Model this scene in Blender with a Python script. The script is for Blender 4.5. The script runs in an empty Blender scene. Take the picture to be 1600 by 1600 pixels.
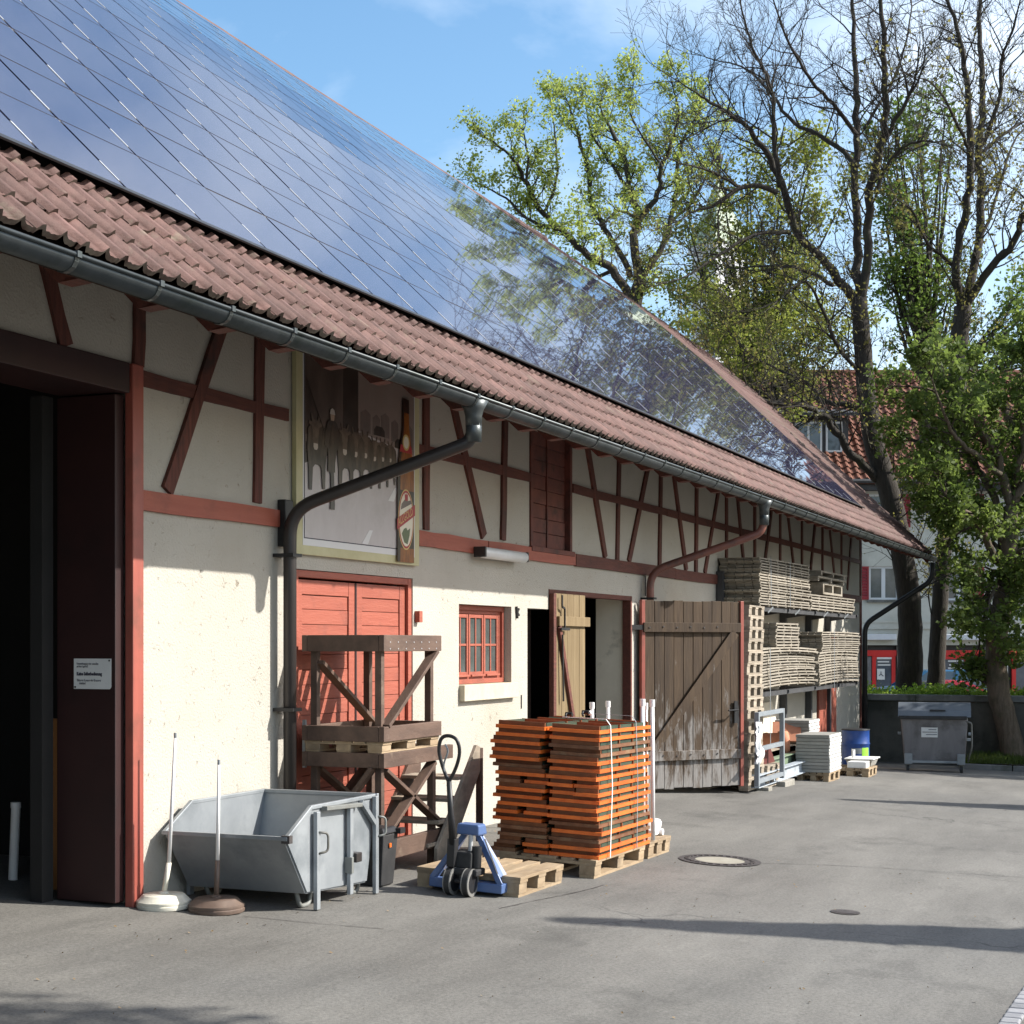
import bpy, math, random
from mathutils import Vector, Matrix, Quaternion
from math import sin, cos, pi, radians
rnd = random.Random(7)
sc = bpy.context.scene
COL = sc.collection

# ---------------------------------------------------------------- camera
FPX = 2500.0                       # focal length in photo pixels (1600 px wide)
TH = math.atan(1045/FPX)           # the barn wall runs along +X, the camera looks 22.7 degrees into it
EYE = 1.7
camd = bpy.data.cameras.new('camera'); cam = bpy.data.objects.new('camera', camd); COL.objects.link(cam)
camd.sensor_width = 36.0; camd.lens = 36.0*FPX/1600
camd.shift_y = (1006-800)/1600
camd.clip_end = 3000; camd.clip_start = .1
cam.location = (0, 0, EYE)
cam.rotation_euler = (pi/2, 0, TH - pi/2)
sc.camera = cam

# ---------------------------------------------------------------- sky, sun, exposure
SUN = Vector((.43, -1, .84)).normalized()
EL = math.asin(SUN.z); AZ = math.atan2(SUN.y, SUN.x)
w = bpy.data.worlds.new('World'); sc.world = w; w.use_nodes = True
nt = w.node_tree; nt.nodes.clear()
def N(t, typ, **k):
    n = t.nodes.new(typ)
    for a, b in k.items():
        if a.startswith('i_'): n.inputs[a[2:].replace('_', ' ')].default_value = b
        else: setattr(n, a, b)
    return n
out = N(nt, 'ShaderNodeOutputWorld'); bg = N(nt, 'ShaderNodeBackground')
sky = N(nt, 'ShaderNodeTexSky'); sky.sky_type = 'NISHITA'; sky.sun_disc = False
sky.sun_elevation = EL; sky.sun_rotation = pi/2 - AZ
sky.air_density = 1.0; sky.dust_density = 1.6; sky.ozone_density = 1.5
tc = N(nt, 'ShaderNodeTexCoord'); mp = N(nt, 'ShaderNodeMapping')
mp.inputs['Scale'].default_value = (1.0, 2.2, 3.6); mp.inputs['Rotation'].default_value = (.2, .5, .35)
nz = N(nt, 'ShaderNodeTexNoise'); nz.inputs['Scale'].default_value = 1.25; nz.inputs['Detail'].default_value = 7; nz.inputs['Roughness'].default_value = .55
nz.inputs['Distortion'].default_value = .6
cr = N(nt, 'ShaderNodeValToRGB'); cr.color_ramp.elements[0].position = .40; cr.color_ramp.elements[1].position = .74
cr.color_ramp.elements[1].color = (.62, .62, .62, 1)
mx = N(nt, 'ShaderNodeMixRGB'); mx.inputs['Color2'].default_value = (9.6, 10.0, 10.4, 1)
L = nt.links.new
hs = N(nt, 'ShaderNodeHueSaturation'); hs.inputs['Saturation'].default_value = 1.18; hs.inputs['Value'].default_value = 1.42; hs.inputs['Hue'].default_value = .492
L(tc.outputs['Generated'], mp.inputs['Vector']); L(mp.outputs[0], nz.inputs['Vector']); L(nz.outputs['Fac'], cr.inputs[0])
L(cr.outputs[0], mx.inputs['Fac']); L(sky.outputs[0], hs.inputs['Color']); L(hs.outputs[0], mx.inputs['Color1']); L(mx.outputs[0], bg.inputs['Color']); L(bg.outputs[0], out.inputs[0])
bg.inputs['Strength'].default_value = .10
sl = bpy.data.lights.new('sun', 'SUN'); sun = bpy.data.objects.new('sun', sl); COL.objects.link(sun)
sl.energy = 5.0; sl.angle = radians(.53); sl.color = (1, .96, .895)
sun.rotation_euler = (-SUN).to_track_quat('-Z', 'Y').to_euler(); sun.location = (20, -20, 40)
vs = sc.view_settings
sc.display_settings.display_device = 'sRGB'
vs.view_transform = 'Standard'; vs.look = 'None'; vs.gamma = 1; vs.use_curve_mapping = False
vs.exposure = 0.8

# ---------------------------------------------------------------- photo pixel -> place
FW = Vector((cos(TH), sin(TH), 0)); RT = Vector((sin(TH), -cos(TH), 0)); UP = Vector((0, 0, 1)); EYEV = Vector((0, 0, EYE))
def ray(u, v): return FW + RT*((u-800)/FPX) + UP*((1006-v)/FPX)
def onY(u, v, Y): d = ray(u, v); return EYEV + d*(Y/d.y)
def onX(u, v, X): d = ray(u, v); return EYEV + d*(X/d.x)
def atZ(u, v, Z): return EYEV + ray(u, v)*Z
def G(x, y):                       # height of the sloping yard
    if x < 24: b = .01-.014*(x-8.6)-.0012*max(0, x-16)**2
    else: b = .01-.014*(24-8.6)-.0012*64-.05*(min(x, 37.5)-24)
    return b-(.045-.03*max(0, min(1, (x-20)/13)))*(6.24-max(-12, min(y, 8)))
def onG(u, v):
    d = ray(u, v); lo, hi = 1., 200.
    for i in range(50):
        m = (lo+hi)/2; p = EYEV+d*m
        if p.z > G(p.x, p.y): lo = m
        else: hi = m
    return EYEV+d*lo
YW = 6.24                          # front face of the barn wall
def W(u, v): p = onY(u, v, YW); return p.x, p.z

# ---------------------------------------------------------------- materials
def srgb(r, g, b):
    f = lambda c: (c/255)/12.92 if c/255 <= .04045 else ((c/255+.055)/1.055)**2.4
    return (f(r), f(g), f(b), 1)
def rgb(t): return tuple(t)+((1,) if len(t) == 3 else ())
def M(name, c1, c2=None, rough=.7, metal=0, scale=4, stretch=(1, 1, 1), ramp=(.35, .65), detail=5, bump=0, bscale=40, bstretch=None,
      c3=None, scale3=1.2, ramp3=(.5, .65), vary=.0, spec=.5, coord='Object', transl=0, bdist=.01):
    m = bpy.data.materials.new(name); m.use_nodes = True; t = m.node_tree; P = t.nodes['Principled BSDF']; l = t.links.new
    P.inputs['Roughness'].default_value = rough; P.inputs['Metallic'].default_value = metal
    P.inputs['Specular IOR Level'].default_value = spec
    tc = N(t, 'ShaderNodeTexCoord')
    def noise(s, st, det=detail):
        mp = N(t, 'ShaderNodeMapping'); mp.inputs['Scale'].default_value = st
        if vary:                       # every piece gets its own part of the pattern
            oj = N(t, 'ShaderNodeObjectInfo'); va = N(t, 'ShaderNodeVectorMath', operation='ADD'); ml = N(t, 'ShaderNodeMath', operation='MULTIPLY'); ml.inputs[1].default_value = 37.0
            l(oj.outputs['Random'], ml.inputs[0]); l(tc.outputs[coord], va.inputs[0]); l(ml.outputs[0], va.inputs[1]); l(va.outputs[0], mp.inputs[0])
        else: l(tc.outputs[coord], mp.inputs[0])
        n = N(t, 'ShaderNodeTexNoise'); n.inputs['Scale'].default_value = s; n.inputs['Detail'].default_value = det; n.inputs['Roughness'].default_value = .62
        l(mp.outputs[0], n.inputs['Vector']); return n.outputs['Fac']
    col = None
    if c2 is not None:
        r = N(t, 'ShaderNodeValToRGB'); r.color_ramp.elements[0].position, r.color_ramp.elements[1].position = ramp
        r.color_ramp.elements[0].color = rgb(c1); r.color_ramp.elements[1].color = rgb(c2)
        l(noise(scale, stretch), r.inputs[0]); col = r.outputs[0]
    if c3 is not None:
        r = N(t, 'ShaderNodeValToRGB'); r.color_ramp.elements[0].position, r.color_ramp.elements[1].position = ramp3
        l(noise(scale3, (1, 1, 1), 8), r.inputs[0])
        x = N(t, 'ShaderNodeMixRGB'); x.inputs['Color2'].default_value = rgb(c3); x.inputs['Color1'].default_value = rgb(c1)
        if col: l(col, x.inputs['Color1'])
        l(r.outputs[0], x.inputs['Fac']); col = x.outputs[0]
    if vary:
        oi = N(t, 'ShaderNodeObjectInfo'); mr = N(t, 'ShaderNodeMapRange'); mr.inputs['To Min'].default_value = 1-vary; mr.inputs['To Max'].default_value = 1+vary
        l(oi.outputs['Random'], mr.inputs['Value'])
        hs = N(t, 'ShaderNodeHueSaturation'); hs.inputs['Color'].default_value = rgb(c1)
        if col: l(col, hs.inputs['Color'])
        l(mr.outputs[0], hs.inputs['Value']); col = hs.outputs[0]
    if col: l(col, P.inputs['Base Color'])
    else: P.inputs['Base Color'].default_value = rgb(c1)
    if bump:
        b = N(t, 'ShaderNodeBump'); b.inputs['Strength'].default_value = bump; b.inputs['Distance'].default_value = bdist
        l(noise(bscale, bstretch or stretch, 6), b.inputs['Height']); l(b.outputs[0], P.inputs['Normal'])
    if transl:
        tr = N(t, 'ShaderNodeBsdfTranslucent'); ms = N(t, 'ShaderNodeMixShader'); ms.inputs[0].default_value = transl
        if col: l(col, tr.inputs['Color'])
        else: tr.inputs['Color'].default_value = rgb(c1)
        l(P.outputs[0], ms.inputs[1]); l(tr.outputs[0], ms.inputs[2]); l(ms.outputs[0], t.nodes['Material Output'].inputs[0])
    return m

def plaster():
    m = M('plaster', (.385, .362, .31), (.435, .412, .36), rough=.92, scale=1.1, c3=(.33, .295, .235), scale3=.55, ramp3=(.5, .75))
    t = m.node_tree; P = t.nodes['Principled BSDF']; l = t.links.new
    src = P.inputs['Base Color'].links[0].from_socket
    tc = N(t, 'ShaderNodeTexCoord')
    mp = N(t, 'ShaderNodeMapping'); mp.inputs['Scale'].default_value = (1, 1, .8); l(tc.outputs['Object'], mp.inputs[0])
    n = N(t, 'ShaderNodeTexNoise'); n.inputs['Scale'].default_value = 19; n.inputs['Detail'].default_value = 7; n.inputs['Roughness'].default_value = .7; n.inputs['Distortion'].default_value = 1.2
    l(mp.outputs[0], n.inputs['Vector'])
    r = N(t, 'ShaderNodeValToRGB'); r.color_ramp.elements[0].position = .62; r.color_ramp.elements[1].position = .71
    l(n.outputs['Fac'], r.inputs[0])
    x = N(t, 'ShaderNodeMixRGB'); x.blend_type = 'MIX'; x.inputs['Color2'].default_value = (.20, .15, .095, 1)
    k = N(t, 'ShaderNodeMath', operation='MULTIPLY'); k.inputs[1].default_value = .75; l(r.outputs[0], k.inputs[0])
    l(k.outputs[0], x.inputs['Fac']); l(src, x.inputs['Color1']); l(x.outputs[0], P.inputs['Base Color'])
    n2 = N(t, 'ShaderNodeTexNoise'); n2.inputs['Scale'].default_value = 55; n2.inputs['Detail'].default_value = 5; l(tc.outputs['Object'], n2.inputs['Vector'])
    a = N(t, 'ShaderNodeMath', operation='SUBTRACT'); l(n2.outputs['Fac'], a.inputs[0]); l(r.outputs[0], a.inputs[1])
    b = N(t, 'ShaderNodeBump'); b.inputs['Strength'].default_value = .6; b.inputs['Distance'].default_value = .012
    l(a.outputs[0], b.inputs['Height']); l(b.outputs[0], P.inputs['Normal'])
    return m
def asphalt():
    m = M('asphalt', (.112, .106, .095), (.152, .145, .130), rough=.88, scale=.35, detail=8, c3=(.10, .098, .092), scale3=.16, ramp3=(.52, .7))
    t = m.node_tree; P = t.nodes['Principled BSDF']; l = t.links.new
    src = P.inputs['Base Color'].links[0].from_socket
    tc = N(t, 'ShaderNodeTexCoord')
    def nz(s, d=3, st=(1, 1, 1), ro=.6):
        mp = N(t, 'ShaderNodeMapping'); mp.inputs['Scale'].default_value = st; l(tc.outputs['Object'], mp.inputs[0])
        n = N(t, 'ShaderNodeTexNoise'); n.inputs['Scale'].default_value = s; n.inputs['Detail'].default_value = d; n.inputs['Roughness'].default_value = ro
        l(mp.outputs[0], n.inputs['Vector']); return n.outputs['Fac']
    def mul(a, lo, hi, f0=.3, f1=.7):
        mr = N(t, 'ShaderNodeMapRange'); mr.inputs['From Min'].default_value = f0; mr.inputs['From Max'].default_value = f1
        mr.inputs['To Min'].default_value = lo; mr.inputs['To Max'].default_value = hi; l(a, mr.inputs['Value']); return mr.outputs[0]
    a = mul(nz(48, 6, ro=.85), .52, 1.48); b = mul(nz(1.6, 8, (.22, 1, 1), .7), .74, 1.2)
    mm = N(t, 'ShaderNodeMath', operation='MULTIPLY'); l(a, mm.inputs[0]); l(b, mm.inputs[1])
    x = N(t, 'ShaderNodeMixRGB'); x.blend_type = 'MULTIPLY'; x.inputs['Fac'].default_value = 1; l(src, x.inputs['Color1']); l(mm.outputs[0], x.inputs['Color2'])
    st = mul(nz(.9, 7, ro=.72), 1.0, .66, .56, .70); mst = N(t, 'ShaderNodeMath', operation='MULTIPLY'); l(mm.outputs[0], mst.inputs[0]); l(st, mst.inputs[1]); l(mst.outputs[0], x.inputs['Color2'])
    # fine cracks
    v = N(t, 'ShaderNodeTexVoronoi'); v.feature = 'DISTANCE_TO_EDGE'; v.inputs['Scale'].default_value = .22
    ad = N(t, 'ShaderNodeVectorMath', operation='ADD'); nn = N(t, 'ShaderNodeTexNoise'); nn.inputs['Scale'].default_value = 1.3; nn.inputs['Detail'].default_value = 5
    l(tc.outputs['Object'], nn.inputs['Vector']); l(tc.outputs['Object'], ad.inputs[0]); l(nn.outputs['Color'], ad.inputs[1]); l(ad.outputs[0], v.inputs['Vector'])
    ck = mul(v.outputs['Distance'], 1, 0, .001, .0035)
    k2 = N(t, 'ShaderNodeMath', operation='MULTIPLY'); l(ck, k2.inputs[0]); l(mul(nz(.5, 2), 0, .75, .5, .62), k2.inputs[1])
    x2 = N(t, 'ShaderNodeMixRGB'); x2.inputs['Color2'].default_value = (.05, .048, .044, 1); l(k2.outputs[0], x2.inputs['Fac']); l(x.outputs[0], x2.inputs['Color1'])
    l(x2.outputs[0], P.inputs['Base Color'])
    bp = N(t, 'ShaderNodeBump'); bp.inputs['Strength'].default_value = .35; bp.inputs['Distance'].default_value = .006
    l(nz(110, 3), bp.inputs['Height']); l(bp.outputs[0], P.inputs['Normal'])
    return m
def barndoor_wood():                # brown stain, worn to silver grey low down
    m = M('worn_brown_boards', (.040, .023, .011), (.075, .046, .023), rough=.8, scale=5, stretch=(3, 3, .25), bump=.4, bscale=16, vary=.18)
    t = m.node_tree; P = t.nodes['Principled BSDF']; l = t.links.new
    src = P.inputs['Base Color'].links[0].from_socket
    tc = N(t, 'ShaderNodeTexCoord'); sp = N(t, 'ShaderNodeSeparateXYZ'); l(tc.outputs['Object'], sp.inputs[0])
    n = N(t, 'ShaderNodeTexNoise'); n.inputs['Scale'].default_value = 7; n.inputs['Detail'].default_value = 7; n.inputs['Roughness'].default_value = .7
    mp = N(t, 'ShaderNodeMapping'); mp.inputs['Scale'].default_value = (1.6, 1.6, .35); l(tc.outputs['Object'], mp.inputs[0]); l(mp.outputs[0], n.inputs['Vector'])
    mr = N(t, 'ShaderNodeMapRange'); mr.inputs['From Min'].default_value = 1.7; mr.inputs['From Max'].default_value = -.15; mr.inputs['To Min'].default_value = -.24; mr.inputs['To Max'].default_value = .14
    l(sp.outputs['Z'], mr.inputs['Value'])
    a = N(t, 'ShaderNodeMath', operation='ADD'); l(n.outputs['Fac'], a.inputs[0]); l(mr.outputs[0], a.inputs[1])
    r = N(t, 'ShaderNodeValToRGB'); r.color_ramp.elements[0].position = .47; r.color_ramp.elements[1].position = .64; l(a.outputs[0], r.inputs[0])
    x = N(t, 'ShaderNodeMixRGB'); x.inputs['Color2'].default_value = (.235, .22, .205, 1); l(r.outputs[0], x.inputs['Fac']); l(src, x.inputs['Color1']); l(x.outputs[0], P.inputs['Base Color'])
    return m
m_plaster = plaster(); m_asphalt = asphalt(); m_leafdoor = barndoor_wood()
m_timberv = M('upright_red_brown_timber', (.068, .019, .012), (.14, .04, .026), rough=.75, scale=9, stretch=(4, 4, .35), ramp=(.38, .66), bump=.5, bscale=24, bstretch=(4, 4, .3), c3=(.04, .018, .014), scale3=3, ramp3=(.56, .70), vary=.12)
m_timber = M('red_brown_timber', (0.085, 0.02312, 0.01496), (0.1258, 0.03536, 0.02176), rough=.72, scale=9, stretch=(.35, 4, 4), ramp=(.38, .66), bump=.5, bscale=24, bstretch=(.3, 4, 4), c3=(0.051, 0.01904, 0.0136), scale3=2.5, ramp3=(.55, .72), vary=.1)
m_redpaint = M('faded_red_paint', (0.288, 0.07056, 0.04176), (0.3312, 0.09, 0.054), rough=.6, scale=6, stretch=(.3, 3, 5), ramp=(.36, .68), bump=.4, bscale=18, bstretch=(.4, 2, 3), c3=(0.1944, 0.054, 0.03456), scale3=3, ramp3=(.55, .75), vary=.06)
m_post = M('red_gate_paint', (.26, .062, .045), (.33, .085, .058), rough=.5, scale=4, stretch=(2, 2, .3), bump=.2, bscale=15, c3=(.18, .06, .04), scale3=2)
m_maroon = M('maroon_paint', (0.021, 0.00504, 0.00504), (0.02772, 0.00714, 0.00672), rough=.55, scale=2, bump=.1, bscale=9, c3=(0.01596, 0.00462, 0.00462), scale3=1.5)
m_shutter = M('dark_red_shutter_paint', (.10, .028, .02), (.15, .042, .028), rough=.7, scale=5, bump=.3, bscale=20, c3=(.06, .022, .016), scale3=4)
m_tile = M('clay_roof_tile', (0.0748, 0.03608, 0.02904), (0.132, 0.06864, 0.05808), rough=.78, scale=6, bump=.35, bscale=45, c3=(0.1496, 0.1232, 0.088), scale3=5, ramp3=(.58, .76), vary=.2)
m_tilefar = M('clay_roof_tile_far', (0.088, 0.044, 0.0368), (0.136, 0.072, 0.06), rough=.8, scale=2.2, c3=(0.096, 0.068, 0.048), scale3=1.1, ramp3=(.5, .7), bump=.2)
m_darkbrown = M('dark_brown_door_paint', (.016, .010, .008), (.026, .016, .012), rough=.7, scale=4, spec=.2)
m_litter = M('dry_leaf_litter', (.16, .11, .06), (.24, .17, .09), rough=.9, scale=6)
m_lichen = M('lichen_on_tile_edge', (.20, .175, .14), (.085, .05, .038), rough=.95, scale=10, vary=.25)
m_underroof = M('dark_roof_boards', (.05, .03, .022), (.075, .045, .03), rough=.85, scale=3, stretch=(.3, 3, 3))
m_zinc = M('weathered_zinc', (0.05832, 0.06696, 0.06912), (0.0864, 0.09504, 0.0972), rough=.42, metal=.55, scale=3, c3=(0.0432, 0.05184, 0.04752), scale3=5, ramp3=(.5, .7), bump=.04, bscale=6)
m_pipe = M('dark_painted_pipe', (0.03094, 0.027, 0.02588), (0.04219, 0.03544, 0.03263), rough=.4, metal=.2, scale=3, bump=.03, bscale=8)
m_pipered = M('red_brown_pipe', (.15, .055, .04), (.20, .075, .052), rough=.45, scale=3, c3=(.10, .05, .04), scale3=5)
m_pipeblk = M('black_pipe', (.018, .017, .017), (.03, .028, .026), rough=.5, scale=3)
m_black = M('black_metal', (.012, .012, .013), (.025, .025, .026), rough=.45, scale=6, spec=.4)
m_gapshade = M('black_edge_mesh', (.003, .003, .003), (.005, .005, .005), rough=1, scale=30, spec=0)  # shade of the open gap below the panels, painted black
m_panel = M('solar_glass', (.032, .032, .060), (.038, .037, .068), rough=.02, scale=2, spec=1.0)
m_panel.node_tree.nodes['Principled BSDF'].inputs['IOR'].default_value = 2.0
m_rail = M('array_joint', (.10, .10, .11), (.14, .14, .15), rough=.5, metal=.0, scale=4)
m_alu = M('bright_aluminium', (0.44, 0.44, 0.44), (0.396, 0.396, 0.4015), rough=.35, metal=.0, scale=4)
m_glass = M('dim_window_glass', (.05, .06, .06), (.09, .10, .095), rough=.08, scale=3, spec=.7)
m_sill = M('sandstone_sill', (0.442, 0.391, 0.289), (0.51, 0.459, 0.3485), rough=.85, scale=8, bump=.2, bscale=60)
m_reveal = M('reveal_plaster', (0.58, 0.522, 0.4205), (0.696, 0.638, 0.522), rough=.9, scale=1.2, c3=(0.319, 0.29, 0.232), scale3=1.4, ramp3=(.58, .68), bump=.2)
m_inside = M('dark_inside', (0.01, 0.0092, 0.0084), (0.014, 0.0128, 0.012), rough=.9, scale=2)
m_galv = M('galvanised_steel', (0.2317, 0.2509, 0.2639), (0.3217, 0.3411, 0.3539), rough=.48, metal=.35, scale=3.2, detail=8, ramp=(.3, .7), c3=(0.1737, 0.193, 0.2059), scale3=2.2, ramp3=(.5, .68), bump=.05, bscale=5)
m_galvdk = M('dirty_galvanised', (.16, .165, .155), (.22, .225, .21), rough=.6, metal=.25, scale=3, c3=(.11, .105, .09), scale3=3)
m_brownwood = M('dark_brown_wood', (0.07, 0.042, 0.0294), (0.1148, 0.07, 0.049), rough=.7, scale=4, stretch=(.6, 2, 2), bump=.3, bscale=20, c3=(0.168, 0.119, 0.084), scale3=5, ramp3=(.6, .75), vary=.12)
m_rawwood = M('raw_pallet_wood', (0.2592, 0.1836, 0.108), (0.3528, 0.2664, 0.1692), rough=.82, scale=6, stretch=(0.36, 1.8, 1.8), bump=.4, bscale=22, c3=(0.1944, 0.144, 0.0936), scale3=4, ramp3=(.5, .7), vary=.16)
m_greywood = M('weathered_pallet_wood', (0.2475, 0.2025, 0.15), (0.3525, 0.3, 0.2325), rough=.85, scale=6, stretch=(0.375, 1.875, 1.875), bump=.4, bscale=22, c3=(0.165, 0.1425, 0.1125), scale3=4, ramp3=(.5, .7), vary=.2)
m_slatwood = M('grey_slat_wood', (0.222, 0.1943, 0.1499), (0.3108, 0.2775, 0.2276), rough=.85, scale=5, stretch=(0.222, 1.387, 1.387), bump=.3, bscale=20, c3=(0.1332, 0.111, 0.08325), scale3=3, ramp3=(.52, .7), vary=.16)
m_doorwood = M('sunlit_door_wood', (0.1496, 0.1012, 0.044), (0.2024, 0.1452, 0.0726), rough=.75, scale=5, stretch=(3, 3, .3), bump=.3, bscale=18, vary=.08)  # own tan colour of the battened leaf
m_orange = M('orange_varnished_board', (0.6048, 0.1134, 0.01512), (0.7128, 0.162, 0.02592), rough=.38, scale=5, stretch=(.5, 3, 3), bump=.1, bscale=18, c3=(0.3888, 0.0972, 0.027), scale3=4, ramp3=(.52, .75), vary=.14)
m_orangeold = M('brown_worn_board', (0.144, 0.054, 0.0216), (0.216, 0.0936, 0.0432), rough=.55, scale=5, stretch=(.5, 3, 3), c3=(0.2592, 0.1728, 0.0936), scale3=5, ramp3=(.5, .7), vary=.22)
m_apron = M('pine_apron', (0.1364, 0.0434, 0.01364), (0.186, 0.0682, 0.0217), rough=.6, scale=5, stretch=(.5, 3, 3), vary=.15)
m_green = M('dark_green_steel', (.022, .045, .028), (.04, .07, .045), rough=.5, scale=4, vary=.2)
m_white = M('white_plastic', (.74, .73, .71), (.80, .79, .78), rough=.4, scale=3)
m_offwhite = M('cream_concrete', (.62, .59, .49), (.70, .67, .57), rough=.75, scale=9, c3=(.45, .42, .34), scale3=7, ramp3=(.58, .75), bump=.15)
m_brownbase = M('brown_plastic', (.11, .075, .058), (.15, .105, .08), rough=.5, scale=7, c3=(.20, .16, .13), scale3=6, ramp3=(.55, .75))
m_blue = M('blue_enamel', (.065, .115, .25), (.085, .14, .29), rough=.38, scale=4, c3=(.14, .19, .33), scale3=6, ramp3=(.58, .72))
m_rubber = M('black_rubber', (.014, .014, .015), (.028, .028, .028), rough=.75, scale=8)
m_tyrewhite = M('grey_wheel_tread', (0.16, 0.155, 0.145), (0.21, 0.205, 0.19), rough=.6, scale=6)
m_concrete = M('concrete', (.25, .235, .205), (.34, .32, .28), rough=.9, scale=3, c3=(.19, .18, .15), scale3=1.4, bump=.3, bscale=40)
m_darkwall = M('mossy_dark_concrete', (.075, .07, .06), (.11, .105, .09), rough=.95, scale=2.2, c3=(.035, .035, .028), scale3=1.1, ramp3=(.45, .62), bump=.4, bscale=25)
m_coping = M('weathered_coping', (.13, .13, .125), (.18, .18, .17), rough=.9, scale=3, c3=(.08, .085, .07), scale3=2, bump=.3)
m_slab = M('grey_grid_slab', (.24, .235, .21), (.30, .29, .265), rough=.85, scale=5, vary=.1, bump=.2)
m_slabend = M('light_slab_end', (.60, .60, .58), (.68, .68, .66), rough=.8, scale=6, vary=.05)
m_bluedrum = M('blue_drum_paint', (.010, .045, .20), (.014, .06, .25), rough=.4, scale=3, c3=(.03, .05, .13), scale3=4, ramp3=(.6, .75))
m_lime = M('lime_label', (.30, .62, .05), rough=.6)
m_paper = M('white_label', (.62, .62, .60), (.68, .68, .66), rough=.6, scale=5)
m_ink = M('dark_ink', (.04, .04, .06), rough=.6)
m_contgrey = M('grey_container_steel', (.15, .145, .15), (.20, .195, .20), rough=.5, metal=.25, scale=3, stretch=(2, 2, .4), c3=(.11, .105, .105), scale3=3, bump=.05, bscale=8)
m_contlid = M('blue_grey_lid', (.085, .10, .12), (.12, .135, .155), rough=.35, scale=3)
m_clay = M('terracotta', (.50, .19, .10), (.58, .25, .14), rough=.75, scale=4, vary=.1)
m_darkred = M('dark_red_sheet', (.09, .018, .016), (.12, .026, .02), rough=.5, scale=4)
m_greensteel = M('sage_steel', (.16, .22, .14), (.21, .27, .18), rough=.5, scale=3, c3=(.24, .24, .20), scale3=4)
m_bluesteel = M('pale_blue_steel', (.36, .41, .46), (.44, .48, .52), rough=.45, scale=3, c3=(.3, .32, .33), scale3=5)
m_framegrey = M('grey_blue_frame_paint', (.19, .215, .235), (.24, .265, .285), rough=.5, scale=4)
m_racksteel = M('dark_rack_steel', (.035, .036, .04), (.055, .055, .058), rough=.6, scale=4)
m_bark = M('dark_bark', (0.025, 0.02, 0.015), (0.044, 0.036, 0.027), rough=.95, scale=9, stretch=(2, 2, .5), bump=.7, bscale=20, c3=(0.045, 0.05, 0.02), scale3=1.6, ramp3=(.56, .72), bdist=.03)
m_barkpale = M('brown_bark', (.085, .062, .042), (.14, .105, .075), rough=.95, scale=9, stretch=(2, 2, .4), bump=.7, bscale=18, c3=(.06, .055, .03), scale3=1.8, bdist=.03)
m_twig = M('twig_bark', (0.042, 0.0308, 0.02352), (0.0616, 0.0476, 0.0336), rough=.95, scale=3)
def leafmat(n, a, b): return M(n, a, b, rough=.55, scale=1.3, detail=3, transl=.6, spec=.3)
m_leaf_lime = leafmat('young_lime_leaves', (.26, .33, .055), (.40, .46, .12))
m_leaf_olive = leafmat('olive_leaves', (.18, .215, .035), (.27, .30, .065))
m_leaf_mid = leafmat('mid_green_leaves', (0.09775, 0.161, 0.02875), (0.1725, 0.2415, 0.05175))
m_leaf_dark = leafmat('deep_green_leaves', (0.0858, 0.13, 0.026), (0.182, 0.2405, 0.0546))
m_leaf_buds = leafmat('budding_leaves', (.16, .15, .04), (.22, .20, .06))
m_hedge = leafmat('bright_ground_cover_leaves', (.16, .28, .03), (.30, .42, .06))
m_grass = leafmat('grass_blades', (.05, .085, .018), (.10, .14, .03))
m_soil = M('dark_soil', (.04, .032, .022), (.07, .055, .04), rough=.98, scale=5, bump=.5)
m_housewall = M('pale_house_render', (.48, .48, .43), (.54, .54, .49), rough=.9, scale=1, c3=(.42, .42, .37), scale3=.6)
m_houseroof = M('orange_house_tiles', (0.1426, 0.0499, 0.02614), (0.1901, 0.07128, 0.04039), rough=.8, scale=1.5, c3=(0.09504, 0.04277, 0.02376), scale3=1.6, ramp3=(.5, .7))
m_crimson = M('crimson_paint', (.22, .006, .012), (.27, .01, .016), rough=.5, scale=3)
m_shopred = M('bright_red_shopfront', (.55, .012, .010), (.60, .02, .015), rough=.4, scale=3)
m_shopdark = M('dark_shop_opening', (.03, .026, .024), (.045, .04, .036), rough=.5, scale=3)
m_awn = M('white_awning_box', (.56, .58, .62), (.62, .64, .66), rough=.5, scale=3)
m_pvc = M('white_window_frame', (.62, .64, .66), rough=.4)
m_slate = M('dark_dormer_cladding', (.035, .036, .04), (.055, .055, .06), rough=.7, scale=4)
m_winglass = M('house_window_glass', (.06, .07, .085), (.12, .13, .15), rough=.06, scale=1.5, spec=.8)
m_towerwall = M('white_tower_render', (.66, .66, .66), (.72, .72, .71), rough=.9, scale=.5)
m_copper = M('green_copper_roof', (.30, .36, .26), (.36, .42, .31), rough=.7, scale=1)
m_sett = M('granite_sett', (0.198, 0.198, 0.209), (0.253, 0.253, 0.2585), rough=.8, scale=10, vary=.15, bump=.3)
m_iron = M('cast_iron', (0.036, 0.03, 0.0282), (0.06, 0.051, 0.048), rough=.7, scale=12, bump=.4, bscale=40)
m_covercon = M('concrete_manhole_fill', (0.2352, 0.2184, 0.1736), (0.2912, 0.2744, 0.224), rough=.9, scale=9, bump=.2)
m_wrap = M('crumpled_white_film', (.66, .67, .70), (.72, .73, .75), rough=.3, scale=5)
m_lampglass = M('white_lamp_cover', (.62, .63, .62), (.68, .69, .68), rough=.3, scale=4)
m_carblue = M('blue_car_paint', (.02, .10, .20), rough=.2, spec=.7)
m_carred = M('red_car_paint', (.35, .012, .02), rough=.2, spec=.7)
m_cargrey = M('dark_grey_car_paint', (.04, .045, .05), rough=.25, spec=.7)
m_carglass = M('car_glass', (.05, .07, .08), rough=.05, spec=.9)
m_plank = M('orange_brown_plank', (.30, .13, .04), (.38, .18, .06), rough=.7, scale=4, stretch=(2, 2, .3))

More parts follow.
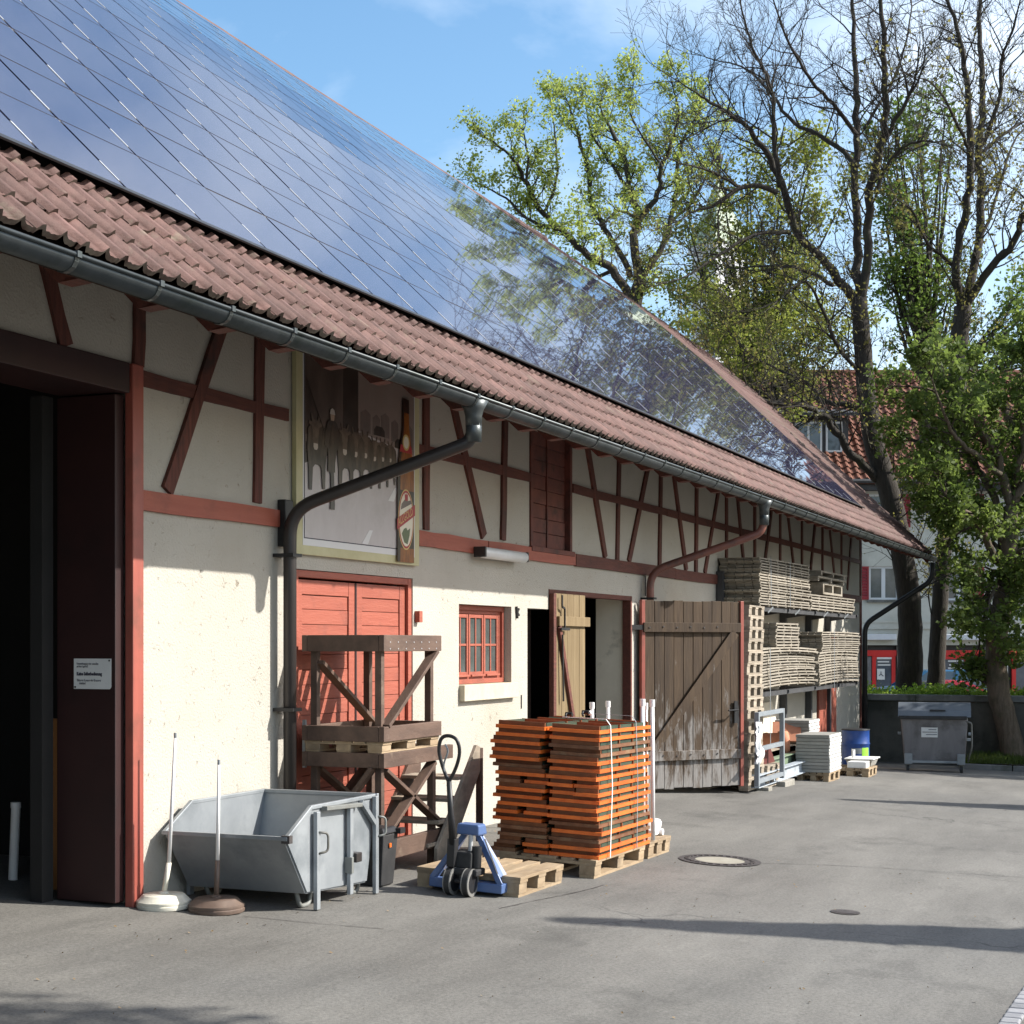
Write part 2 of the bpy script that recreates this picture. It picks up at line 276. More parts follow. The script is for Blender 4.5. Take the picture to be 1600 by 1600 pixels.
# ---------------------------------------------------------------- mesh helpers
LOC = {}
class MB:
    def __init__(s): s.v = []; s.f = []
    def add(s, vs, fs):
        o = len(s.v); s.v += [tuple(v) for v in vs]; s.f += [tuple(i+o for i in f) for f in fs]; return s
    def hexa(s, p):                # 8 points: bottom ring 0-3, top ring 4-7
        return s.add(p, [(3, 2, 1, 0), (4, 5, 6, 7), (0, 1, 5, 4), (1, 2, 6, 5), (2, 3, 7, 6), (3, 0, 4, 7)])
    def box(s, x0, x1, y0, y1, z0, z1):
        return s.hexa([(x0, y0, z0), (x1, y0, z0), (x1, y1, z0), (x0, y1, z0), (x0, y0, z1), (x1, y0, z1), (x1, y1, z1), (x0, y1, z1)])
    def beam(s, p, q, a, b, up=(0, 0, 1)):     # box along p-q, a wide sideways, b high along up
        p = Vector(p); q = Vector(q); d = (q-p).normalized(); u = Vector(up)
        sd = d.cross(u)
        if sd.length < 1e-4: sd = d.cross(Vector((1, 0, 0)))
        sd.normalize(); u = sd.cross(d).normalized(); A = sd*a/2; B = u*b/2
        return s.hexa([p-A-B, q-A-B, q+A-B, p+A-B, p-A+B, q-A+B, q+A+B, p+A+B])
    def tube(s, pts, rad, n=8, cap=True):
        pts = [Vector(p) for p in pts]
        if not hasattr(rad, '__len__'): rad = [rad]*len(pts)
        o = len(s.v); ref = None; k = len(pts)
        for i, p in enumerate(pts):
            d = (pts[min(i+1, k-1)]-pts[max(i-1, 0)])
            d = d.normalized() if d.length > 1e-9 else Vector((0, 0, 1))
            if ref is None: ref = d.orthogonal().normalized()
            ref = (ref-d*ref.dot(d))
            ref = ref.normalized() if ref.length > 1e-6 else d.orthogonal().normalized()
            e = d.cross(ref)
            for j in range(n):
                a = 2*pi*j/n; s.v.append(tuple(p+ref*(cos(a)*rad[i])+e*(sin(a)*rad[i])))
        for i in range(k-1):
            for j in range(n):
                j2 = (j+1) % n; s.f.append((o+i*n+j, o+i*n+j2, o+i*n+n+j2, o+i*n+n+j))
        if cap:
            s.f.append(tuple(o+j for j in reversed(range(n)))); s.f.append(tuple(o+(k-1)*n+j for j in range(n)))
        return s
    def lathe(s, prof, c, n=24):   # profile of (r, z) about the vertical through c
        o = len(s.v)
        for r, z in prof:
            for j in range(n):
                a = 2*pi*j/n; s.v.append((c[0]+r*cos(a), c[1]+r*sin(a), c[2]+z))
        for i in range(len(prof)-1):
            for j in range(n):
                j2 = (j+1) % n; s.f.append((o+i*n+j, o+i*n+j2, o+i*n+n+j2, o+i*n+n+j))
        s.f.append(tuple(o+j for j in reversed(range(n)))); s.f.append(tuple(o+(len(prof)-1)*n+j for j in range(n)))
        return s
    def prism(s, poly, off):       # polygon (3D points) pushed along off
        n = len(poly); off = Vector(off); p = [Vector(a) for a in poly]
        return s.add(p+[a+off for a in p], [tuple(reversed(range(n))), tuple(range(n, 2*n))]+[(i, (i+1) % n, n+(i+1) % n, n+i) for i in range(n)])
    def quad(s, *p): return s.add(p, [tuple(range(len(p)))])
    def xf(s, m): s.v = [tuple(m @ Vector(v)) for v in s.v]; return s
    def mesh(s, name, mat, smooth=False, off=None):
        me = bpy.data.meshes.new(name)
        v = s.v if off is None else [(a[0]-off[0], a[1]-off[1], a[2]-off[2]) for a in s.v]
        me.from_pydata(v, [], s.f); me.materials.append(mat)
        if smooth:
            me.polygons.foreach_set('use_smooth', [True]*len(me.polygons))
        me.update(); return me
    def obj(s, name, mat, parent=None, smooth=False, local=False, bev=0, fix=True):
        off = None if (local or parent is None) else LOC.get(parent.name)
        me = s.mesh(name, mat, smooth, off)
        if fix:
            import bmesh
            b = bmesh.new(); b.from_mesh(me); bmesh.ops.recalc_face_normals(b, faces=b.faces); b.to_mesh(me); b.free()
        o = bpy.data.objects.new(name, me); COL.objects.link(o)
        if parent is not None:
            o.parent = parent
            if off is not None: LOC[o.name] = off
        if smooth and smooth != 'all':
            md = o.modifiers.new('edges', 'EDGE_SPLIT'); md.split_angle = radians(40)
        if bev:
            md = o.modifiers.new('bevel', 'BEVEL'); md.width = bev; md.segments = 2; md.limit_method = 'ANGLE'
        return o
def tag(o, label, cat, group=None, kind=None):
    if label: o['label'] = label
    if cat: o['category'] = cat
    if group: o['group'] = group
    if kind: o['kind'] = kind
    return o
def thing(name, label, cat, loc, rotz=0, group=None):
    o = bpy.data.objects.new(name, None); COL.objects.link(o); o.location = loc; o.rotation_euler = (0, 0, rotz)
    o.empty_display_size = .2
    LOC[o.name] = tuple(loc) if not rotz else (0, 0, 0); o['kind'] = 'thing'
    return tag(o, label, cat, group)
def inst(name, me, parent, matrix=None, label=None):      # one more object on a shared mesh
    o = bpy.data.objects.new(name, me); COL.objects.link(o)
    if parent is not None: o.parent = parent
    if matrix is not None: o.matrix_basis = matrix
    if label: o['label'] = label
    return o
def dup(root, loc, rotz, label, group=None):
    r = root.copy(); COL.objects.link(r); r.location = loc; r.rotation_euler = (0, 0, rotz); r['label'] = label
    if group: r['group'] = group
    for ch in list(root.children):
        c = ch.copy(); COL.objects.link(c); c.parent = r
        for g in list(ch.children):
            d = g.copy(); COL.objects.link(d); d.parent = c
    return r
def struct(name, mb, mat, **k): o = mb.obj(name, mat, **k); o['kind'] = 'structure'; return o
ORD = ['first', 'second', 'third', 'fourth', 'fifth', 'sixth', 'seventh', 'eighth', 'ninth', 'tenth', 'eleventh', 'twelfth', 'thirteenth', 'fourteenth',
       'fifteenth', 'sixteenth', 'seventeenth', 'eighteenth', 'nineteenth', 'twentieth', 'twenty-first', 'twenty-second']
def rank(i, n): return 'topmost' if i == n-1 else ('bottom' if i == 0 else ORD[n-1-i]+' from the top')
def polymesh(pts2, frame, off): return [frame(a, b, off) for a, b in pts2]
def smooth_path(pts, k=4):
    pts = [Vector(p) for p in pts]; o = []
    for i in range(len(pts)-1):
        p0 = pts[max(i-1, 0)]; p1 = pts[i]; p2 = pts[i+1]; p3 = pts[min(i+2, len(pts)-1)]
        for j in range(k):
            t = j/k
            o.append(.5*((2*p1)+(p2-p0)*t+(2*p0-5*p1+4*p2-p3)*t*t+(3*p1-p0-3*p2+p3)*t**3))
    o.append(pts[-1]); return o
def fillet(pts, r, k=5):           # round the corners of a pipe run
    pts = [Vector(p) for p in pts]; o = [pts[0]]
    for i in range(1, len(pts)-1):
        a = (pts[i-1]-pts[i]); b = (pts[i+1]-pts[i]); q = min(r, a.length*.45, b.length*.45)
        A = pts[i]+a.normalized()*q; B = pts[i]+b.normalized()*q
        for j in range(k+1):
            t = j/k; o.append(A*(1-t)**2+pts[i]*2*t*(1-t)+B*t*t)
    o.append(pts[-1]); return o

# ---------------------------------------------------------------- ground
def ground():
    xs = [-300, -150, -60, -25, -12, -6, -2]+[i*1.0 for i in range(0, 38)]+[37.5, 38.6, 41, 48, 60, 80, 130, 250, 500, 900]
    ys = [-600, -250, -100, -40, -20, -12]+[-10+i for i in range(0, 19)]+[12, 18, 26, 40, 80, 160, 400, 800]
    def h(x, y):
        if x <= 37.5: return G(x, y)
        a = G(37.5, y); t = min(1, (x-37.5)/8); return a*(1-t)+(-.75)*t
    v = [(x, y, h(x, y)) for x in xs for y in ys]; n = len(ys)
    f = [(i*n+j, (i+1)*n+j, (i+1)*n+j+1, i*n+j+1) for i in range(len(xs)-1) for j in range(n-1)]
    mb = MB(); mb.add(v, f); o = struct('ground', mb, m_asphalt, smooth='all')
ground()

# ================================================================= THE BARN
BL = (8.655, YW, 0.0)
barn = thing('barn', 'long half-timbered barn with cream plaster, red-brown timbers and tiled roof', 'barn', BL)
X0, X1 = -3.0, 34.04
gx1 = W(216, 1000)[0]              # gate post outer edge
gate_l = 4.6; gate_top = EYE+1.626
dw_l, dw_r = W(824, 1000)[0], W(986, 1000)[0]
dz_top = EYE+.585; dlow = EYE+.37
rd_l, rd_r = W(461, 1000)[0], W(645, 1000)[0]; rd_t = EYE+.575
wn_l, wn_r = W(717, 1000)[0], W(799, 1000)[0]; wn_t = EYE+.375; wn_b = EYE-.405
sh_l, sh_r = W(827, 1000)[0], W(892, 1000)[0]; sh_b = EYE+1.02; sh_t = EYE+2.25
EY, EH = 4.80, 1.803               # gutter: distance of its centre line, height above the eye
prof = [(4.83, 1.855), (6.28, 3.235), (7.35, 4.28), (8.36, 5.245), (9.75, 6.46), (11.25, 7.57), (13.62, 9.34)]
def roofz(y):
    for (a, b), (c, d) in zip(prof, prof[1:]):
        if y <= c: return EYE+b+(d-b)*(y-a)/(c-a)
    return EYE+prof[-1][1]
TW = .45
def barn_walls():
    xs = sorted({X0, gate_l, gx1, dw_l, dw_r, W(857, 1000)[0], rd_l, rd_r, wn_l, wn_r, sh_l, sh_r, X1}); zs = sorted({-1.4, wn_b, wn_t, rd_t, dz_top, dlow, gate_top, sh_b, sh_t, 4.62})
    xm = W(857, 1000)[0]
    def is_open(x, z):
        if gate_l < x < gx1 and z < gate_top: return True
        if rd_l < x < rd_r and z < rd_t: return True
        if wn_l < x < wn_r and wn_b < z < wn_t: return True
        if xm < x < dw_r and z < dz_top: return True
        if dw_l < x < xm and z < dlow: return True
        if sh_l < x < sh_r and sh_b < z < sh_t: return True
        return False
    mb = MB(); y0, y1 = YW, YW+TW
    nx, nz = len(xs)-1, len(zs)-1
    solid = lambda i, j: 0 <= i < nx and 0 <= j < nz and not is_open((xs[i]+xs[i+1])/2, (zs[j]+zs[j+1])/2)
    for i in range(nx):
        for j in range(nz):
            if not solid(i, j): continue
            a, b, c, d = xs[i], xs[i+1], zs[j], zs[j+1]
            mb.quad((a, y0, c), (b, y0, c), (b, y0, d), (a, y0, d)); mb.quad((b, y1, c), (a, y1, c), (a, y1, d), (b, y1, d))
            if not solid(i-1, j): mb.quad((a, y1, c), (a, y0, c), (a, y0, d), (a, y1, d))
            if not solid(i+1, j): mb.quad((b, y0, c), (b, y1, c), (b, y1, d), (b, y0, d))
            if not solid(i, j-1): mb.quad((a, y0, c), (a, y1, c), (b, y1, c), (b, y0, c))
            if not solid(i, j+1): mb.quad((a, y0, d), (b, y0, d), (b, y1, d), (a, y1, d))
    mb.obj('wall', m_plaster, barn, fix=False)
    ry = 13.62
    g = MB()
    for x in (X1-.3, X0): 
        pr = [(YW+TW+.004, -1.4), (2*ry-YW, -1.4), (2*ry-YW, 4.6)]+[(2*ry-p[0], EYE+p[1]-.16) for p in prof[2:]]+[(p[0], EYE+p[1]-.16) for p in reversed(prof[2:-1])]+[(YW+TW+.004, 4.6)]
        g.prism([(x, a, b) for a, b in pr], (.3, 0, 0))
    g.obj('gable_wall', m_plaster, barn)
    MB().box(X0+.31, X1-.31, 2*ry-YW-.3, 2*ry-YW-.01, -1.4, 4.5).obj('back_wall', m_plaster, barn)
    # inside: dark partitions, floor and loft, a whitewashed cross wall seen through the doorway
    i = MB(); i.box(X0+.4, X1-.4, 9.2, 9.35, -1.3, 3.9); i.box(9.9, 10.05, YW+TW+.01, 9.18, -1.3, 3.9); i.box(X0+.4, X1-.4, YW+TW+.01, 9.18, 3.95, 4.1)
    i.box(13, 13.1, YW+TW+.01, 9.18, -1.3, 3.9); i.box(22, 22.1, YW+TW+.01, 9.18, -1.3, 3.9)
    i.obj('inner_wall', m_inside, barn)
barn_walls()
# whitewashed door reveal, set just proud of the wall's own reveal
MB().box(dw_r-.012, dw_r-.003, YW+.10, YW+TW+.004, G(19, 6.3)-.1, dz_top-.03).obj('door_reveal', m_reveal, barn)
sv = MB()                          # shelves in the dark room behind the doorway
for z in (.1, .45, .8, 1.1, 1.45, 1.8): sv.box(17.2, 20.5, 8.6, 9.15, z, z+.03)
for x in (17.2, 18.3, 19.4, 20.5): sv.box(x, x+.05, 8.6, 8.65, -.3, 2.0)
sv.obj('inner_shelf', m_greywood, barn)

def wbox(name, x0, x1, z0, z1, mat, y0=-.03, y1=.02, bev=.006, parent=None):
    return MB().box(x0, x1, YW+y0, YW+y1, z0, z1).obj(name, mat, parent or barn, bev=bev)
tj = [0]
def timber(name, a, b, wd=.11, proud=.022, mat=None):
    tj[0] += 1; pr = proud+.0015*(tj[0] % 5)
    p = Vector((a[0], YW-pr+.04, a[1])); q = Vector((b[0], YW-pr+.04, b[1]))
    mb = MB(); n = 5; d = q-p; sd = Vector((-d.z, 0, d.x)).normalized(); ring = []
    for i in range(n+1):            # slightly uneven edges, as hewn timber has
        c = p+d*i/n; w1 = wd/2+rnd.uniform(-.006, .006); w2 = wd/2+rnd.uniform(-.006, .006)
        ring.append([c-sd*w1-Vector((0, .04, 0)), c+sd*w2-Vector((0, .04, 0)), c+sd*w2+Vector((0, .03, 0)), c-sd*w1+Vector((0, .03, 0))])
    o = 0
    for r in ring: mb.v += [tuple(v) for v in r]
    for i in range(n):
        for k in range(4): mb.f.append((i*4+k, i*4+(k+1) % 4, i*4+4+(k+1) % 4, i*4+4+k))
    mb.f.append((0, 1, 2, 3)); mb.f.append((n*4+3, n*4+2, n*4+1, n*4))
    return mb.obj(name, mat or (m_timberv if abs(a[1]-b[1]) > abs(a[0]-b[0]) else m_timber), barn)
HB = (EYE+.868, EYE+1.002); HR = (EYE+1.678, EYE+1.772)
# belt beam in lengths, upper rail in lengths
for a, b in ((gx1+.005, W(432, 0)[0]), (W(650, 0)[0], W(758, 0)[0]), (W(759, 0)[0], W(895, 0)[0]), (W(896, 0)[0], W(1052, 0)[0]), (W(1053, 0)[0], W(1215, 0)[0]), (W(1216, 0)[0], X1-.16)):
    timber('belt_beam', (a, sum(HB)/2), (b, sum(HB)/2), .136, .03, m_redpaint if b < 20 else m_timber)
for a, b in ((gx1+.005, W(448, 0)[0]), (W(649, 0)[0], sh_l-.02), (sh_r+.02, W(1040, 0)[0]), (W(1041, 0)[0], W(1200, 0)[0]), (W(1201, 0)[0], X1-.16)):
    timber('rail', (a, sum(HR)/2), (b, sum(HR)/2), .095, .018)
for (u, v), (s, t) in (((66, 400), (100, 541)), ((216, 470), (213, 572)), ((342, 515), (258, 767)), ((404, 530), (400, 786)), ((664, 620), (664, 828)), ((706, 632), (754, 838)),
                     ((787, 665), (784, 844)), ((917, 705), (944, 871)), ((966, 722), (963, 875)), ((1009, 740), (981, 878)), ((1031, 748), (1029, 885)), ((1053, 755), (1071, 891)),
                     ((1087, 764), (1086, 894)), ((1120, 776), (1100, 896)), ((1134, 781), (1134, 899)), ((1152, 787), (1163, 903)), ((1178, 796), (1178, 905)), ((1203, 804), (1190, 907)),
                     ((1218, 809), (1218, 909)), ((1231, 813), (1242, 911)), ((1252, 818), (1252, 912)), ((1272, 823), (1263, 914)), ((1284, 827), (1284, 916)), ((1296, 832), (1305, 918)),
                     ((1314, 838), (1314, 920)), ((1329, 843), (1323, 921)), ((495, 560), (495, 640)), ((560, 590), (560, 680))):
    a = W(u, v); b = W(s, t); dz = (4.35-a[1]); a2 = (a[0]+(a[0]-b[0])*dz/max(.3, a[1]-b[1]), 4.35)
    if 450 < u < 640: continue
    timber('brace' if abs(u-s) > 5 else 'post', a2, b)
timber('corner_post', (X1-.07, 4.5), (X1-.07, G(X1, YW)), .15, .02)
# gate: lintel, post, the folded leaf in the reveal
wbox('gate_lintel', X0, gx1-.13, gate_top-.02, EYE+1.80, m_maroon, -.03, TW+.02)
wbox('gate_post', W(199, 0)[0], gx1, G(8.6, YW)-.05, EYE+1.80, m_post, -.045, .02, .008)
gl = MB().box(8.44, 8.53, YW+.03, YW+.49, G(8.5, 6.5)+.02, gate_top-.03).obj('gate_leaf', m_maroon, barn, bev=.006)
MB().box(8.31, 8.42, YW+.50, YW+.60, G(8.5, 6.9)-.02, gate_top-.03).obj('gate_guide_post', m_inside, barn, bev=.005)
# eaves: boards, rafters, fascia
def roof():
    ry = 13.62; xe0, xe1 = X0-1, 34.45
    mb = MB()                       # the boarded deck, front and back slope
    th = .07
    fr = [(p[0], EYE+p[1]-.05) for p in prof]
    fb = [(2*ry-a, b) for a, b in reversed(fr[:-1])]
    line = fr+fb
    for (a, b), (c, d) in zip(line, line[1:]):
        mb.hexa([(xe0, a, b-th), (xe1, a, b-th), (xe1, c, d-th), (xe0, c, d-th), (xe0, a, b), (xe1, a, b), (xe1, c, d), (xe0, c, d)])
    mb.obj('roof_deck', m_underroof, barn)
    # rafters
    sl = (prof[1][1]-prof[0][1])/(prof[1][0]-prof[0][0]); ang = math.atan(sl)
    r = MB(); Lr = 1.75; h = .15
    r.prism([(-.055, 0, .06), (-.055, .03, -.04), (-.055, .12, -h+.01), (-.055, Lr, -h), (-.055, Lr, 0), (-.055, .0, 0)][::-1], (.11, 0, 0))
    me = r.mesh('rafter', m_timber)
    n = 58
    for i in range(n):
        x = X0-.4+i*.655
        mt = Matrix.Translation((x-BL[0], 4.89-BL[1], EYE+1.855+.95*.06-.125)) @ Matrix.Rotation(ang, 4, 'X')
        inst('rafter', me, barn, mt)
    MB().beam((34.41, 4.85, roofz(4.85)-.1), (34.41, 8.36, roofz(8.36)-.13), .05, .2).beam((34.41, 8.36, roofz(8.36)-.13), (34.41, 13.62, roofz(13.62)-.13), .05, .2).obj('verge_board', m_timber, barn)
    # clay tiles: each one a piece, four courses below the solar field
    n0 = Vector((0, -sin(ang), cos(ang))); up = Vector((0, cos(ang), sin(ang)))
    wd, ln = .30, .285
    def tprof(t): return .036*max(0, cos(2*pi*(t*2-.35)))**2.4+.004*cos(2*pi*t*6)
    K = 15; xs = [wd*1.03*i/K for i in range(K+1)]; zz = [tprof(i/K) for i in range(K+1)]
    t = MB()
    t.v = [(x, 0, z+.019) for x, z in zip(xs, zz)]+[(x, ln+.06, z-.012) for x, z in zip(xs, zz)]+[(x, .004, z-.012) for x, z in zip(xs, zz)]
    for i in range(K):
        t.f.append((i, i+1, K+1+i+1, K+1+i)); t.f.append((2*K+2+i, 2*K+3+i, i+1, i))
    tm = t.mesh('roof_tile', m_tile); tm.materials.append(m_lichen)
    for p in tm.polygons:
        p.use_smooth = True
        if p.index % 2 == 1: p.material_index = 1; p.use_smooth = False
    cols = int((34.46-5.0)/wd); cnt = 0; far = MB()
    base = Vector((0, 4.85, EYE+1.855+.012))
    order = [(c, r) for c in range(cols) for r in range(4)]
    for c, r in order:
        o = base+up*(r*(ln-.035)+rnd.uniform(-.008, .008)-(.02 if rnd.random() < .03 else 0))+n0*.022+Vector((5.0+c*wd+rnd.uniform(-.006, .006), 0, 0))
        mt = Matrix((Vector((1, 0, 0)), up, n0)).transposed().to_4x4()
        mt = Matrix.Translation(o-Vector(BL)) @ mt @ Matrix.Rotation(rnd.gauss(0, .008), 4, 'X') @ Matrix.Rotation(rnd.gauss(0, .01), 4, 'Z')
        if cnt < 300: inst('roof_tile', tm, barn, mt); cnt += 1
        else:
            k = len(far.v); far.v += [tuple(mt @ Vector(v)) for v in t.v]; far.f += [tuple(i+k for i in f) for f in t.f]
    fo = far.obj('roof_tile_course', m_tile, barn, local=True, smooth='all', fix=False); fo['kind'] = 'stuff'
    # tile strip along the far verge and the field left of the frame, cut as ridged courses
    mb = MB()
    def strip(xa, xb, ya, yb):
        nx = max(2, int((xb-xa)/.15)*4); ys = []; y = ya
        while y < yb-.05:
            y2 = min(y+.26, yb)
            for i in range(nx):
                xA = xa+(xb-xa)*i/nx; xB = xa+(xb-xa)*(i+1)/nx
                za = .03*max(0, cos(2*pi*xA/.15)); zb = .03*max(0, cos(2*pi*xB/.15))
                z1, z2 = roofz(y), roofz(y2)
                mb.quad((xA, y, z1+.05+za), (xB, y, z1+.05+zb), (xB, y2, z2+.02+zb), (xA, y2, z2+.02+za))
                mb.quad((xA, y, z1+za), (xB, y, z1+zb), (xB, y, z1+.05+zb), (xA, y, z1+.05+za))
            y = y2
    strip(29.35, 34.5, 5.45, 13.62)
    o = mb.obj('verge_tile_strip', m_tilefar, barn, smooth=False, fix=False); o['kind'] = 'stuff'
    mb = MB()
    for a, b in zip(range(-3, 35, 2), range(-1, 37, 2)): mb.tube([(a, 13.62, roofz(13.62)+.0), (min(b, 34.45)+.05, 13.62, roofz(13.62)+.005)], .11, 8)
    mb.obj('ridge_tile', m_tilefar, barn)
roof()
def gutter():
    mb = MB(); n = 9; r = .069; zc = EYE+EH-.0; xs = [4.0, 12, 20, 28, 35.25]
    for s, rr in ((1, r), (1, r-.004)):
        pass
    pr = [(EY+r*cos(pi+pi*i/n), zc+r*sin(pi+pi*i/n)) for i in range(n+1)]
    lip = [(EY-r-.004+.012*cos(a), zc+.004+.012*sin(a)) for a in [i*pi/3 for i in range(6)]]
    xa, xb = 3.9, 34.6
    o = 0
    mb.v = [(x, a, b) for x in (xa, xb) for a, b in pr]
    for i in range(n): mb.f.append((i, i+1, n+1+i+1, n+1+i))
    go = mb.obj('gutter', m_zinc, barn, smooth='all'); md = go.modifiers.new('sheet', 'SOLIDIFY'); md.thickness = .004
    MB().tube([(xa, EY-r-.002, zc+.004), (xb, EY-r-.002, zc+.004)], .012, 8).obj('gutter_bead', m_zinc, go, smooth='all')
    b = MB(); pts = [(0, (r+.004)*cos(pi+pi*i/8), (r+.004)*sin(pi+pi*i/8)) for i in range(9)]
    for p, q in zip(pts, pts[1:]): b.beam(p, q, .03, .006, up=(0, -p[1]-q[1], -p[2]-q[2]))
    b.beam((0, r, 0), (0, r+.2, .2), .03, .006)
    b.box(-.016, .016, -r-.02, -r+.0, -.01, .02)
    me = b.mesh('gutter_bracket', m_zinc)
    for i in range(44):
        x = 5.42+i*.655
        inst('gutter_bracket', me, go, Matrix.Translation((x-BL[0], EY-BL[1], zc-BL[2])))
    MB().prism([(xb-.002, EY+.07*cos(a), zc+.07*sin(a)) for a in [pi+pi*i/8 for i in range(9)]], (.004, 0, 0)).obj('gutter_end', m_zinc, go)
    # downpipes: outlet funnel, swan neck back to the wall, vertical run
    def pipe(u, vb, uw, vw, mlow, mtop, ybot, name='downpipe', zend=None, clamps=True):
        top = onY(u, vb, EY); xw = onY(uw, vw, YW-.11); zt = zc-.06
        pts = [(top.x, EY, zt-.1), (top.x, EY+.02, top.z), (xw.x, YW-.11, xw.z), (xw.x, YW-.11, ybot)]
        p = MB().tube(fillet(pts, .2, 7), .049, 14).obj(name, mlow, barn, smooth='all')
        MB().lathe([(.06, -.12), (.062, -.05), (.075, .0), (.11, .06)], (top.x, EY, zt-.02), 16).obj('outlet_funnel', m_zinc, p, smooth='all')
        MB().tube([(top.x, EY, zt-.26), (top.x, EY, zt-.1)], .06, 14).obj('pipe_collar', mtop, p, smooth='all')
        if clamps:
            for z in (xw.z-.35, xw.z-1.5): MB().box(xw.x-.065, xw.x+.065, YW-.175, YW-.002, z, z+.025).obj('pipe_clamp', m_black, p)
        return p
    pipe(740, 690, 453, 797, m_pipe, m_zinc, G(10.5, 6.2)-.02)
    pipe(1194, 832, 1016, 893, m_pipered, m_zinc, G(19, 6.2)-.02)
    p3 = onY(1448, 905, EY); 
    pts = [(34.35, EY, zc-.1), (34.35, EY+.02, p3.z), (34.12, YW-.07, EYE+.42), (34.12, YW-.07, G(34.2, 6.2))]
    MB().tube(fillet(pts, .2, 7), .055, 12).obj('downpipe', m_pipeblk, barn, smooth='all')
gutter()
# dark board beside the first downpipe, conduit beside the second
wbox('conduit_board', W(433, 0)[0], W(446, 0)[0], EYE+.73, EYE+1.08, m_black, -.07, -.002)
MB().tube([(W(1006, 0)[0], YW-.02, EYE+.6), (W(1006, 0)[0], YW-.02, EYE+.86)], .012, 8).obj('conduit', m_pipe, barn)
# red double door
def red_door():
    d = MB(); y = YW+.07; zb = G(11.5, YW)+.03
    fw = .07
    d.box(rd_l+.002, rd_l+fw, YW+.01, YW+.12, zb, rd_t-.004); d.box(rd_r-fw, rd_r-.002, YW+.01, YW+.12, zb, rd_t-.004); d.box(rd_l+fw+.002, rd_r-fw-.002, YW+.012, YW+.12, rd_t-.06, rd_t-.004)
    fr = d.obj('door_frame', m_redpaint, barn, bev=.004)
    mid = W(562, 0)[0]
    for a, b in ((rd_l+fw+.006, mid-.012), (mid+.02, rd_r-fw-.006)):
        s = MB(); st = .10
        s.box(a, a+st, y-.03, y+.02, zb+.02, rd_t-.075); s.box(b-st, b, y-.03, y+.02, zb+.02, rd_t-.075); s.box(a+st+.001, b-st-.001, y-.028, y+.02, rd_t-.19, rd_t-.075)
        s.box(a+st+.001, b-st-.001, y-.028, y+.02, zb+.02, zb+.2)
        s.box(a+.01, b-.01, y+.015, y+.03, zb+.03, rd_t-.08)
        lf = s.obj('door_leaf', m_redpaint, barn, bev=.004)
        z = zb+.202
        while z < rd_t-.2:
            z2 = min(z+.118, rd_t-.193)
            MB().box(a+st+.004, b-st-.004, y-.018+rnd.uniform(-.003, .003), y+.012, z, z2-.004).obj('board', m_redpaint, lf, bev=.003); z += .118
    x = W(648, 0)[0]; MB().box(x-.005, x+.06, YW-.05, YW+.01, EYE+.19, EYE+.29).obj('door_catch', m_redpaint, barn, bev=.004)
    MB().box(mid-.008, mid+.016, y-.035, y+.01, zb, rd_t-.08).obj('door_gap_strip', m_maroon, barn)
red_door()
# window
def window():
    y = YW+.105; f = MB(); fw = .055
    a, b, c, d = wn_l, wn_r, wn_b+.02, wn_t
    for q, (yy, w2) in enumerate(((y-.03, .05), (y, .085))):
        f.box(a+.003, a+w2, yy, yy+.04, c, d-.003); f.box(b-w2, b-.003, yy, yy+.04, c, d-.003)
        f.box(a+w2+.001, b-w2-.001, yy+.001, yy+.039, d-w2, d-.003); f.box(a+w2+.001, b-w2-.001, yy+.001, yy+.039, c, c+w2*.9)
    win = f.obj('window_frame', m_redpaint, barn, bev=.004)
    i0, i1 = a+.09, b-.09; j0, j1 = c+.08, d-.09; sw = (i1-i0)/3
    for k in range(3):
        p, q = i0+sw*k+.008, i0+sw*(k+1)-.008; s = MB(); t = .034
        s.box(p, p+t, y+.0, y+.035, j0, j1); s.box(q-t, q, y, y+.035, j0, j1); s.box(p+t, q-t, y+.001, y+.034, j1-t, j1); s.box(p+t, q-t, y+.001, y+.034, j0, j0+t)
        m2 = (p+q)/2; zm = (j0+j1)/2
        s.box(m2-.011, m2+.011, y+.004, y+.03, j0+t, j1-t); s.box(p+t, m2-.011, y+.005, y+.029, zm-.011, zm+.011); s.box(m2+.011, q-t, y+.005, y+.029, zm-.011, zm+.011)
        s.box(p+.01, q-.01, y-.03, y+.002, j0-.012, j0+.008)
        so = s.obj('sash', m_redpaint, win, bev=.003)
        for x0, x1 in ((p+t, m2-.011), (m2+.011, q-t)):
            for z0, z1 in ((j0+t, zm-.011), (zm+.011, j1-t)):
                MB().box(x0, x1, y+.014, y+.019, z0, z1).obj('pane', m_glass, win)
    MB().box(a+.0, b+.05, YW-.06, YW+.17, wn_b-.135, wn_b+.017).obj('window_sill', m_sill, win, bev=.006)
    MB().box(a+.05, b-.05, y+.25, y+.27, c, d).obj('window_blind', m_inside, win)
window()
# iron wall anchor
def anchor():
    x, z = W(806, 957); a = MB()
    a.beam((x-.012, YW-.012, z+.06), (x+.008, YW-.012, z-.06), .016, .024, up=(0, 1, 0)); a.beam((x, YW-.014, z), (x+.045, YW-.014, z+.04), .016, .02, up=(0, 1, 0)); a.beam((x, YW-.014, z), (x+.05, YW-.014, z-.03), .016, .02, up=(0, 1, 0))
    a.obj('wall_anchor', m_black, barn)
    x, z = W(814, 1095); MB().box(x-.006, x+.006, YW-.01, YW+.0, z-.08, z+.06).obj('wall_bracket', m_iron, barn)
anchor()
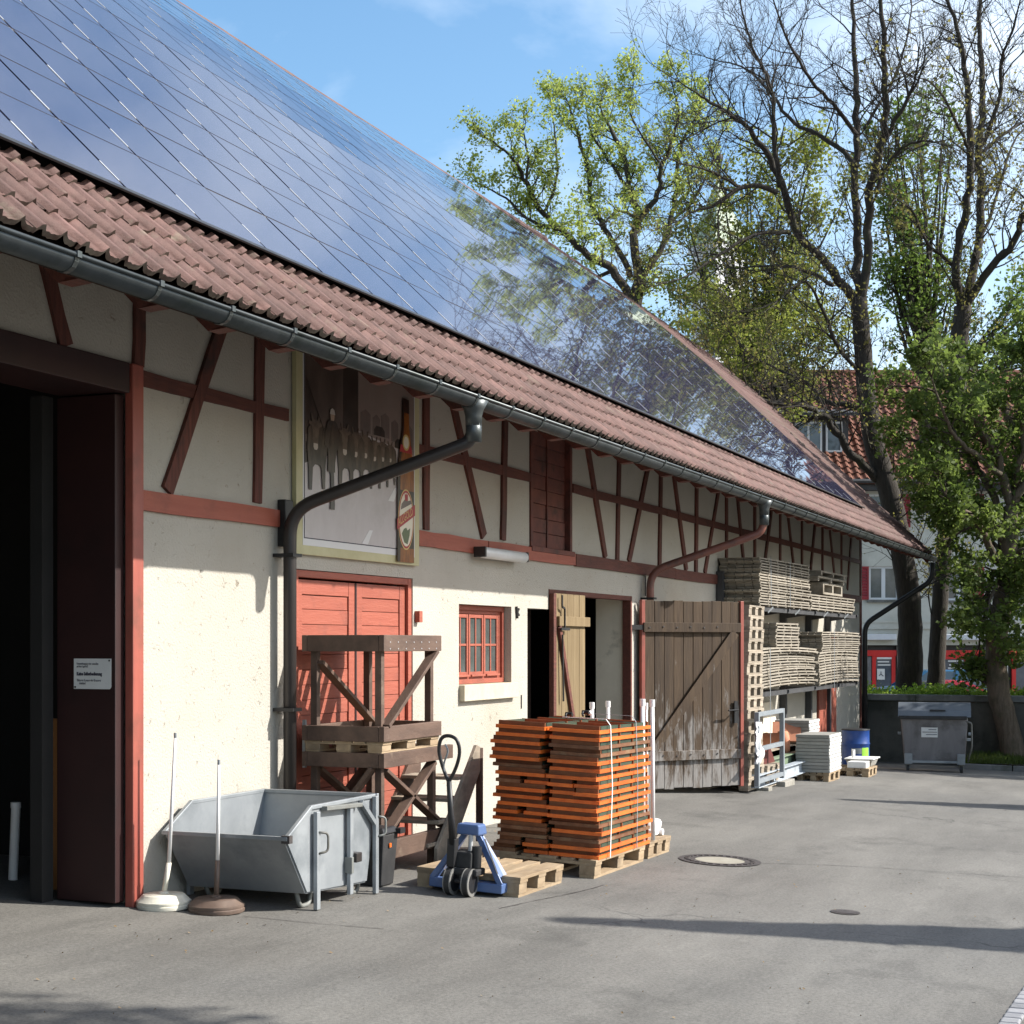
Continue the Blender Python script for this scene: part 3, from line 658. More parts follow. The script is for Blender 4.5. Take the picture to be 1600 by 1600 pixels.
# loft shutter
def loft():
    s = MB(); s.box(sh_l+.003, sh_l+.07, YW-.02, YW+.1, sh_b, sh_t); s.box(sh_r-.07, sh_r-.003, YW-.02, YW+.1, sh_b, sh_t); s.box(sh_l-.02, sh_r+.02, YW-.045, YW+.05, sh_b-.055, sh_b-.002)
    s.box(sh_l+.07, sh_r-.07, YW+.1, YW+.12, sh_b, sh_t)
    o = s.obj('loft_shutter', m_shutter, barn, bev=.005)
    z = sh_b+.01; 
    while z < sh_t-.05:
        for a, b in ((sh_l+.075, (sh_l+sh_r)/2-.03), ((sh_l+sh_r)/2+.0, sh_r-.075)):
            MB().box(a, b, YW+.045+rnd.uniform(-.004, .004), YW+.1, z, min(z+.148, sh_t)).obj('shutter_board', m_shutter, o, bev=.004)
        z += .153
    MB().box((sh_l+sh_r)/2-.028, (sh_l+sh_r)/2-.002, YW+.03, YW+.09, sh_b, sh_t).obj('shutter_stile', m_shutter, o)
loft()
# doorway at the middle of the wall
def doorway():
    gz = G(18, YW)
    f = MB(); xm = W(857, 0)[0]
    f.box(dw_r-.05, dw_r+.0, YW-.015, YW+.095, gz, dz_top+.0); f.box(xm, dw_r-.051, YW-.013, YW+.095, dz_top-.055, dz_top+.0)
    f.obj('door_frame', m_timber, barn, bev=.004)
    # narrow dark leaf in the low opening
    lo = MB().box(dw_l+.12, xm-.004, YW+.20, YW+.24, gz, dlow-.004).obj('door_leaf', m_darkbrown, barn, bev=.004); lo['label'] = 'dark brown narrow door leaf in the low opening'
    # sunlit leaf with battens
    a, b = xm+.015, W(908, 0)[0]
    l = MB().box(a-.01, a+.07, YW-.06, YW-.005, gz+.05, dz_top-.045).obj('door_leaf', m_timber, barn, bev=.004); l['label'] = 'sunlit tan leaf with iron bolt'
    n = 5; pw = (b-a-.07)/n
    for i in range(n): MB().box(a+.072+i*pw, a+.072+(i+1)*pw-.005, YW-.05+rnd.uniform(-.003, .003), YW-.012, gz+.05, dz_top-.04).obj('board', m_doorwood, l, bev=.004)
    def bt(x0, z0, x1, z1, wd, mat, nm): MB().beam((x0, YW-.068, z0), (x1, YW-.068, z1), wd, .034, up=(0, 1, 0)).obj(nm, mat, l, bev=.004)
    z1 = EYE+.245; bt(a+.1, z1, b+.07, z1, .105, m_doorwood, 'batten'); bt(a+.1, gz+.35, b, gz+.35, .105, m_doorwood, 'batten')
    bt(a+.13, z1-.06, b-.2, gz+.42, .07, m_timber, 'brace')
    k = MB(); k.beam((a+.16, YW-.09, dz_top-.06), (a+.16, YW-.09, EYE+.40), .022, .014, up=(0, 1, 0)); k.beam((a+.16, YW-.09, EYE+.40), (a+.24, YW-.09, EYE+.38), .022, .014, up=(0, 1, 0))
    k.beam((a+.24, YW-.09, EYE+.38), (a+.24, YW-.09, EYE+.16), .022, .014, up=(0, 1, 0)); k.beam((a+.1, YW-.1, EYE+.16), (a+.36, YW-.1, EYE+.16), .03, .014, up=(0, 1, 0)); k.beam((a+.17, YW-.09, EYE+.1), (a+.2, YW-.09, EYE-.62), .022, .014, up=(0, 1, 0))
    k.obj('bolt', m_black, l)
    # big open leaf, swung out on the right jamb; its own local frame: x along the leaf, y through it, z up
    h = Vector((dw_r+.16, YW-.07, 0)); fr = onG(1160, 1240); fr.z = 0; d = fr-h; wd = d.length; rz = math.atan2(d.y, d.x)
    zb = G(19.4, 5.5)+.07; zt = EYE+.545
    lf = MB(); lf.box(0, .05, -.03, .03, zb, zt); lf.box(wd-.05, wd, -.034, .03, zb, zt)
    lo = lf.obj('door_leaf', m_post, barn, local=True, bev=.004); lo['label'] = 'wide open leaf of worn brown boards with a diagonal brace'
    lo.matrix_basis = Matrix.Translation(h-Vector(BL)) @ Matrix.Rotation(rz, 4, 'Z')
    n = 10; pw = (wd-.1)/n
    for i in range(n):
        MB().box(.052+i*pw, .052+(i+1)*pw-.006, -.018+rnd.uniform(-.004, .004), .02, zb+rnd.uniform(0, .02), zt-rnd.uniform(0, .015)).obj('board', m_leafdoor, lo, local=True, bev=.004)
    def bb(x0, z0, x1, z1, w2, nm, t=.05): MB().beam((x0, -.035, z0), (x1, -.035, z1), w2, t-.012, up=(0, 1, 0)).obj(nm, m_leafdoor, lo, local=True, bev=.005)
    za = EYE+.205; zl = zb+.42
    bb(.02, za, wd-.055, za, .12, 'batten'); bb(.06, zl, wd-.055, zl, .12, 'batten'); bb(.16, zl+.08, wd-.14, za-.06, .12, 'brace')
    hd = MB(); x = wd-.13; z = EYE-.87; hd.box(x-.025, x+.025, -.05, -.03, z-.14, z+.14); hd.tube([(x, -.05, z+.03), (x, -.1, z+.03), (x-.15, -.1, z+.025)], .011, 8)
    hd.obj('door_handle', m_black, lo, local=True)
    sn = MB()
    for zz in (za, zl):
        for i in range(6): sn.tube([(.1+i*.2, -.062, zz+.01*(i % 2)), (.1+i*.2, -.058, zz+.01*(i % 2))], .012, 6)
    sn.obj('screw_head', m_iron, lo, local=True)
    MB().box(-.17, .02, -.04, -.01, za-.03, za+.03).obj('hinge', m_black, lo, local=True)
doorway()
# red boards low on the far wall, and window strip behind the rack
a, b = W(1276, 0)[0], W(1303, 0)[0]; zb, zt = G(29, YW), EYE+.2
fd = MB().box(a, b, YW-.01, YW+.0, zb, zt).obj('side_door', m_shutter, barn)
for i in range(4): MB().box(a+(b-a)*i/4+.01, a+(b-a)*(i+1)/4-.01, YW-.05, YW-.012, zb, zt).obj('board', m_redpaint, fd, bev=.004)

# ================================================================= SOLAR FIELD ON THE ROOF
def solar():
    arc = [0.0]
    for (a, b), (c, d) in zip(prof, prof[1:]): arc.append(arc[-1]+math.hypot(c-a, d-b))
    def at(t):
        for i in range(len(prof)-1):
            if t <= arc[i+1] or i == len(prof)-2:
                k = (t-arc[i])/(arc[i+1]-arc[i]); (a, b), (c, d) = prof[i], prof[i+1]
                return Vector((0, a+(c-a)*k, EYE+b+(d-b)*k))
    t0, rh, cw = .845, .66, .735
    root = thing('solar_array', 'field of dark mirror-like solar panels covering the barn roof', 'solar panels', (20, 5.8, EYE+2.75))
    LB = Vector((20, 5.8, EYE+2.75))
    pm = MB(); g = .015
    h_ = .009; pm.hexa([(g, h_, -.03), (cw-g, h_, -.03), (cw-g, rh-h_, -.03), (g, rh-h_, -.03), (g, h_, 0), (cw-g, h_, 0), (cw-g, rh-h_, 0), (g, rh-h_, 0)])
    me = pm.mesh('solar_panel', m_panel)
    cm = MB(); cm.box(-.007, .007, -.09, .09, -.028, .003); cme = cm.mesh('panel_clamp', m_alu)
    rows = int((arc[-1]-t0-.1)/rh); jobs = []; joints = MB()
    for r in range(rows):
        p = at(t0+r*rh); q = at(t0+(r+1)*rh); up = (q-p).normalized(); n = Vector((0, -up.z, up.y))
        # first column a little before the left picture edge
        xl = max(4.2, p.y*2.39-.0-5.0-.13*r)
        xl = max(4.0, (2934*p.y/1850-.418*p.y)-1.5); 
        top = math.atan2(p.z-EYE, p.y)
        uvis = 0
        # where the row leaves the frame at the top edge
        hh = p.z-EYE; k = .9235*hh/p.y    # image slope of the row line
        if 1006-k*(1845-6) < 6: uvis = 1845-1000/k
        xl = max(xl, 2934*p.y/(1845-max(0, uvis))-.418*p.y-2.2)
        c = int(xl/cw)
        while (c+1)*cw < 29.6:
            jobs.append((c*cw, r, p, up, n)); c += 1
    jobs.sort(key=lambda j: (j[0]**2+j[2].y**2))
    rest = MB(); crest = MB(); nc = 0
    for i, (x, r, p, up, n) in enumerate(jobs):
        o = Vector((x, p.y, p.z))+n*.10
        mt = Matrix((Vector((1, 0, 0)), up, n)).transposed().to_4x4()
        jit = Matrix.Rotation(rnd.gauss(0, .0013), 4, 'X') @ Matrix.Rotation(rnd.gauss(0, .0011), 4, 'Y')
        mt = Matrix.Translation(o-LB) @ mt @ jit
        if i < 300: inst('solar_panel', me, root, mt)
        else:
            k = len(rest.v); rest.v += [tuple(mt @ Vector(v)) for v in pm.v]; rest.f += [tuple(a+k for a in f) for f in pm.f]
        m2 = Matrix.Translation(o-LB+up*(rh*.27)) @ Matrix((Vector((1, 0, 0)), up, n)).transposed().to_4x4()
        if i < 300: inst('panel_clamp', cme, root, m2)
        else:
            k = len(crest.v); crest.v += [tuple(m2 @ Vector(v)) for v in cm.v]; crest.f += [tuple(a+k for a in f) for f in cm.f]
    if rest.v:
        rest.obj('solar_panel_rows', m_panel, root, local=True)['kind'] = 'stuff'; crest.obj('panel_clamp_rows', m_alu, root, local=True)['kind'] = 'stuff'
    # rails under the joints, and a black strip painting the shade under the panels
    b = MB()
    for r in range(1, rows+1):
        p = at(t0+r*rh); n = Vector((0, -.69, .72)) if r < 5 else Vector((0, -.6, .8))
        b.beam(Vector((4.2+r*.9, p.y, p.z))+n*.065, Vector((29.55, p.y, p.z))+n*.065, .05, .056, up=n)
    b.obj('mounting_rail', m_rail, root)
    e = MB(); p = at(t0-.004); q = at(t0+.06); up = (q-p).normalized(); n = Vector((0, -up.z, up.y))
    e.hexa([Vector((x, 0, 0))+pp+n*h for h in (.0, .096) for x, pp in ((3.6, p+up*.0), (29.55, p+up*.0), (29.55, p+up*.012), (3.6, p+up*.012))])
    e.obj('edge_mesh', m_gapshade, root)
    e2 = MB(); e2.hexa([Vector((x, 0, 0))+pp+n*h for h in (.098, .110) for x, pp in ((3.6, p-up*.035), (29.6, p-up*.035), (29.6, p+up*.004), (3.6, p+up*.004))])
    e2.obj('edge_profile', m_black, root)
solar()

# ================================================================= THINGS ON THE WALL
def onwall(pts, off): return [(lambda q: (q[0], YW-off, q[1]))(W(u, v)) for u, v in pts]
m_sepiadark = M('print_dark_sepia', (.022, .017, .014), (.055, .042, .035), rough=.35, scale=3, detail=9)
m_sepiahill = M('print_hillside', (.035, .025, .02), (.12, .09, .075), rough=.35, scale=2.5, stretch=(1, 1, .5), detail=9)
m_sepiamid = M('print_mid_sepia', (.10, .078, .068), (.16, .125, .11), rough=.35, scale=5, detail=8)
m_road = M('print_road_grey', (.41, .375, .375), (.52, .49, .49), rough=.35, scale=1.3, stretch=(1, 1, .5), c3=(.36, .33, .32), scale3=1.5)
m_printsky = M('print_pale_sky', (.19, .15, .13), (.25, .20, .175), rough=.35, scale=1.2)
m_cow = M('print_cattle_brown', (.018, .013, .010), (.085, .062, .048), rough=.35, scale=9, stretch=(2, 1, .7), detail=8, ramp=(.35, .68))
m_cowface = M('print_cattle_face', (.07, .052, .04), (.14, .105, .08), rough=.35, scale=14)
m_cowlight = M('print_pale_muzzle', (.42, .38, .34), rough=.35)
m_frameyel = M('pale_yellow_frame', (.42, .39, .21), (.50, .47, .28), rough=.5, scale=4)
m_printwhite = M('print_white', (.62, .62, .62), rough=.4)
m_amber = M('print_amber_bottle', (.16, .05, .012), (.34, .12, .02), rough=.3, scale=6, stretch=(6, 1, 1.2), ramp=(.4, .7))
m_bottledk = M('print_bottle_dark', (.03, .016, .012), rough=.3)
m_gold = M('print_gold', (.55, .40, .14), rough=.4)
m_labelred = M('print_label_red', (.34, .02, .03), rough=.4)
m_labelcream = M('print_label_cream', (.66, .62, .50), rough=.4)
m_labelgreen = M('print_label_green', (.10, .13, .06), rough=.4)
m_skin = M('print_face', (.36, .25, .18), rough=.4)
def poster():
    x0, zb = W(455, 864); x1 = W(648, 0)[0]; zb = EYE+.685; zt = EYE+2.28
    r = thing('advertising_poster', 'large framed poster of cattle on a road with a beer bottle, under the eaves', 'poster', ((x0+x1)/2, YW-.005, zb))
    B = MB().box(x0, x1, YW-.045, YW-.006, zb, zt).obj('board', m_frameyel, r, bev=.003)
    def flat(pts, d, nm, mat, par=r): 
        mb = MB(); mb.prism([(x, YW-.045-d, z) for x, z in pts], (0, .0018, 0)); return mb.obj(nm, mat, par)
    def rect(a, b, c, d, off, nm, mat, par=r): return flat([(a, c), (b, c), (b, d), (a, d)], off, nm, mat, par)
    wx, wz = x1-x0, zt-zb
    fx = lambda s: x0+wx*s
    fz = lambda s: zb+1.595*s
    P = lambda pts: [(fx(a), fz(b)) for a, b in pts]
    wh = rect(fx(.045), fx(.955), fz(.045), zt-.03, .002, 'white_margin', m_printwhite)
    rect(fx(.052), fx(.948), fz(.078), zt-.04, .0035, 'dark_key_line', m_ink)
    pic = rect(fx(.056), fx(.943), fz(.083), zt-.045, .005, 'picture', m_road)
    flat(P([(.056, .50), (.40, .60), (.40, 1.0), (.056, 1.0)]), .0065, 'hillside', m_sepiahill, pic)
    flat(P([(.34, .60), (.46, .62), (.46, 1.0), (.34, 1.0)]), .0072, 'tall_house', m_sepiadark, pic)
    flat(P([(.46, .66), (.94, .60), (.94, 1.0), (.46, 1.0)]), .0068, 'pale_sky', m_printsky, pic)
    for a, b, c, d in ((.48, .56, .66, .76), (.58, .64, .66, .75), (.65, .72, .66, .77), (.74, .80, .65, .75), (.87, .93, .63, .74)):
        flat(P([(a, c), (b, c), (b, d), ((a+b)/2, d+.02), (a, d)]), .008, 'small_house', m_sepiamid, pic)
    flat(P([(.056, .545), (.20, .56), (.53, .645), (.53, .665), (.20, .60), (.056, .58)]), .0088, 'guard_rail', m_sepiamid, pic)
    flat(P([(.056, .44), (.2, .49), (.5, .60), (.5, .63), (.2, .53), (.056, .50)]), .0082, 'guard_rail_shadow', m_sepiadark, pic)
    for a, c in ((.59, .66), (.77, .62)):
        flat(P([(a, c), (a+.09, c), (a+.09, c+.03), (a+.07, c+.05), (a+.02, c+.05), (a, c+.03)]), .009, 'parked_car', m_sepiadark, pic)
    for a, c in ((.52, .115), (.74, .36)):
        flat(P([(a-.03, c-.03), (a+.02, c-.03), (a+.06, c+.045), (a+.03, c+.045)]), .007, 'road_dash', m_printwhite, pic)
    # the herd, each animal its own silhouette, the far ones drawn smaller and first
    k = 0
    for a, b, s in ((.735, .41, .70), (.67, .39, .78), (.60, .375, .82), (.525, .365, .9), (.445, .35, .95), (.36, .335, 1.02), (.14, .315, 1.1)):
        k += 1; o = .0095+k*.0007
        f = lambda pts: P([(a+x*s, b+y*s) for x, y in pts])
        c = flat(f([(x*1.35, y) for x, y in [(-.040, 0), (-.027, 0), (-.022, .10), (-.012, .115), (.012, .115), (.020, .10), (.026, .012), (.038, .012), (.041, .12), (.050, .20), (.044, .275), (.02, .305), (-.02, .305), (-.046, .27), (-.050, .18), (-.043, .10)]]), o, 'cow', m_cow, pic)
        h = lambda pts: f([(x-.012, y+.02) for x, y in pts])
        flat(h([(-.014, .165), (.014, .165), (.019, .22), (.024, .26), (.046, .272), (.040, .285), (.024, .28), (.030, .315), (.024, .318), (.014, .292), (-.014, .292), (-.024, .318), (-.030, .315), (-.024, .28), (-.040, .285), (-.046, .272), (-.024, .26), (-.019, .22)]), o+.0003, 'cow_head', m_cowface, pic)
        flat(h([(-.015, .172), (-.008, .160), (.008, .160), (.015, .172), (.014, .188), (-.014, .188)]), o+.0005, 'muzzle', m_cowlight, pic)
    m = .0156
    flat(P([(.235, .235), (.268, .235), (.270, .26), (.262, .42), (.285, .53), (.312, .565), (.306, .615), (.285, .665), (.262, .682), (.238, .682), (.215, .665), (.196, .60), (.19, .545), (.214, .535), (.222, .44), (.24, .40), (.238, .28)]), m, 'herdsman', m_sepiadark, pic)
    flat(P([(.216, .42), (.27, .42), (.274, .53), (.266, .545), (.262, .66), (.246, .66), (.224, .55)]), m+.0006, 'herdsman_trousers', m_cow, pic)
    flat(P([(.238, .675), (.262, .675), (.266, .70), (.262, .715), (.240, .715), (.235, .70)]), m+.001, 'herdsman_face', m_skin, pic)
    flat(P([(.230, .705), (.270, .705), (.264, .728), (.250, .736), (.236, .728)]), m+.0018, 'herdsman_hat', m_cowlight, pic)
    flat(P([(.058, .85), (.062, .85), (.20, .60), (.196, .597)]), m, 'walking_stick', m_sepiadark, pic)
    # bottle
    bo = .020; cx = .857
    B2 = [(-.075, .012), (.075, .012), (.075, .47), (.066, .56), (.045, .66), (.030, .74), (.026, .89), (-.026, .89), (-.030, .74), (-.045, .66), (-.066, .56), (-.075, .47)]
    bt = flat(P([(cx+a, b) for a, b in B2]), bo, 'bottle', m_amber)
    flat(P([(cx+a, b) for a, b in [(-.075, .012), (-.050, .012), (-.050, .47), (-.044, .56), (-.028, .66), (-.016, .74), (-.014, .89), (-.026, .89), (-.030, .74), (-.045, .66), (-.066, .56), (-.075, .47)]]), bo+.0008, 'bottle_shade', m_bottledk, bt)
    flat(P([(cx-.062, .088), (cx+.074, .088), (cx+.074, .40), (cx-.062, .40)]), bo+.0012, 'bottle_body_shade', m_bottledk, bt)
    flat(P([(cx-.029, .82), (cx+.029, .82), (cx+.027, .895), (cx-.027, .895)]), bo+.0012, 'bottle_cap', m_bottledk, bt)
    flat(P([(cx-.056, .605), (cx+.056, .605), (cx+.047, .645), (cx-.047, .645)]), bo+.0016, 'neck_band', m_labelred, bt)
    def ell(rx, ry, cy, d, nm, mat): flat([(fx(cx)+rx*cos(2*pi*i/32), fz(cy)+ry*sin(2*pi*i/32)) for i in range(32)], bo+d, nm, mat, bt)
    ell(.066, .070, .660, .0022, 'neck_label', m_gold); ell(.048, .052, .66, .0028, 'neck_label_field', m_labelcream)
    ell(.150, .262, .243, .0016, 'label_rim', m_gold); ell(.141, .25, .243, .0022, 'label_ring', m_labelred); ell(.130, .232, .243, .0028, 'label_field', m_labelcream)
    flat(P([(cx-.050, .292), (cx+.052, .335), (cx+.045, .352), (cx+.014, .345), (cx-.012, .352), (cx-.042, .325)]), bo+.0034, 'label_mountain', m_sepiamid, bt)
    flat(P([(cx-.012, .345), (cx+.014, .345), (cx+.016, .385), (cx+.006, .376), (cx+.001, .388), (cx-.005, .376), (cx-.014, .385)]), bo+.0036, 'label_crest', m_labelred, bt)
    flat(P([(cx-.040, .165), (cx-.018, .118), (cx+.012, .11), (cx+.03, .16), (cx+.036, .20), (cx+.012, .185), (cx-.0, .20), (cx-.02, .192)]), bo+.0034, 'label_hop', m_labelgreen, bt)
    flat(P([(cx-.082, .182), (cx+.080, .272), (cx+.080, .332), (cx-.082, .242)]), bo+.004, 'label_banner', m_labelred, bt)
    text('ALLGOLD', (fx(cx-.070), YW-.045-bo-.0052, fz(.203)), .098, m_gold, bt, rot=math.atan2(.09*1.595, .162*wx), sx=.70)
def text(s, loc, size, mat, parent, rot=0, sx=1.0, yaw=0, name='lettering', align='LEFT', bold=0):
    c = bpy.data.curves.new(name, 'FONT'); c.body = s; c.size = size; c.align_x = align; c.extrude = .0004; c.offset = bold; c.resolution_u = 2
    t = bpy.data.objects.new('tmp', c); COL.objects.link(t)
    dg = bpy.context.evaluated_depsgraph_get(); me = bpy.data.meshes.new_from_object(t.evaluated_get(dg)); bpy.data.objects.remove(t)
    me.materials.clear(); me.materials.append(mat); me.name = name
    o = bpy.data.objects.new(name, me); COL.objects.link(o); o.parent = parent
    lo = LOC.get(parent.name, (0, 0, 0))
    o.matrix_basis = Matrix.Translation(Vector(loc)-Vector(lo)) @ Matrix.Rotation(yaw, 4, 'Z') @ Matrix.Rotation(pi/2, 4, 'X') @ Matrix.Rotation(rot, 4, 'Z') @ Matrix.Diagonal((sx, 1, 1, 1))
    return o
poster()
def notice():
    X = 8.438
    a = onX(116, 1029, X); b = onX(174, 1077, X)
    r = thing('notice_plate', 'small white printed notice screwed to the maroon gate leaf', 'sign', (X, (a.y+b.y)/2, b.z))
    c = .012
    yy0, yy1, z0, z1 = b.y, a.y, b.z, a.z
    MB().prism([(X, yy0+c, z0), (X, yy1, z0), (X, yy1, z1), (X, yy0, z1), (X, yy0, z0+c)], (-.004, 0, 0)).obj('plate', m_paper, r)
    W_ = yy1-yy0; H_ = z1-z0
    def ln(s, fx, fz, size, sx=.8): text(s, (X-.0055, yy1-W_*fx, z0+H_*fz), size*H_, m_ink, r, yaw=-pi/2, sx=sx)
    ln('Veranstaltungsgut oder -utensilien', .08, .80, .105, .60); ln('auf dem Lagerhof!', .08, .71, .105, .60)
    text('Keine Selbstbedienung', (X-.0055, yy1-W_*.08, z0+H_*.45), .15*H_, m_ink, r, yaw=-pi/2, sx=.74, bold=.0016)
    ln('Bitte im Kontor der Brauerei', .09, .25, .115, .70); ln('melden!', .15, .15, .115, .70)
    for y, z in ((yy1-.012, z0+.012), (yy0+.012, z1-.012)): MB().tube([(X-.008, y, z), (X-.002, y, z)], .006, 8).obj('screw', m_black, r)
notice()
def lamp():
    x0, x1 = W(736, 0)[0], W(803, 0)[0]; z = EYE+.875
    r = thing('wall_lamp', 'long white tubular wall lamp fixed on the red belt beam', 'lamp', ((x0+x1)/2, YW-.03, z))
    MB().box(x0, x1, YW-.10, YW-.034, z-.02, z+.05).obj('housing', m_galv, r, bev=.01)
    pts = [(x0+.01, YW-.11, z-.01), (x1-.01, YW-.11, z-.01)]
    MB().tube([(x0-.01, YW-.115, z-.005), (x0+.02, YW-.115, z-.005), (x1-.02, YW-.115, z-.005), (x1+.01, YW-.115, z-.005)], [.035, .055, .055, .035], 12).obj('cover', m_lampglass, r, smooth='all')
    for x in (x0-.02, x1-.01): MB().box(x, x+.03, YW-.16, YW-.034, z-.05, z+.05).obj('end_cap', m_pipe, r, bev=.006)
lamp()

# ================================================================= YARD OBJECTS
def base(u, v): p = onG(u, v); return Vector((p.x, p.y, G(p.x, p.y)))
# ---- things just inside the gate
p = Vector((9.0, 7.15, G(9, 6.3)))
t = thing('leaning_plank', 'orange-brown plank leaning inside the dark gateway', 'plank', (8.62, 6.98, G(8.6, 6.24)))
MB().beam((8.78, 7.06, G(8.6, 6.24)+.0), (8.72, 6.98, 1.20), .03, .17, up=(.0, 1, 0)).obj('board', m_plank, t)
t = thing('leaning_pipe', 'pale grey pipe standing inside the gateway at the far left', 'pipe', (8.9, 7.6, G(8.6, 6.24)))
MB().tube([(8.92, 7.49, G(8.6, 6.24)), (8.93, 7.47, .56)], .032, 12).obj('tube', m_white, t, smooth=True); MB().tube([(8.93, 7.47, .56), (8.93, 7.47, .60)], .036, 12).obj('end_cap', m_white, t, smooth=True)

# ---- umbrella bases
def pole_base(name, label, bu, bv, tu, tv, ju, jv, mb_, mlow, rad):
    b = base(bu, bv); t = thing(name, label, 'umbrella stand', b, 0, 'parasol stands beside the skip')
    d = MB(); d.lathe([(rad*.98, 0), (rad, .012), (rad, .024), (rad*.975, .028), (rad*.99, .036), (rad*.985, .048), (rad*.95, .052), (rad*.78, .082), (rad*.74, .088), (.0, .092)], tuple(b), 12)
    d.obj('weighted_base', mb_, t, smooth=True)
    Z = (b-EYEV).dot(FW); top = atZ(tu, tv, Z); j = atZ(ju, jv, Z)
    c = b+Vector((0, 0, .085))
    MB().tube([c, j], .017, 12).obj('lower_tube', mlow, t, smooth='all')
    MB().tube([j, top], [.013, .009], 10).obj('upper_tube', m_white, t, smooth='all')
    MB().lathe([(.035, 0), (.035, .012), (.022, .022)], tuple(c), 12).obj('collar', mlow, t, smooth=True)
    MB().tube([top-Vector((0, 0, .02)), top+Vector((0, 0, .012))], .010, 8).obj('end_cap', m_galv, t)
pole_base('umbrella_stand', 'cream parasol base with a thin tall white pole, next to the red gate post', 256, 1418, 274, 1148, 264, 1348, m_offwhite, m_offwhite, .178)
pole_base('umbrella_stand', 'brown parasol base with a white-topped pole, in front of the skip', 338, 1424, 342, 1190, 340, 1344, m_brownbase, m_brownbase, .182)

# ---- tipping skip
def skip():
    yR = 5.24; A = lambda u, v: onY(u, v, yR)
    Bp, Cp, Dp, E1, E2 = A(447, 1311), A(485, 1258), A(588, 1246), A(573, 1376), A(480, 1394)
    yL = onX(240, 1298, Bp.x).y; yL = min(yL, 6.16)
    g = G(9.6, 5.7); zt = (Cp.z+Dp.z)/2
    r = thing('skip_container', 'open galvanised tipping skip standing by the wall', 'skip', (9.6, 5.75, g))
    prof2 = [(Bp.x, Bp.z), (Cp.x, zt), (Dp.x, zt), (E1.x, E1.z), (E2.x, E2.z)]
    th = .012
    for nm, y in (('side_plate', yR), ('side_plate', yL)): MB().prism([(x, y, z) for x, z in prof2], (0, th if y == yR else -th, 0)).obj(nm, m_galv, r)
    def sheet(a, b, nm, mat=m_galv):
        (x0, z0), (x1, z1) = a, b; d = Vector((x1-x0, 0, z1-z0)).normalized(); n = Vector((-d.z, 0, d.x))*th
        MB().hexa([(x0, yR+th, z0), (x1, yR+th, z1), (x1, yL-th, z1), (x0, yL-th, z0)]+[(x0+n.x, yR+th, z0+n.z), (x1+n.x, yR+th, z1+n.z), (x1+n.x, yL-th, z1+n.z), (x0+n.x, yL-th, z0+n.z)]).obj(nm, mat, r)
    sheet(prof2[4], prof2[0], 'front_sheet', m_galv); sheet(prof2[3], prof2[4], 'floor_sheet', m_galv); sheet(prof2[2], prof2[3], 'back_sheet', m_galv)
    R = MB(); q = .028
    def rim(p, s): R.beam(p, s, q, q)
    for y in (yR, yL): rim((Bp.x, y, Bp.z), (Cp.x, y, zt)); rim((Cp.x-.01, y, zt), (Dp.x+.01, y, zt))
    rim((Bp.x, yR-.015, Bp.z), (Bp.x, yL+.015, Bp.z)); rim((Dp.x, yR-.015, zt), (Dp.x, yL+.015, zt))
    R.obj('rim', m_galv, r, bev=.005)
    yo = yR-.03
    legs = MB()
    def flat(x0, z0, x1, z1, wd=.045, t=.03, yy=yo): return MB().beam((x0, yy, z0), (x1, yy, z1), t, wd, up=(1, 0, 0))
    xa = A(489, 0).x; xb = A(541, 0).x; xc = A(581, 0).x
    flat(xa, G(xa, yR)+.005, xa, A(489, 1268).z).obj('upright', m_galv, r, bev=.004)
    flat(xb, A(541, 1397).z, xb, A(541, 1256).z).obj('upright', m_galv, r, bev=.004)
    flat(xc, G(xc, yR)+.005, xc, zt).obj('upright', m_galv, r, bev=.004)
    for y in (yL,): 
        flat(xa, G(xa, yL)+.005, xa, A(489, 1268).z, yy=yL+.03).obj('upright', m_galv, r); flat(xc, G(xc, yL)+.005, xc, zt, yy=yL+.03).obj('upright', m_galv, r)
    # skids below
    zf = E2.z
    for y in (yR+.1, yL-.12):
        s = MB(); s.tube(fillet([(xa-.05, y, zf+.01), (xa-.0, y, G(xa, y)+.012), (xa+.12, y, G(xa, y)+.012), (xa+.16, y, zf+.02)], .04), .016, 8); s.tube(fillet([(xc-.16, y, zf+.01), (xc-.12, y, G(xc, y)+.012), (xc-.03, y, G(xc, y)+.012), (xc-.0, y, zf+.06)], .04), .016, 8)
        s.obj('skid', m_galvdk, r, smooth='all')
    # handles, hinge bar, latch
    def loop(x, z, s=1): return MB().tube(fillet([(x, yo-.01, z+.07), (x+.06*s, yo-.05, z+.06), (x+.06*s, yo-.05, z-.06), (x, yo-.01, z-.07)], .03), .008, 8)
    loop(xa, A(492, 1316).z).obj('handle', m_galvdk, r, smooth='all'); loop(xc+.01, A(585, 1290).z, .8).obj('handle', m_galvdk, r, smooth='all')
    MB().beam((A(500, 0).x, yo, A(500, 1263).z), (A(556, 0).x, yo, A(556, 1257).z), .05, .028, up=(0, 0, 1)).obj('hinge_bar', m_galvdk, r, bev=.004)
    MB().box(xb-.03, xb+.0, yo-.03, yo+.03, A(541, 1352).z-.05, A(541, 1352).z+.06).obj('latch', m_galvdk, r, bev=.004)
    MB().box(xb+.02, xb+.1, yo-.04, yo+.03, A(545, 1340).z-.03, A(545, 1340).z+.035).obj('latch', m_pipe, r, bev=.006)
    MB().beam((A(560, 0).x, yR-.02, zt-.02), (xc, yR-.03, zt-.2), .03, .03).obj('corner_strut', m_galv, r)
    MB().box(Bp.x-.01, Bp.x+.03, yR-.03, yR+.03, Bp.z-.03, Bp.z+.02).obj('rim_corner', m_iron, r)
skip()
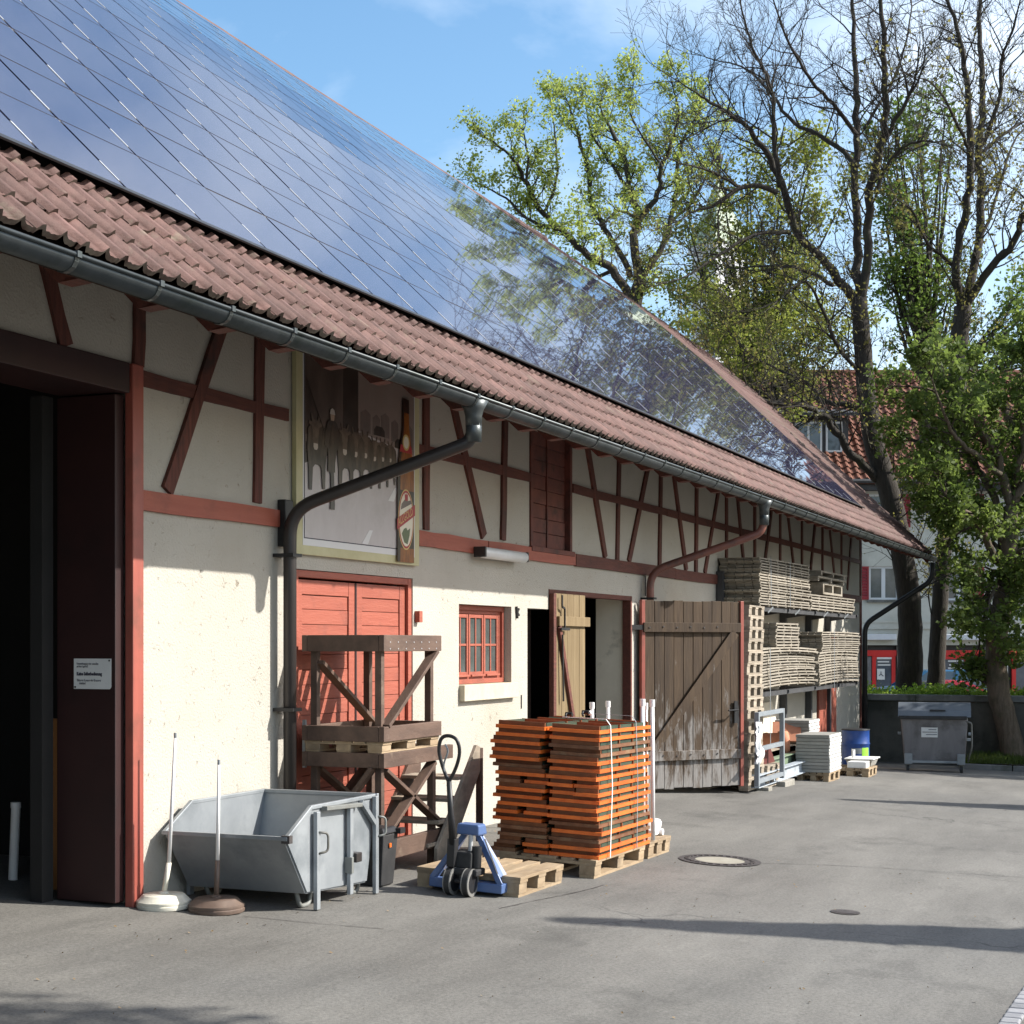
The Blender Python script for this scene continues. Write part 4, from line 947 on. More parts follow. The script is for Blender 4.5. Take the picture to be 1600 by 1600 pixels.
# ---- small black bin behind the skip
b = Vector((10.36, 5.40, G(10.36, 5.40)))
t = thing('waste_bin', 'small black lidded bin behind the skip', 'bin', b)
MB().hexa([b+Vector(p) for p in ((-.10, -.09, 0), (.10, -.09, 0), (.10, .09, 0), (-.10, .09, 0), (-.12, -.12, .38), (.12, -.12, .38), (.12, .12, .38), (-.12, .12, .38))]).obj('bucket', m_rubber, t, bev=.012)
MB().hexa([b+Vector(p) for p in ((-.135, -.135, .382), (.135, -.135, .382), (.135, .135, .382), (-.135, .135, .382), (-.10, -.10, .425), (.10, -.10, .425), (.10, .10, .425), (-.10, .10, .425))]).obj('lid', m_black, t, bev=.012)
MB().box(b.x+.07, b.x+.15, b.y-.16, b.y-.122, b.z+.37, b.z+.41).obj('handle', m_black, t)
MB().box(b.x-.03, b.x+.0, b.y-.124, b.y-.117, b.z+.28, b.z+.31).obj('sticker', m_orange, t)

# ---- pallets (shared builder)
def make_pallet(name, label, Lx, Ly, group=None, mat=m_rawwood, h=.144, thick=.022):
    """long deck boards run along x"""
    r = thing(name, label, 'pallet', (0, 0, 0), 0, group); LOC[r.name] = (0, 0, 0)
    bw = [.145, .10, .145, .10, .145]; gap = (Ly-sum(bw))/4
    if gap < .012: k = (Ly-.06)/sum(bw); bw = [b*k for b in bw]; gap = .015
    y = -Ly/2; ys = []
    for b in bw: ys.append((y, y+b)); y += b+gap
    bx = [(-Lx/2, -Lx/2+.145), (-.0725, .0725), (Lx/2-.145, Lx/2)]
    zt = h; z2 = h-thick; z3 = z2-thick
    for a, b in ys: MB().box(-Lx/2+.0, Lx/2, a, b, z2+.0005, zt).obj('deck_board', mat, r, bev=.002)
    for a, b in bx: MB().box(a, b, -Ly/2+.002, Ly/2-.002, z3+.0005, z2).obj('stringer_board', mat, r)
    for (c, d) in (ys[0], ys[2], ys[4]):
        MB().box(-Lx/2+.001, Lx/2-.001, c+.012, d-.012, 0, thick).obj('bottom_board', mat, r)
        for a, b in bx: MB().box(a, b, c+.008, d-.008, thick+.0005, z3).obj('block', mat, r, bev=.002)
    return r
# ---- stack of two brown stands with a pallet between
def stands():
    Y0, Y1 = 5.45, 6.15; fx = lambda u: onY(u, 1000, Y0).x
    xA, xB, xC = fx(600), fx(690), fx(737)
    hz = lambda v: onY(600, v, Y0).z
    def frame(mb, x0, x1, z0, z1, t=.045):
        mb.box(x0, x1, Y0, Y0+t, z0, z1); mb.box(x0, x1, Y1-t, Y1, z0, z1); mb.box(x0, x0+t, Y0+t+.002, Y1-t-.002, z0, z1-.002); mb.box(x1-t, x1, Y0+t+.002, Y1-t-.002, z0, z1-.002)
    def post(par, x, y, z0, z1, s=.055): return MB().box(x, x+s, y, y+s, z0, z1).obj('post', m_brownwood, par, bev=.004)
    # upper
    zu0, zu1, zt0, zt1 = hz(1160), hz(1136), hz(1018), hz(992)
    r = thing('wooden_stand', 'dark brown open wooden stand set on top of the lower stand', 'stand', (xA, Y0, zu0), 0, 'brown wooden stands in front of the red door')
    for nm, a, b in (('top_rail', zt0, zt1), ('base_rail', zu0, zu1)):
        for x0, x1, y0, y1 in ((xA, xB, Y0, Y0+.045), (xA, xB, Y1-.045, Y1), (xA, xA+.045, Y0+.047, Y1-.047), (xB-.045, xB, Y0+.047, Y1-.047)): MB().box(x0, x1, y0, y1, a, b).obj(nm, m_brownwood, r, bev=.004)
    for x in (xA+.047, xB-.105):
        for y in (Y0+.047, Y1-.105): post(r, x, y, zu0+.01, zt1-.004)
    n = 7
    for i in range(n):
        x = xA+.06+(xB-xA-.2)*i/(n-1); MB().box(x, x+.075, Y0+.05, Y1-.05, zt0+.02, zt0+.042).obj('slat', m_brownwood, r)
    MB().beam((xB-.06, Y0+.03, zt0-.0), (xA+.08, Y0+.03, zu1), .03, .075, up=(0, 1, 0)).obj('brace', m_brownwood, r, bev=.003)
    MB().beam((xA+.06, Y1-.12, zt0-.08), (xB-.1, Y1-.12, zu1), .03, .075, up=(0, 1, 0)).obj('brace', m_brownwood, r, bev=.003)
    sc_ = MB()
    for i in range(7):
        for z in (zt0+.02, zt0+.07): sc_.tube([(xA+.1+i*(xB-xA-.2)/6, Y0-.003, z), (xA+.1+i*(xB-xA-.2)/6, Y0+.001, z)], .006, 6)
    sc_.obj('screw_head', m_alu, r)
    # pallet between
    zl1 = hz(1178)
    ph = zu0-zl1-.002
    pal = make_pallet('pallet', 'pallet wedged between the two brown stands', xB-xA-.03, Y1-Y0-.03, None, m_rawwood, h=ph, thick=.012)
    pal.location = ((xA+xB)/2, (Y0+Y1)/2, zl1+.001)
    # lower with steps
    zl0 = hz(1201); gz = G(xA, Y0)
    r = thing('wooden_stand', 'lower dark brown wooden stand with steps and crossed braces', 'stand', (xA, Y0, gz), 0, 'brown wooden stands in front of the red door')
    for x0, x1, y0, y1 in ((xA, xB+.22, Y0, Y0+.045), (xA, xB+.22, Y1-.045, Y1), (xA, xA+.045, Y0+.047, Y1-.047), (xB-.045, xB, Y0+.047, Y1-.047)): MB().box(x0, x1, y0, y1, zl0, zl1).obj('top_rail', m_brownwood, r, bev=.004)
    for x in (xA+.047, xB-.06):
        for y in (Y0+.047, Y1-.105): post(r, x, y, G(x, y), zl1-.004)
    MB().box(xA+.02, xB+.1, Y0+.0, Y0+.045, gz+.14, gz+.28).obj('base_rail', m_brownwood, r, bev=.004)
    MB().box(xA+.02, xB+.1, Y1-.045, Y1, gz+.10, gz+.22).obj('base_rail', m_brownwood, r, bev=.004)
    for a, b, c, d in ((xA+.10, zl0-.02, xB+.15, gz+.28), (xB-.05, zl0-.02, xA+.06, gz+.28)):
        MB().beam((a, Y0+.06, b), (c, Y0+.06, d), .028, .085, up=(0, 1, 0)).obj('brace', m_brownwood, r, bev=.003)
        MB().beam((a, Y1-.08, b), (c, Y1-.08, d), .028, .085, up=(0, 1, 0)).obj('brace', m_brownwood, r, bev=.003)
    for y0 in (Y0+.3,): MB().beam((xA+.02, y0-.2, zl0), (xA+.02, Y1-.1, gz+.2), .03, .085, up=(1, 0, 0)).obj('brace', m_brownwood, r)
    # step flight: one broad string board, treads between it and the frame
    xs = fx(742); zs = onY(742, 1163, Y0).z; S0 = Vector((xs, Y0-.02, zs)); S1 = Vector((fx(683), Y0-.02, gz+.04))
    sb = MB(); sb.prism([(S0.x-.07, Y0-.05, zs), (S0.x+.0, Y0-.05, zs-.02), (S0.x+.0, Y0-.05, zs-.22), (S1.x+.13, Y0-.05, S1.z), (S1.x-.1, Y0-.05, S1.z), (S1.x-.1, Y0-.05, S1.z+.1)], (0, .03, 0)); sb.obj('string_board', m_greywood, r, bev=.003)
    sb = MB(); sb.prism([(S0.x-.07, Y1-.2, zs), (S0.x+.0, Y1-.2, zs-.02), (S0.x+.0, Y1-.2, zs-.22), (S1.x+.13, Y1-.2, S1.z), (S1.x-.1, Y1-.2, S1.z), (S1.x-.1, Y1-.2, S1.z+.1)], (0, .03, 0)); sb.obj('string_board', m_brownwood, r, bev=.003)
    MB().box(xs+.005, xs+.06, Y0-.05, Y0-.005, gz+.1, zs-.03).obj('post', m_brownwood, r, bev=.003)
    for k in range(4):
        f = (k+.35)/4.1; z = gz+.10+f*(zs-gz-.25); x = S1.x-.06+f*(S0.x-S1.x+.02)
        MB().box(x-.2, x+.06, Y0-.018, Y1-.2, z, z+.028).obj('tread', m_greywood, r, bev=.003)
    MB().box(xs-.3, xs+.06, Y1-.23, Y1-.2, zs-.12, zs-.06).obj('hand_rail', m_brownwood, r)
    MB().box(xA+.06, xA+.085, Y1+.005, Y1+.03, hz(1205), hz(1128)).obj('steel_strip', m_galv, r)
stands()

# ---- pallet with the hand pallet truck
fp = make_pallet('pallet', 'short bare pallet with the blue pallet truck pushed under it', .86, .82, None, m_rawwood)
def settle(o, x, y, rz=0, dz=0):     # put a thing on the sloping yard
    gx = (G(x+.1, y)-G(x-.1, y))/.2; gy = (G(x, y+.1)-G(x, y-.1))/.2
    n = Vector((-gx, -gy, 1)).normalized(); q = Vector((0, 0, 1)).rotation_difference(n)
    o.rotation_mode = 'QUATERNION'; o.rotation_quaternion = q @ Quaternion((0, 0, 1), rz)
    o.location = Vector((x, y, G(x, y)))+n*dz
settle(fp, 10.92, 4.735)
def jack():
    r = thing('pallet_truck', 'blue hand pallet truck with black pump and upright handle', 'pallet truck', (0, 0, 0)); LOC[r.name] = (0, 0, 0)
    O = lambda mb, nm, mat, **k: mb.obj(nm, mat, r, **k)
    # forks run to +x under the pallet; operator side faces -x
    for s in (-1, 1):
        f = MB(); y = s*.19
        f.box(.10, 1.02, y-.075, y+.075, .062, .085); f.box(.10, 1.02, y-.075, y-.068, .035, .062); f.box(.10, 1.02, y+.068, y+.075, .035, .062)
        O(f, 'fork', m_blue)
        # raking side plate from fork heel up to the head
        p = MB(); p.prism([(.10, y+s*.085, .03), (-.02, y+s*.085, .03), (-.02, y+s*.085, .10), (.055, s*.035, .455), (.115, s*.035, .455), (.16, y+s*.085, .10)], (0, -s*.012, 0))
        O(p, 'side_plate', m_blue, bev=.004)
        e = MB(); e.beam((-.02, y+s*.08, .09), (.05, s*.03, .45), .04, .014, up=(1, 0, 0)); O(e, 'side_flange', m_blue, bev=.003)
        rr = MB(); rr.tube([(.93, y-.05, .04), (.93, y+.05, .04)], .038, 12); O(rr, 'load_roller', m_rubber, smooth=True)
    O(MB().box(-.03, .10, -.285, .285, .028, .095), 'heel_beam', m_blue, bev=.008)
    O(MB().hexa([(-.03, -.09, .42), (.13, -.09, .42), (.13, .09, .42), (-.03, .09, .42), (-.03, -.085, .50), (.10, -.085, .50), (.10, .085, .50), (-.03, .085, .50)]), 'head_plate', m_blue, bev=.014)
    O(MB().tube([(-.01, -.02, .30), (-.01, -.02, .43)], .017, 12), 'piston', m_alu, smooth=True)
    O(MB().tube([(-.04, -.085, .20), (-.04, -.085, .35)], .036, 14), 'pump_tank', m_black, smooth=True)
    O(MB().box(-.10, .05, -.07, .08, .19, .31), 'pump_body', m_rubber, bev=.012)
    O(MB().box(-.13, .03, -.13, .10, .145, .195), 'steer_yoke', m_rubber, bev=.012)
    for y in (-.07, .07):
        w_ = MB(); w_.tube([(-.11, y-.026, .10), (-.11, y+.026, .10)], .098, 24); wo = O(w_, 'steer_wheel', m_rubber, smooth=True)
        MB().tube([(-.11, y-.0275, .10), (-.11, y-.020, .10)], .099, 24).tube([(-.11, y+.020, .10), (-.11, y+.0275, .10)], .099, 24).obj('tyre', m_tyrewhite, wo, smooth=True)
        MB().tube([(-.11, y-.03, .10), (-.11, y+.03, .10)], .074, 20).obj('hub', m_black, wo, smooth=True)
    O(MB().tube([(-.11, -.1, .10), (-.11, .1, .10)], .014, 8), 'axle', m_iron)
    kn = MB()
    for z in (.22, .29, .37): kn.tube([(-.14, .07, z), (-.1, .07, z)], .014, 8)
    kn.box(-.15, -.08, .04, .10, .20, .40); O(kn, 'handle_bracket', m_black, bev=.006)
    # drawbar leaning a little sideways
    a = Vector((-.13, .065, .36)); b = Vector((-.17, .10, .82)); 
    O(MB().tube([a, b], [.026, .018], 10), 'drawbar', m_black, smooth='all')
    top = Vector((-.20, .105, 1.13)); lp = [b+Vector((0, .0, -.02)), b+Vector((-.008, -.055, .09)), b+Vector((-.02, -.082, .20)), b+Vector((-.03, -.06, .285)), top+Vector((0, -.0, .0)), b+Vector((-.03, .06, .285)), b+Vector((-.02, .078, .20)), b+Vector((-.008, .05, .09)), b+Vector((0, 0, -.02))]
    O(MB().tube(smooth_path(lp, 4), .0135, 8), 'handle_loop', m_black, smooth='all')
    O(MB().tube(smooth_path([b+Vector((-.0, .02, .0)), b+Vector((-.02, .035, .10)), b+Vector((-.04, .0, .20)), b+Vector((-.05, .02, .25))], 4), .007, 6), 'release_lever', m_galv, smooth='all')
    O(MB().beam((-.0245, -.245, .17), (.03, -.11, .40), .002, .022, up=(1, 0, 0)), 'lettering_strip', m_rubber)
    settle(r, 10.42, 4.71, .0)
jack()

# ---- orange beer-garden table tops on a pallet
op = make_pallet('pallet', 'pallet carrying the tall stack of orange folding tables', 1.24, .82, None, m_rawwood)
settle(op, 12.32, 4.60)
def tables():
    x0, x1 = 11.72, 13.02; ya, yb = 4.17, 5.02
    pit = .0612; zb = G(12.32, 4.6)+.148; tilt = (G(13, 4.6)-G(11.7, 4.6))/1.3; tiltY = (G(12.3, 5.0)-G(12.3, 4.2))/.8
    protos = {}
    def make(wd, mat, key):
        L_ = x1-x0
        b = MB(); b.box(0, L_, 0, wd-.006, -.004, .0235)
        a = MB(); a.box(.03, .05, .012, wd-.018, .0238, .0565); 
        a2 = MB(); a2.box(L_-.05, L_-.03, .012, wd-.018, .0238, .0565)
        mid = MB(); mid.box(.52, .54, .012, wd-.018, .0235, .054); mid.box(.86, .88, .012, wd-.018, .0235, .054)
        lg = MB(); lg.box(.09, .5, .02, .045, .024, .052); lg.box(.09, .5, wd-.05, wd-.026, .024, .052); lg.box(.56, .84, .02, .045, .024, .05); lg.box(.9, L_-.08, .02, .045, .024, .05); lg.box(.09, .115, .046, wd-.051, .024, .05); lg.tube([(L_-.2, .03, .04), (L_-.2, wd-.03, .04)], .012, 6)
        protos[key] = (b, a, a2, mid, lg, mat)
    meshes = {}
    for key, wd, mat in (('w1', .425, m_orange), ('w2', .425, m_orangeold), ('n1', .212, m_orange), ('n2', .212, m_orangeold)):
        make(wd, mat, key); b, a, a2, mid, lg, mt = protos[key]
        me = b.mesh('tabletop', mt); meshes[key] = (me, a.mesh('apron', m_apron), a2.mesh('apron', m_apron), mid.mesh('crosspiece', m_apron), lg.mesh('leg_frame', m_green))
    n = 17; rr = random.Random(5)
    for i in range(n):
        lay = rr.choice(['ww', 'ww', 'wnn', 'nnw', 'nnnn', 'wnn']) if 0 < i < n-1 else ('ww' if i else 'wnn')
        if i > n-4: lay = 'ww'
        y = ya; cnt = len(lay); pos = {2: ['outer', 'inner'], 3: ['outer', 'middle', 'inner'], 4: ['outer', 'second outer', 'second inner', 'inner']}[cnt]
        offx = rr.uniform(-.015, .015); offy = rr.uniform(-.012, .016)
        for j, c in enumerate(lay):
            old = rr.random() < .26; key = ('w' if c == 'w' else 'n')+('2' if old else '1'); wd = .425 if c == 'w' else .212
            kind = 'folding table' if c == 'w' else 'folding bench'
            lbl = f"{'worn brown' if old else 'orange'} {kind.split()[1]}, {pos[j]} in the {rank(i, n)} layer of the orange stack"
            cx, cy = x0+offx+rr.uniform(-.034, .026), y+offy+(rr.uniform(0, .065) if j == cnt-1 else 0)
            r = thing('folding_table' if c == 'w' else 'folding_bench', lbl, 'folding table' if c == 'w' else 'bench', (cx, cy, zb+i*pit+(cy-4.6)*tiltY-.6*tilt), 0, 'folding tables and benches in the orange stack')
            r.rotation_euler = (math.atan(tiltY), -math.atan(tilt), 0)
            for me in meshes[key]: inst(me.name.split('.')[0], me, r)
            y += wd
    # strapping bands
    for k, x in enumerate((11.98, 12.62)):
        zt = zb+n*pit+.03; s = MB(); pts = [(x-.02+.03*k, ya-.012, zb-.02), (x+.02, ya-.016, (zb+zt)/2), (x, ya-.008, zt-.05), (x, ya+.03, zt), (x, ya+.4, zt+.012)]
        for a, b in zip(pts, pts[1:]): s.beam(a, b, .014, .003, up=(0, -1, .2))
        tag(s.obj('strapping_band', m_white if not k else m_galv), ('pale' if not k else 'grey')+(' strap over the near end of the orange stack' if not k else ' strap over the far end of the orange stack'), 'strap', 'straps round the orange stack')
    # small clamps lying on top
    for k, (u, v) in enumerate(((889, 1127), (915, 1120), (921, 1127))):
        p = onY(u, v, 4.7); p.z = zb+n*pit+.012
        t = thing('clamp', ['black clamp lying on top of the orange stack', 'second black clamp behind it on top of the orange stack', 'small white knob lying on top of the orange stack'][k], 'clamp' if k < 2 else 'knob', p)
        if k < 2: MB().tube(smooth_path([p+Vector((-.06, 0, .0)), p+Vector((-.02, .02, .03)), p+Vector((.03, -.02, .028)), p+Vector((.08, .02, .0))], 3), .010, 6).obj('arm', m_black, t, smooth='all'); MB().tube([p+Vector((0, -.03, .03)), p+Vector((0, .03, .03))], .018, 8).obj('screw', m_black, t)
        else: MB().lathe([(.012, 0), (.024, .01), (.024, .03), (.012, .04)], tuple(p), 12).obj('ball', m_white, t, smooth=True)
tables()
# ---- pallet behind it with white parasol poles and a white weight
bp = make_pallet('pallet', 'pallet behind the orange stack with white parasol gear on it', .62, .8, None, m_rawwood)
settle(bp, 13.40, 4.60)
def gear():
    pz = G(13.4, 4.4)+.146
    b = onY(1022, 1300, 4.34); 
    t = thing('parasol_weight', 'round white parasol weight on the pallet behind the orange stack', 'umbrella weight', (b.x, 4.42, pz))
    MB().lathe([(.10, 0), (.125, .01), (.14, .06), (.145, .10), (.13, .125), (.06, .132), (.0, .134)], (b.x, 4.42, pz), 20).obj('body', m_white, t, smooth=True)
    MB().tube([(b.x-.02, 4.30, pz+.02), (b.x-.02, 4.25, pz+.02)], .03, 10).obj('filler_cap', m_white, t, smooth=True)
    MB().box(b.x-.14, b.x-.02, 4.28, 4.36, pz, pz+.045).obj('foot', m_white, t, bev=.008)
    pb = G(13.1, 4.15)
    for k, (u, v, vb, h, tx) in enumerate(((1004, 1094, 1290, 0, 'white pole nearest the orange stack, with a capped top'), (1010, 1100, 1290, 0, 'thin white pole second from the orange stack'), (1019, 1095, 1283, 0, 'thick white pole farthest from the orange stack'), (925, 1099, 1130, 1, 'short white pole end showing above the left half of the orange stack'), (950, 1097, 1130, 1, 'short white pole end showing above the right half of the orange stack'))):
        Y = 4.20 if not h else 5.1; top = onY(u, v, Y); bot = onY(u+1.5, vb, Y); bz = (pz if not h else G(bot.x, Y)+.0)
        t = thing('parasol_pole', tx, 'pole', (bot.x, Y, bz), 0, 'white parasol poles behind the orange stack')
        MB().tube([(bot.x, Y, bz), (top.x, Y, top.z)], .018 if k != 1 else .011, 10).obj('tube', m_white, t, smooth='all')
        MB().tube([(top.x, Y, top.z-.05), (top.x, Y, top.z+.01)], .024 if k != 1 else .014, 10).obj('cap', m_white, t, smooth=True)
gear()

# ---- grey-wood pallets by the open door
def stack(n, x, y, lx, ly, lab, grp, zoff=0, mat=m_greywood, proto=None, jx=.02):
    z = G(x, y)+zoff
    for i in range(n):
        l = lab(i, n)
        if proto is None: proto = make_pallet('pallet', l, lx, ly, grp, mat, h=.149); r = proto
        else: r = dup(proto, (0, 0, 0), 0, l, grp)
        r.rotation_mode = 'XYZ'; r.location = (x+rnd.uniform(-jx, jx)+(.03 if i > n-4 and n > 6 else 0), y+rnd.uniform(-.01, .01), z+i*.1505); r.rotation_euler = (0, .006, rnd.gauss(0, .008))
    return proto
pr = stack(16, 20.62, 5.74, .80, 1.2, lambda i, n: f'{rank(i, n)} pallet of the tall stack beside the open barn door', 'pallets in the tall stack by the open door')
pr2 = stack(2, 21.42, 5.55, .72, .9, lambda i, n: f'{"upper" if i else "lower"} pallet of the low pair right of the tall stack', 'pallets in the low pile', jx=.01)
r = make_pallet('pallet', 'half pallet standing on the left of the low pallet pile', .34, .8, None, m_greywood); r.location = (21.18, 5.6, G(21.2, 5.6)+.303)

# ---- slatted wooden floor panels stacked on a steel rack
def slats():
    YF = 5.60; DP = .62
    def proto(Lx, name, label, cat, nb, sag, gap=.016, th=.021):
        r = thing(name, label, cat, (0, 0, 0)); LOC[r.name] = (0, 0, 0)
        k = 6; zf = lambda x: sag*(1-((x-Lx/2)/(Lx/2))**2)
        def strip(x0, x1, y0, y1, z0, z1, kk):
            mb = MB(); v = []
            for i in range(kk+1):
                x = x0+(x1-x0)*i/kk; h = zf(x); v += [(x, y0, z0+h), (x, y1, z0+h), (x, y1, z1+h), (x, y0, z1+h)]
            mb.v = v
            for i in range(kk):
                for j in range(4): mb.f.append((i*4+j, i*4+(j+1) % 4, i*4+4+(j+1) % 4, i*4+4+j))
            mb.f += [(0, 3, 2, 1), (kk*4, kk*4+1, kk*4+2, kk*4+3)]
            return mb
        n = 5; w_ = DP/n
        for j in range(n): strip(0, Lx, j*w_, (j+1)*w_-.012, gap, gap+th, k).obj('slat', m_slatwood, r)
        for j in range(nb):
            x = .02+(Lx-.09)*j/(nb-1); strip(x, x+.07, .01, DP-.01, 0, gap-.0005, 1).obj('bearer', m_slatwood, r)
        return r
    def pile(n, xa, xb, z0, z1, nb, sag, where, rag=.03):
        pit = (z1-z0)/n; p = None; grp = 'slatted panels '+where
        for i in range(n):
            l = f'{rank(i, n)} slatted wooden panel {where}'
            if p is None: p = proto(xb-xa, 'slatted_panel', l, 'wooden panel', nb, sag, gap=pit*.44, th=pit*.52); r = p; r['group'] = grp
            else: r = dup(p, (0, 0, 0), 0, l, grp)
            r.location = (xa+rnd.uniform(-rag, rag), YF+rnd.uniform(-.012, .012), z0+i*pit); r.rotation_euler = (rnd.gauss(0, .004), rnd.gauss(0, .0025), rnd.gauss(0, .004))
    fx = lambda u: onY(u, 1000, YF).x
    zz = lambda u, v: onY(u, v, YF).z
    zu = zz(1187, 946); zl = zz(1185, 1081)+.015
    pile(18, fx(1188), fx(1266), zu, zz(1187, 870), 7, .0, 'of the big stack on the upper rack shelf', .05)
    pile(6, fx(1267.5), fx(1334), zu, zz(1267, 928), 7, 0, 'of the low stack on the upper rack shelf')
    pile(14, fx(1186), fx(1275), zl, zz(1186, 1014), 7, .03, 'of the bowed stack on the lower rack shelf', .06)
    pile(8, fx(1213), fx(1249), zz(1186, 1014)+.02, zz(1214, 973), 4, 0, 'of the short stack on the bowed stack', .05)
    pile(12, fx(1280), fx(1341), zl-.03, zl+.53, 8, .025, 'of the right-hand stack on the lower rack shelf', .06)
    pile(9, fx(1285), fx(1343), zl+.535, zz(1285, 987), 6, .01, 'heaped on the right-hand stack', .07)
    # rack
    r = thing('cantilever_rack', 'dark steel rack on the wall carrying stacks of slatted panels', 'rack', (26, YW-.05, G(26, YW)))
    for x in (22.6, 24.6, 26.6, 28.6, 30.3):
        MB().box(x, x+.12, YW-.11, YW-.01, G(x, YW), zu+.5).obj('upright', m_racksteel, r)
        for z in (zu-.002, zl-.035): MB().hexa([(x+.02, YF+.02, z-.05), (x+.10, YF+.02, z-.05), (x+.10, YW-.11, z-.12), (x+.02, YW-.11, z-.12), (x+.02, YF+.02, z-.004), (x+.10, YF+.02, z-.004), (x+.10, YW-.11, z-.004), (x+.02, YW-.11, z-.004)]).obj('arm', m_racksteel, r)
    st = MB(); z = zu
    for x in (fx(1205), fx(1247), fx(1291), fx(1323)): st.beam((x, YF-.03, z-.01), (x-.12, YF+.02, z-.09), .03, .006, up=(0, 1, 0))
    st.obj('strap_end', m_galv, r)
    for z0, a, b in ((zu, 22.5, 30.4), (zl-.03, 22.5, 30.4)):
        MB().box(a, b, YF+.05, YF+.10, z0-.075, z0-.006).obj('front_beam', m_racksteel, r)
    # ratchet straps hanging over the stacks
    for u, v0, v1, l in ((1204, 868, 946, 'pale strap round the big upper stack, near end'), (1234, 874, 948, 'pale strap round the big upper stack, far end'), (1203, 1012, 1190, 'pale strap hanging down from the bowed stack'), (1303, 984, 1080, 'pale strap round the right-hand lower stack')):
        a = onY(u, v0, YF-.03); b = onY(u, v1, YF-.03)
        tag(MB().beam((a.x, YF-.035, a.z), (a.x+.02, YF-.035, b.z), .028, .003, up=(0, 1, 0)).obj('strap', m_galv), l, 'strap', 'straps on the rack')
    # two small crates on the low upper stack
    z = zz(1267, 928)+.03; x = fx(1288)
    t = thing('crate_frame', 'small wooden frame with two square openings on the low upper stack', 'crate', (x, YF+.05, z))
    c = MB(); x2 = fx(1318); h = .20
    c.box(x, x2, YF+.02, YF+.5, z, z+.035); c.box(x, x2, YF+.02, YF+.5, z+h-.035, z+h); 
    for s in (0, .5, 1): c.box(x+(x2-x-.1)*s, x+(x2-x-.1)*s+.1, YF+.022, YF+.5, z+.036, z+h-.036)
    c.obj('frame', m_slatwood, t)
    for k, (a, b) in enumerate(((1276, 1321), (1281, 1322))):
        zq = z+h+.004+k*.10
        t = thing('small_pallet', ['thin board pallet lying on the crate frame', 'uppermost thin board pallet above the crate frame'][k], 'pallet', (fx(a), YF, zq))
        MB().box(fx(a), fx(b), YF-.02, YF+.55, zq+.055, zq+.085).obj('deck_board', m_slatwood, t)
        for s in (0, .45, .9): MB().box(fx(a)+(fx(b)-fx(a)-.1)*s+.02, fx(a)+(fx(b)-fx(a)-.1)*s+.12, YF-.018, YF+.55, zq, zq+.0545).obj('bearer', m_slatwood, t)
    # panel boards leaning under the rack and an old sheet
    t = thing('leaning_board', 'beige board leaning against the wall under the rack', 'board', (25, 6.15, G(25, 6.1)))
    MB().hexa([Vector(p) for p in ((24.4, 5.95, G(24.5, 6)), (25.9, 5.95, G(25.5, 6)), (25.9, 5.98, G(25.5, 6)), (24.4, 5.98, G(24.5, 6)), (24.4, 6.19, .75), (25.9, 6.19, .75), (25.9, 6.215, .75), (24.4, 6.215, .75))]).obj('panel', m_reveal, t)
slats()
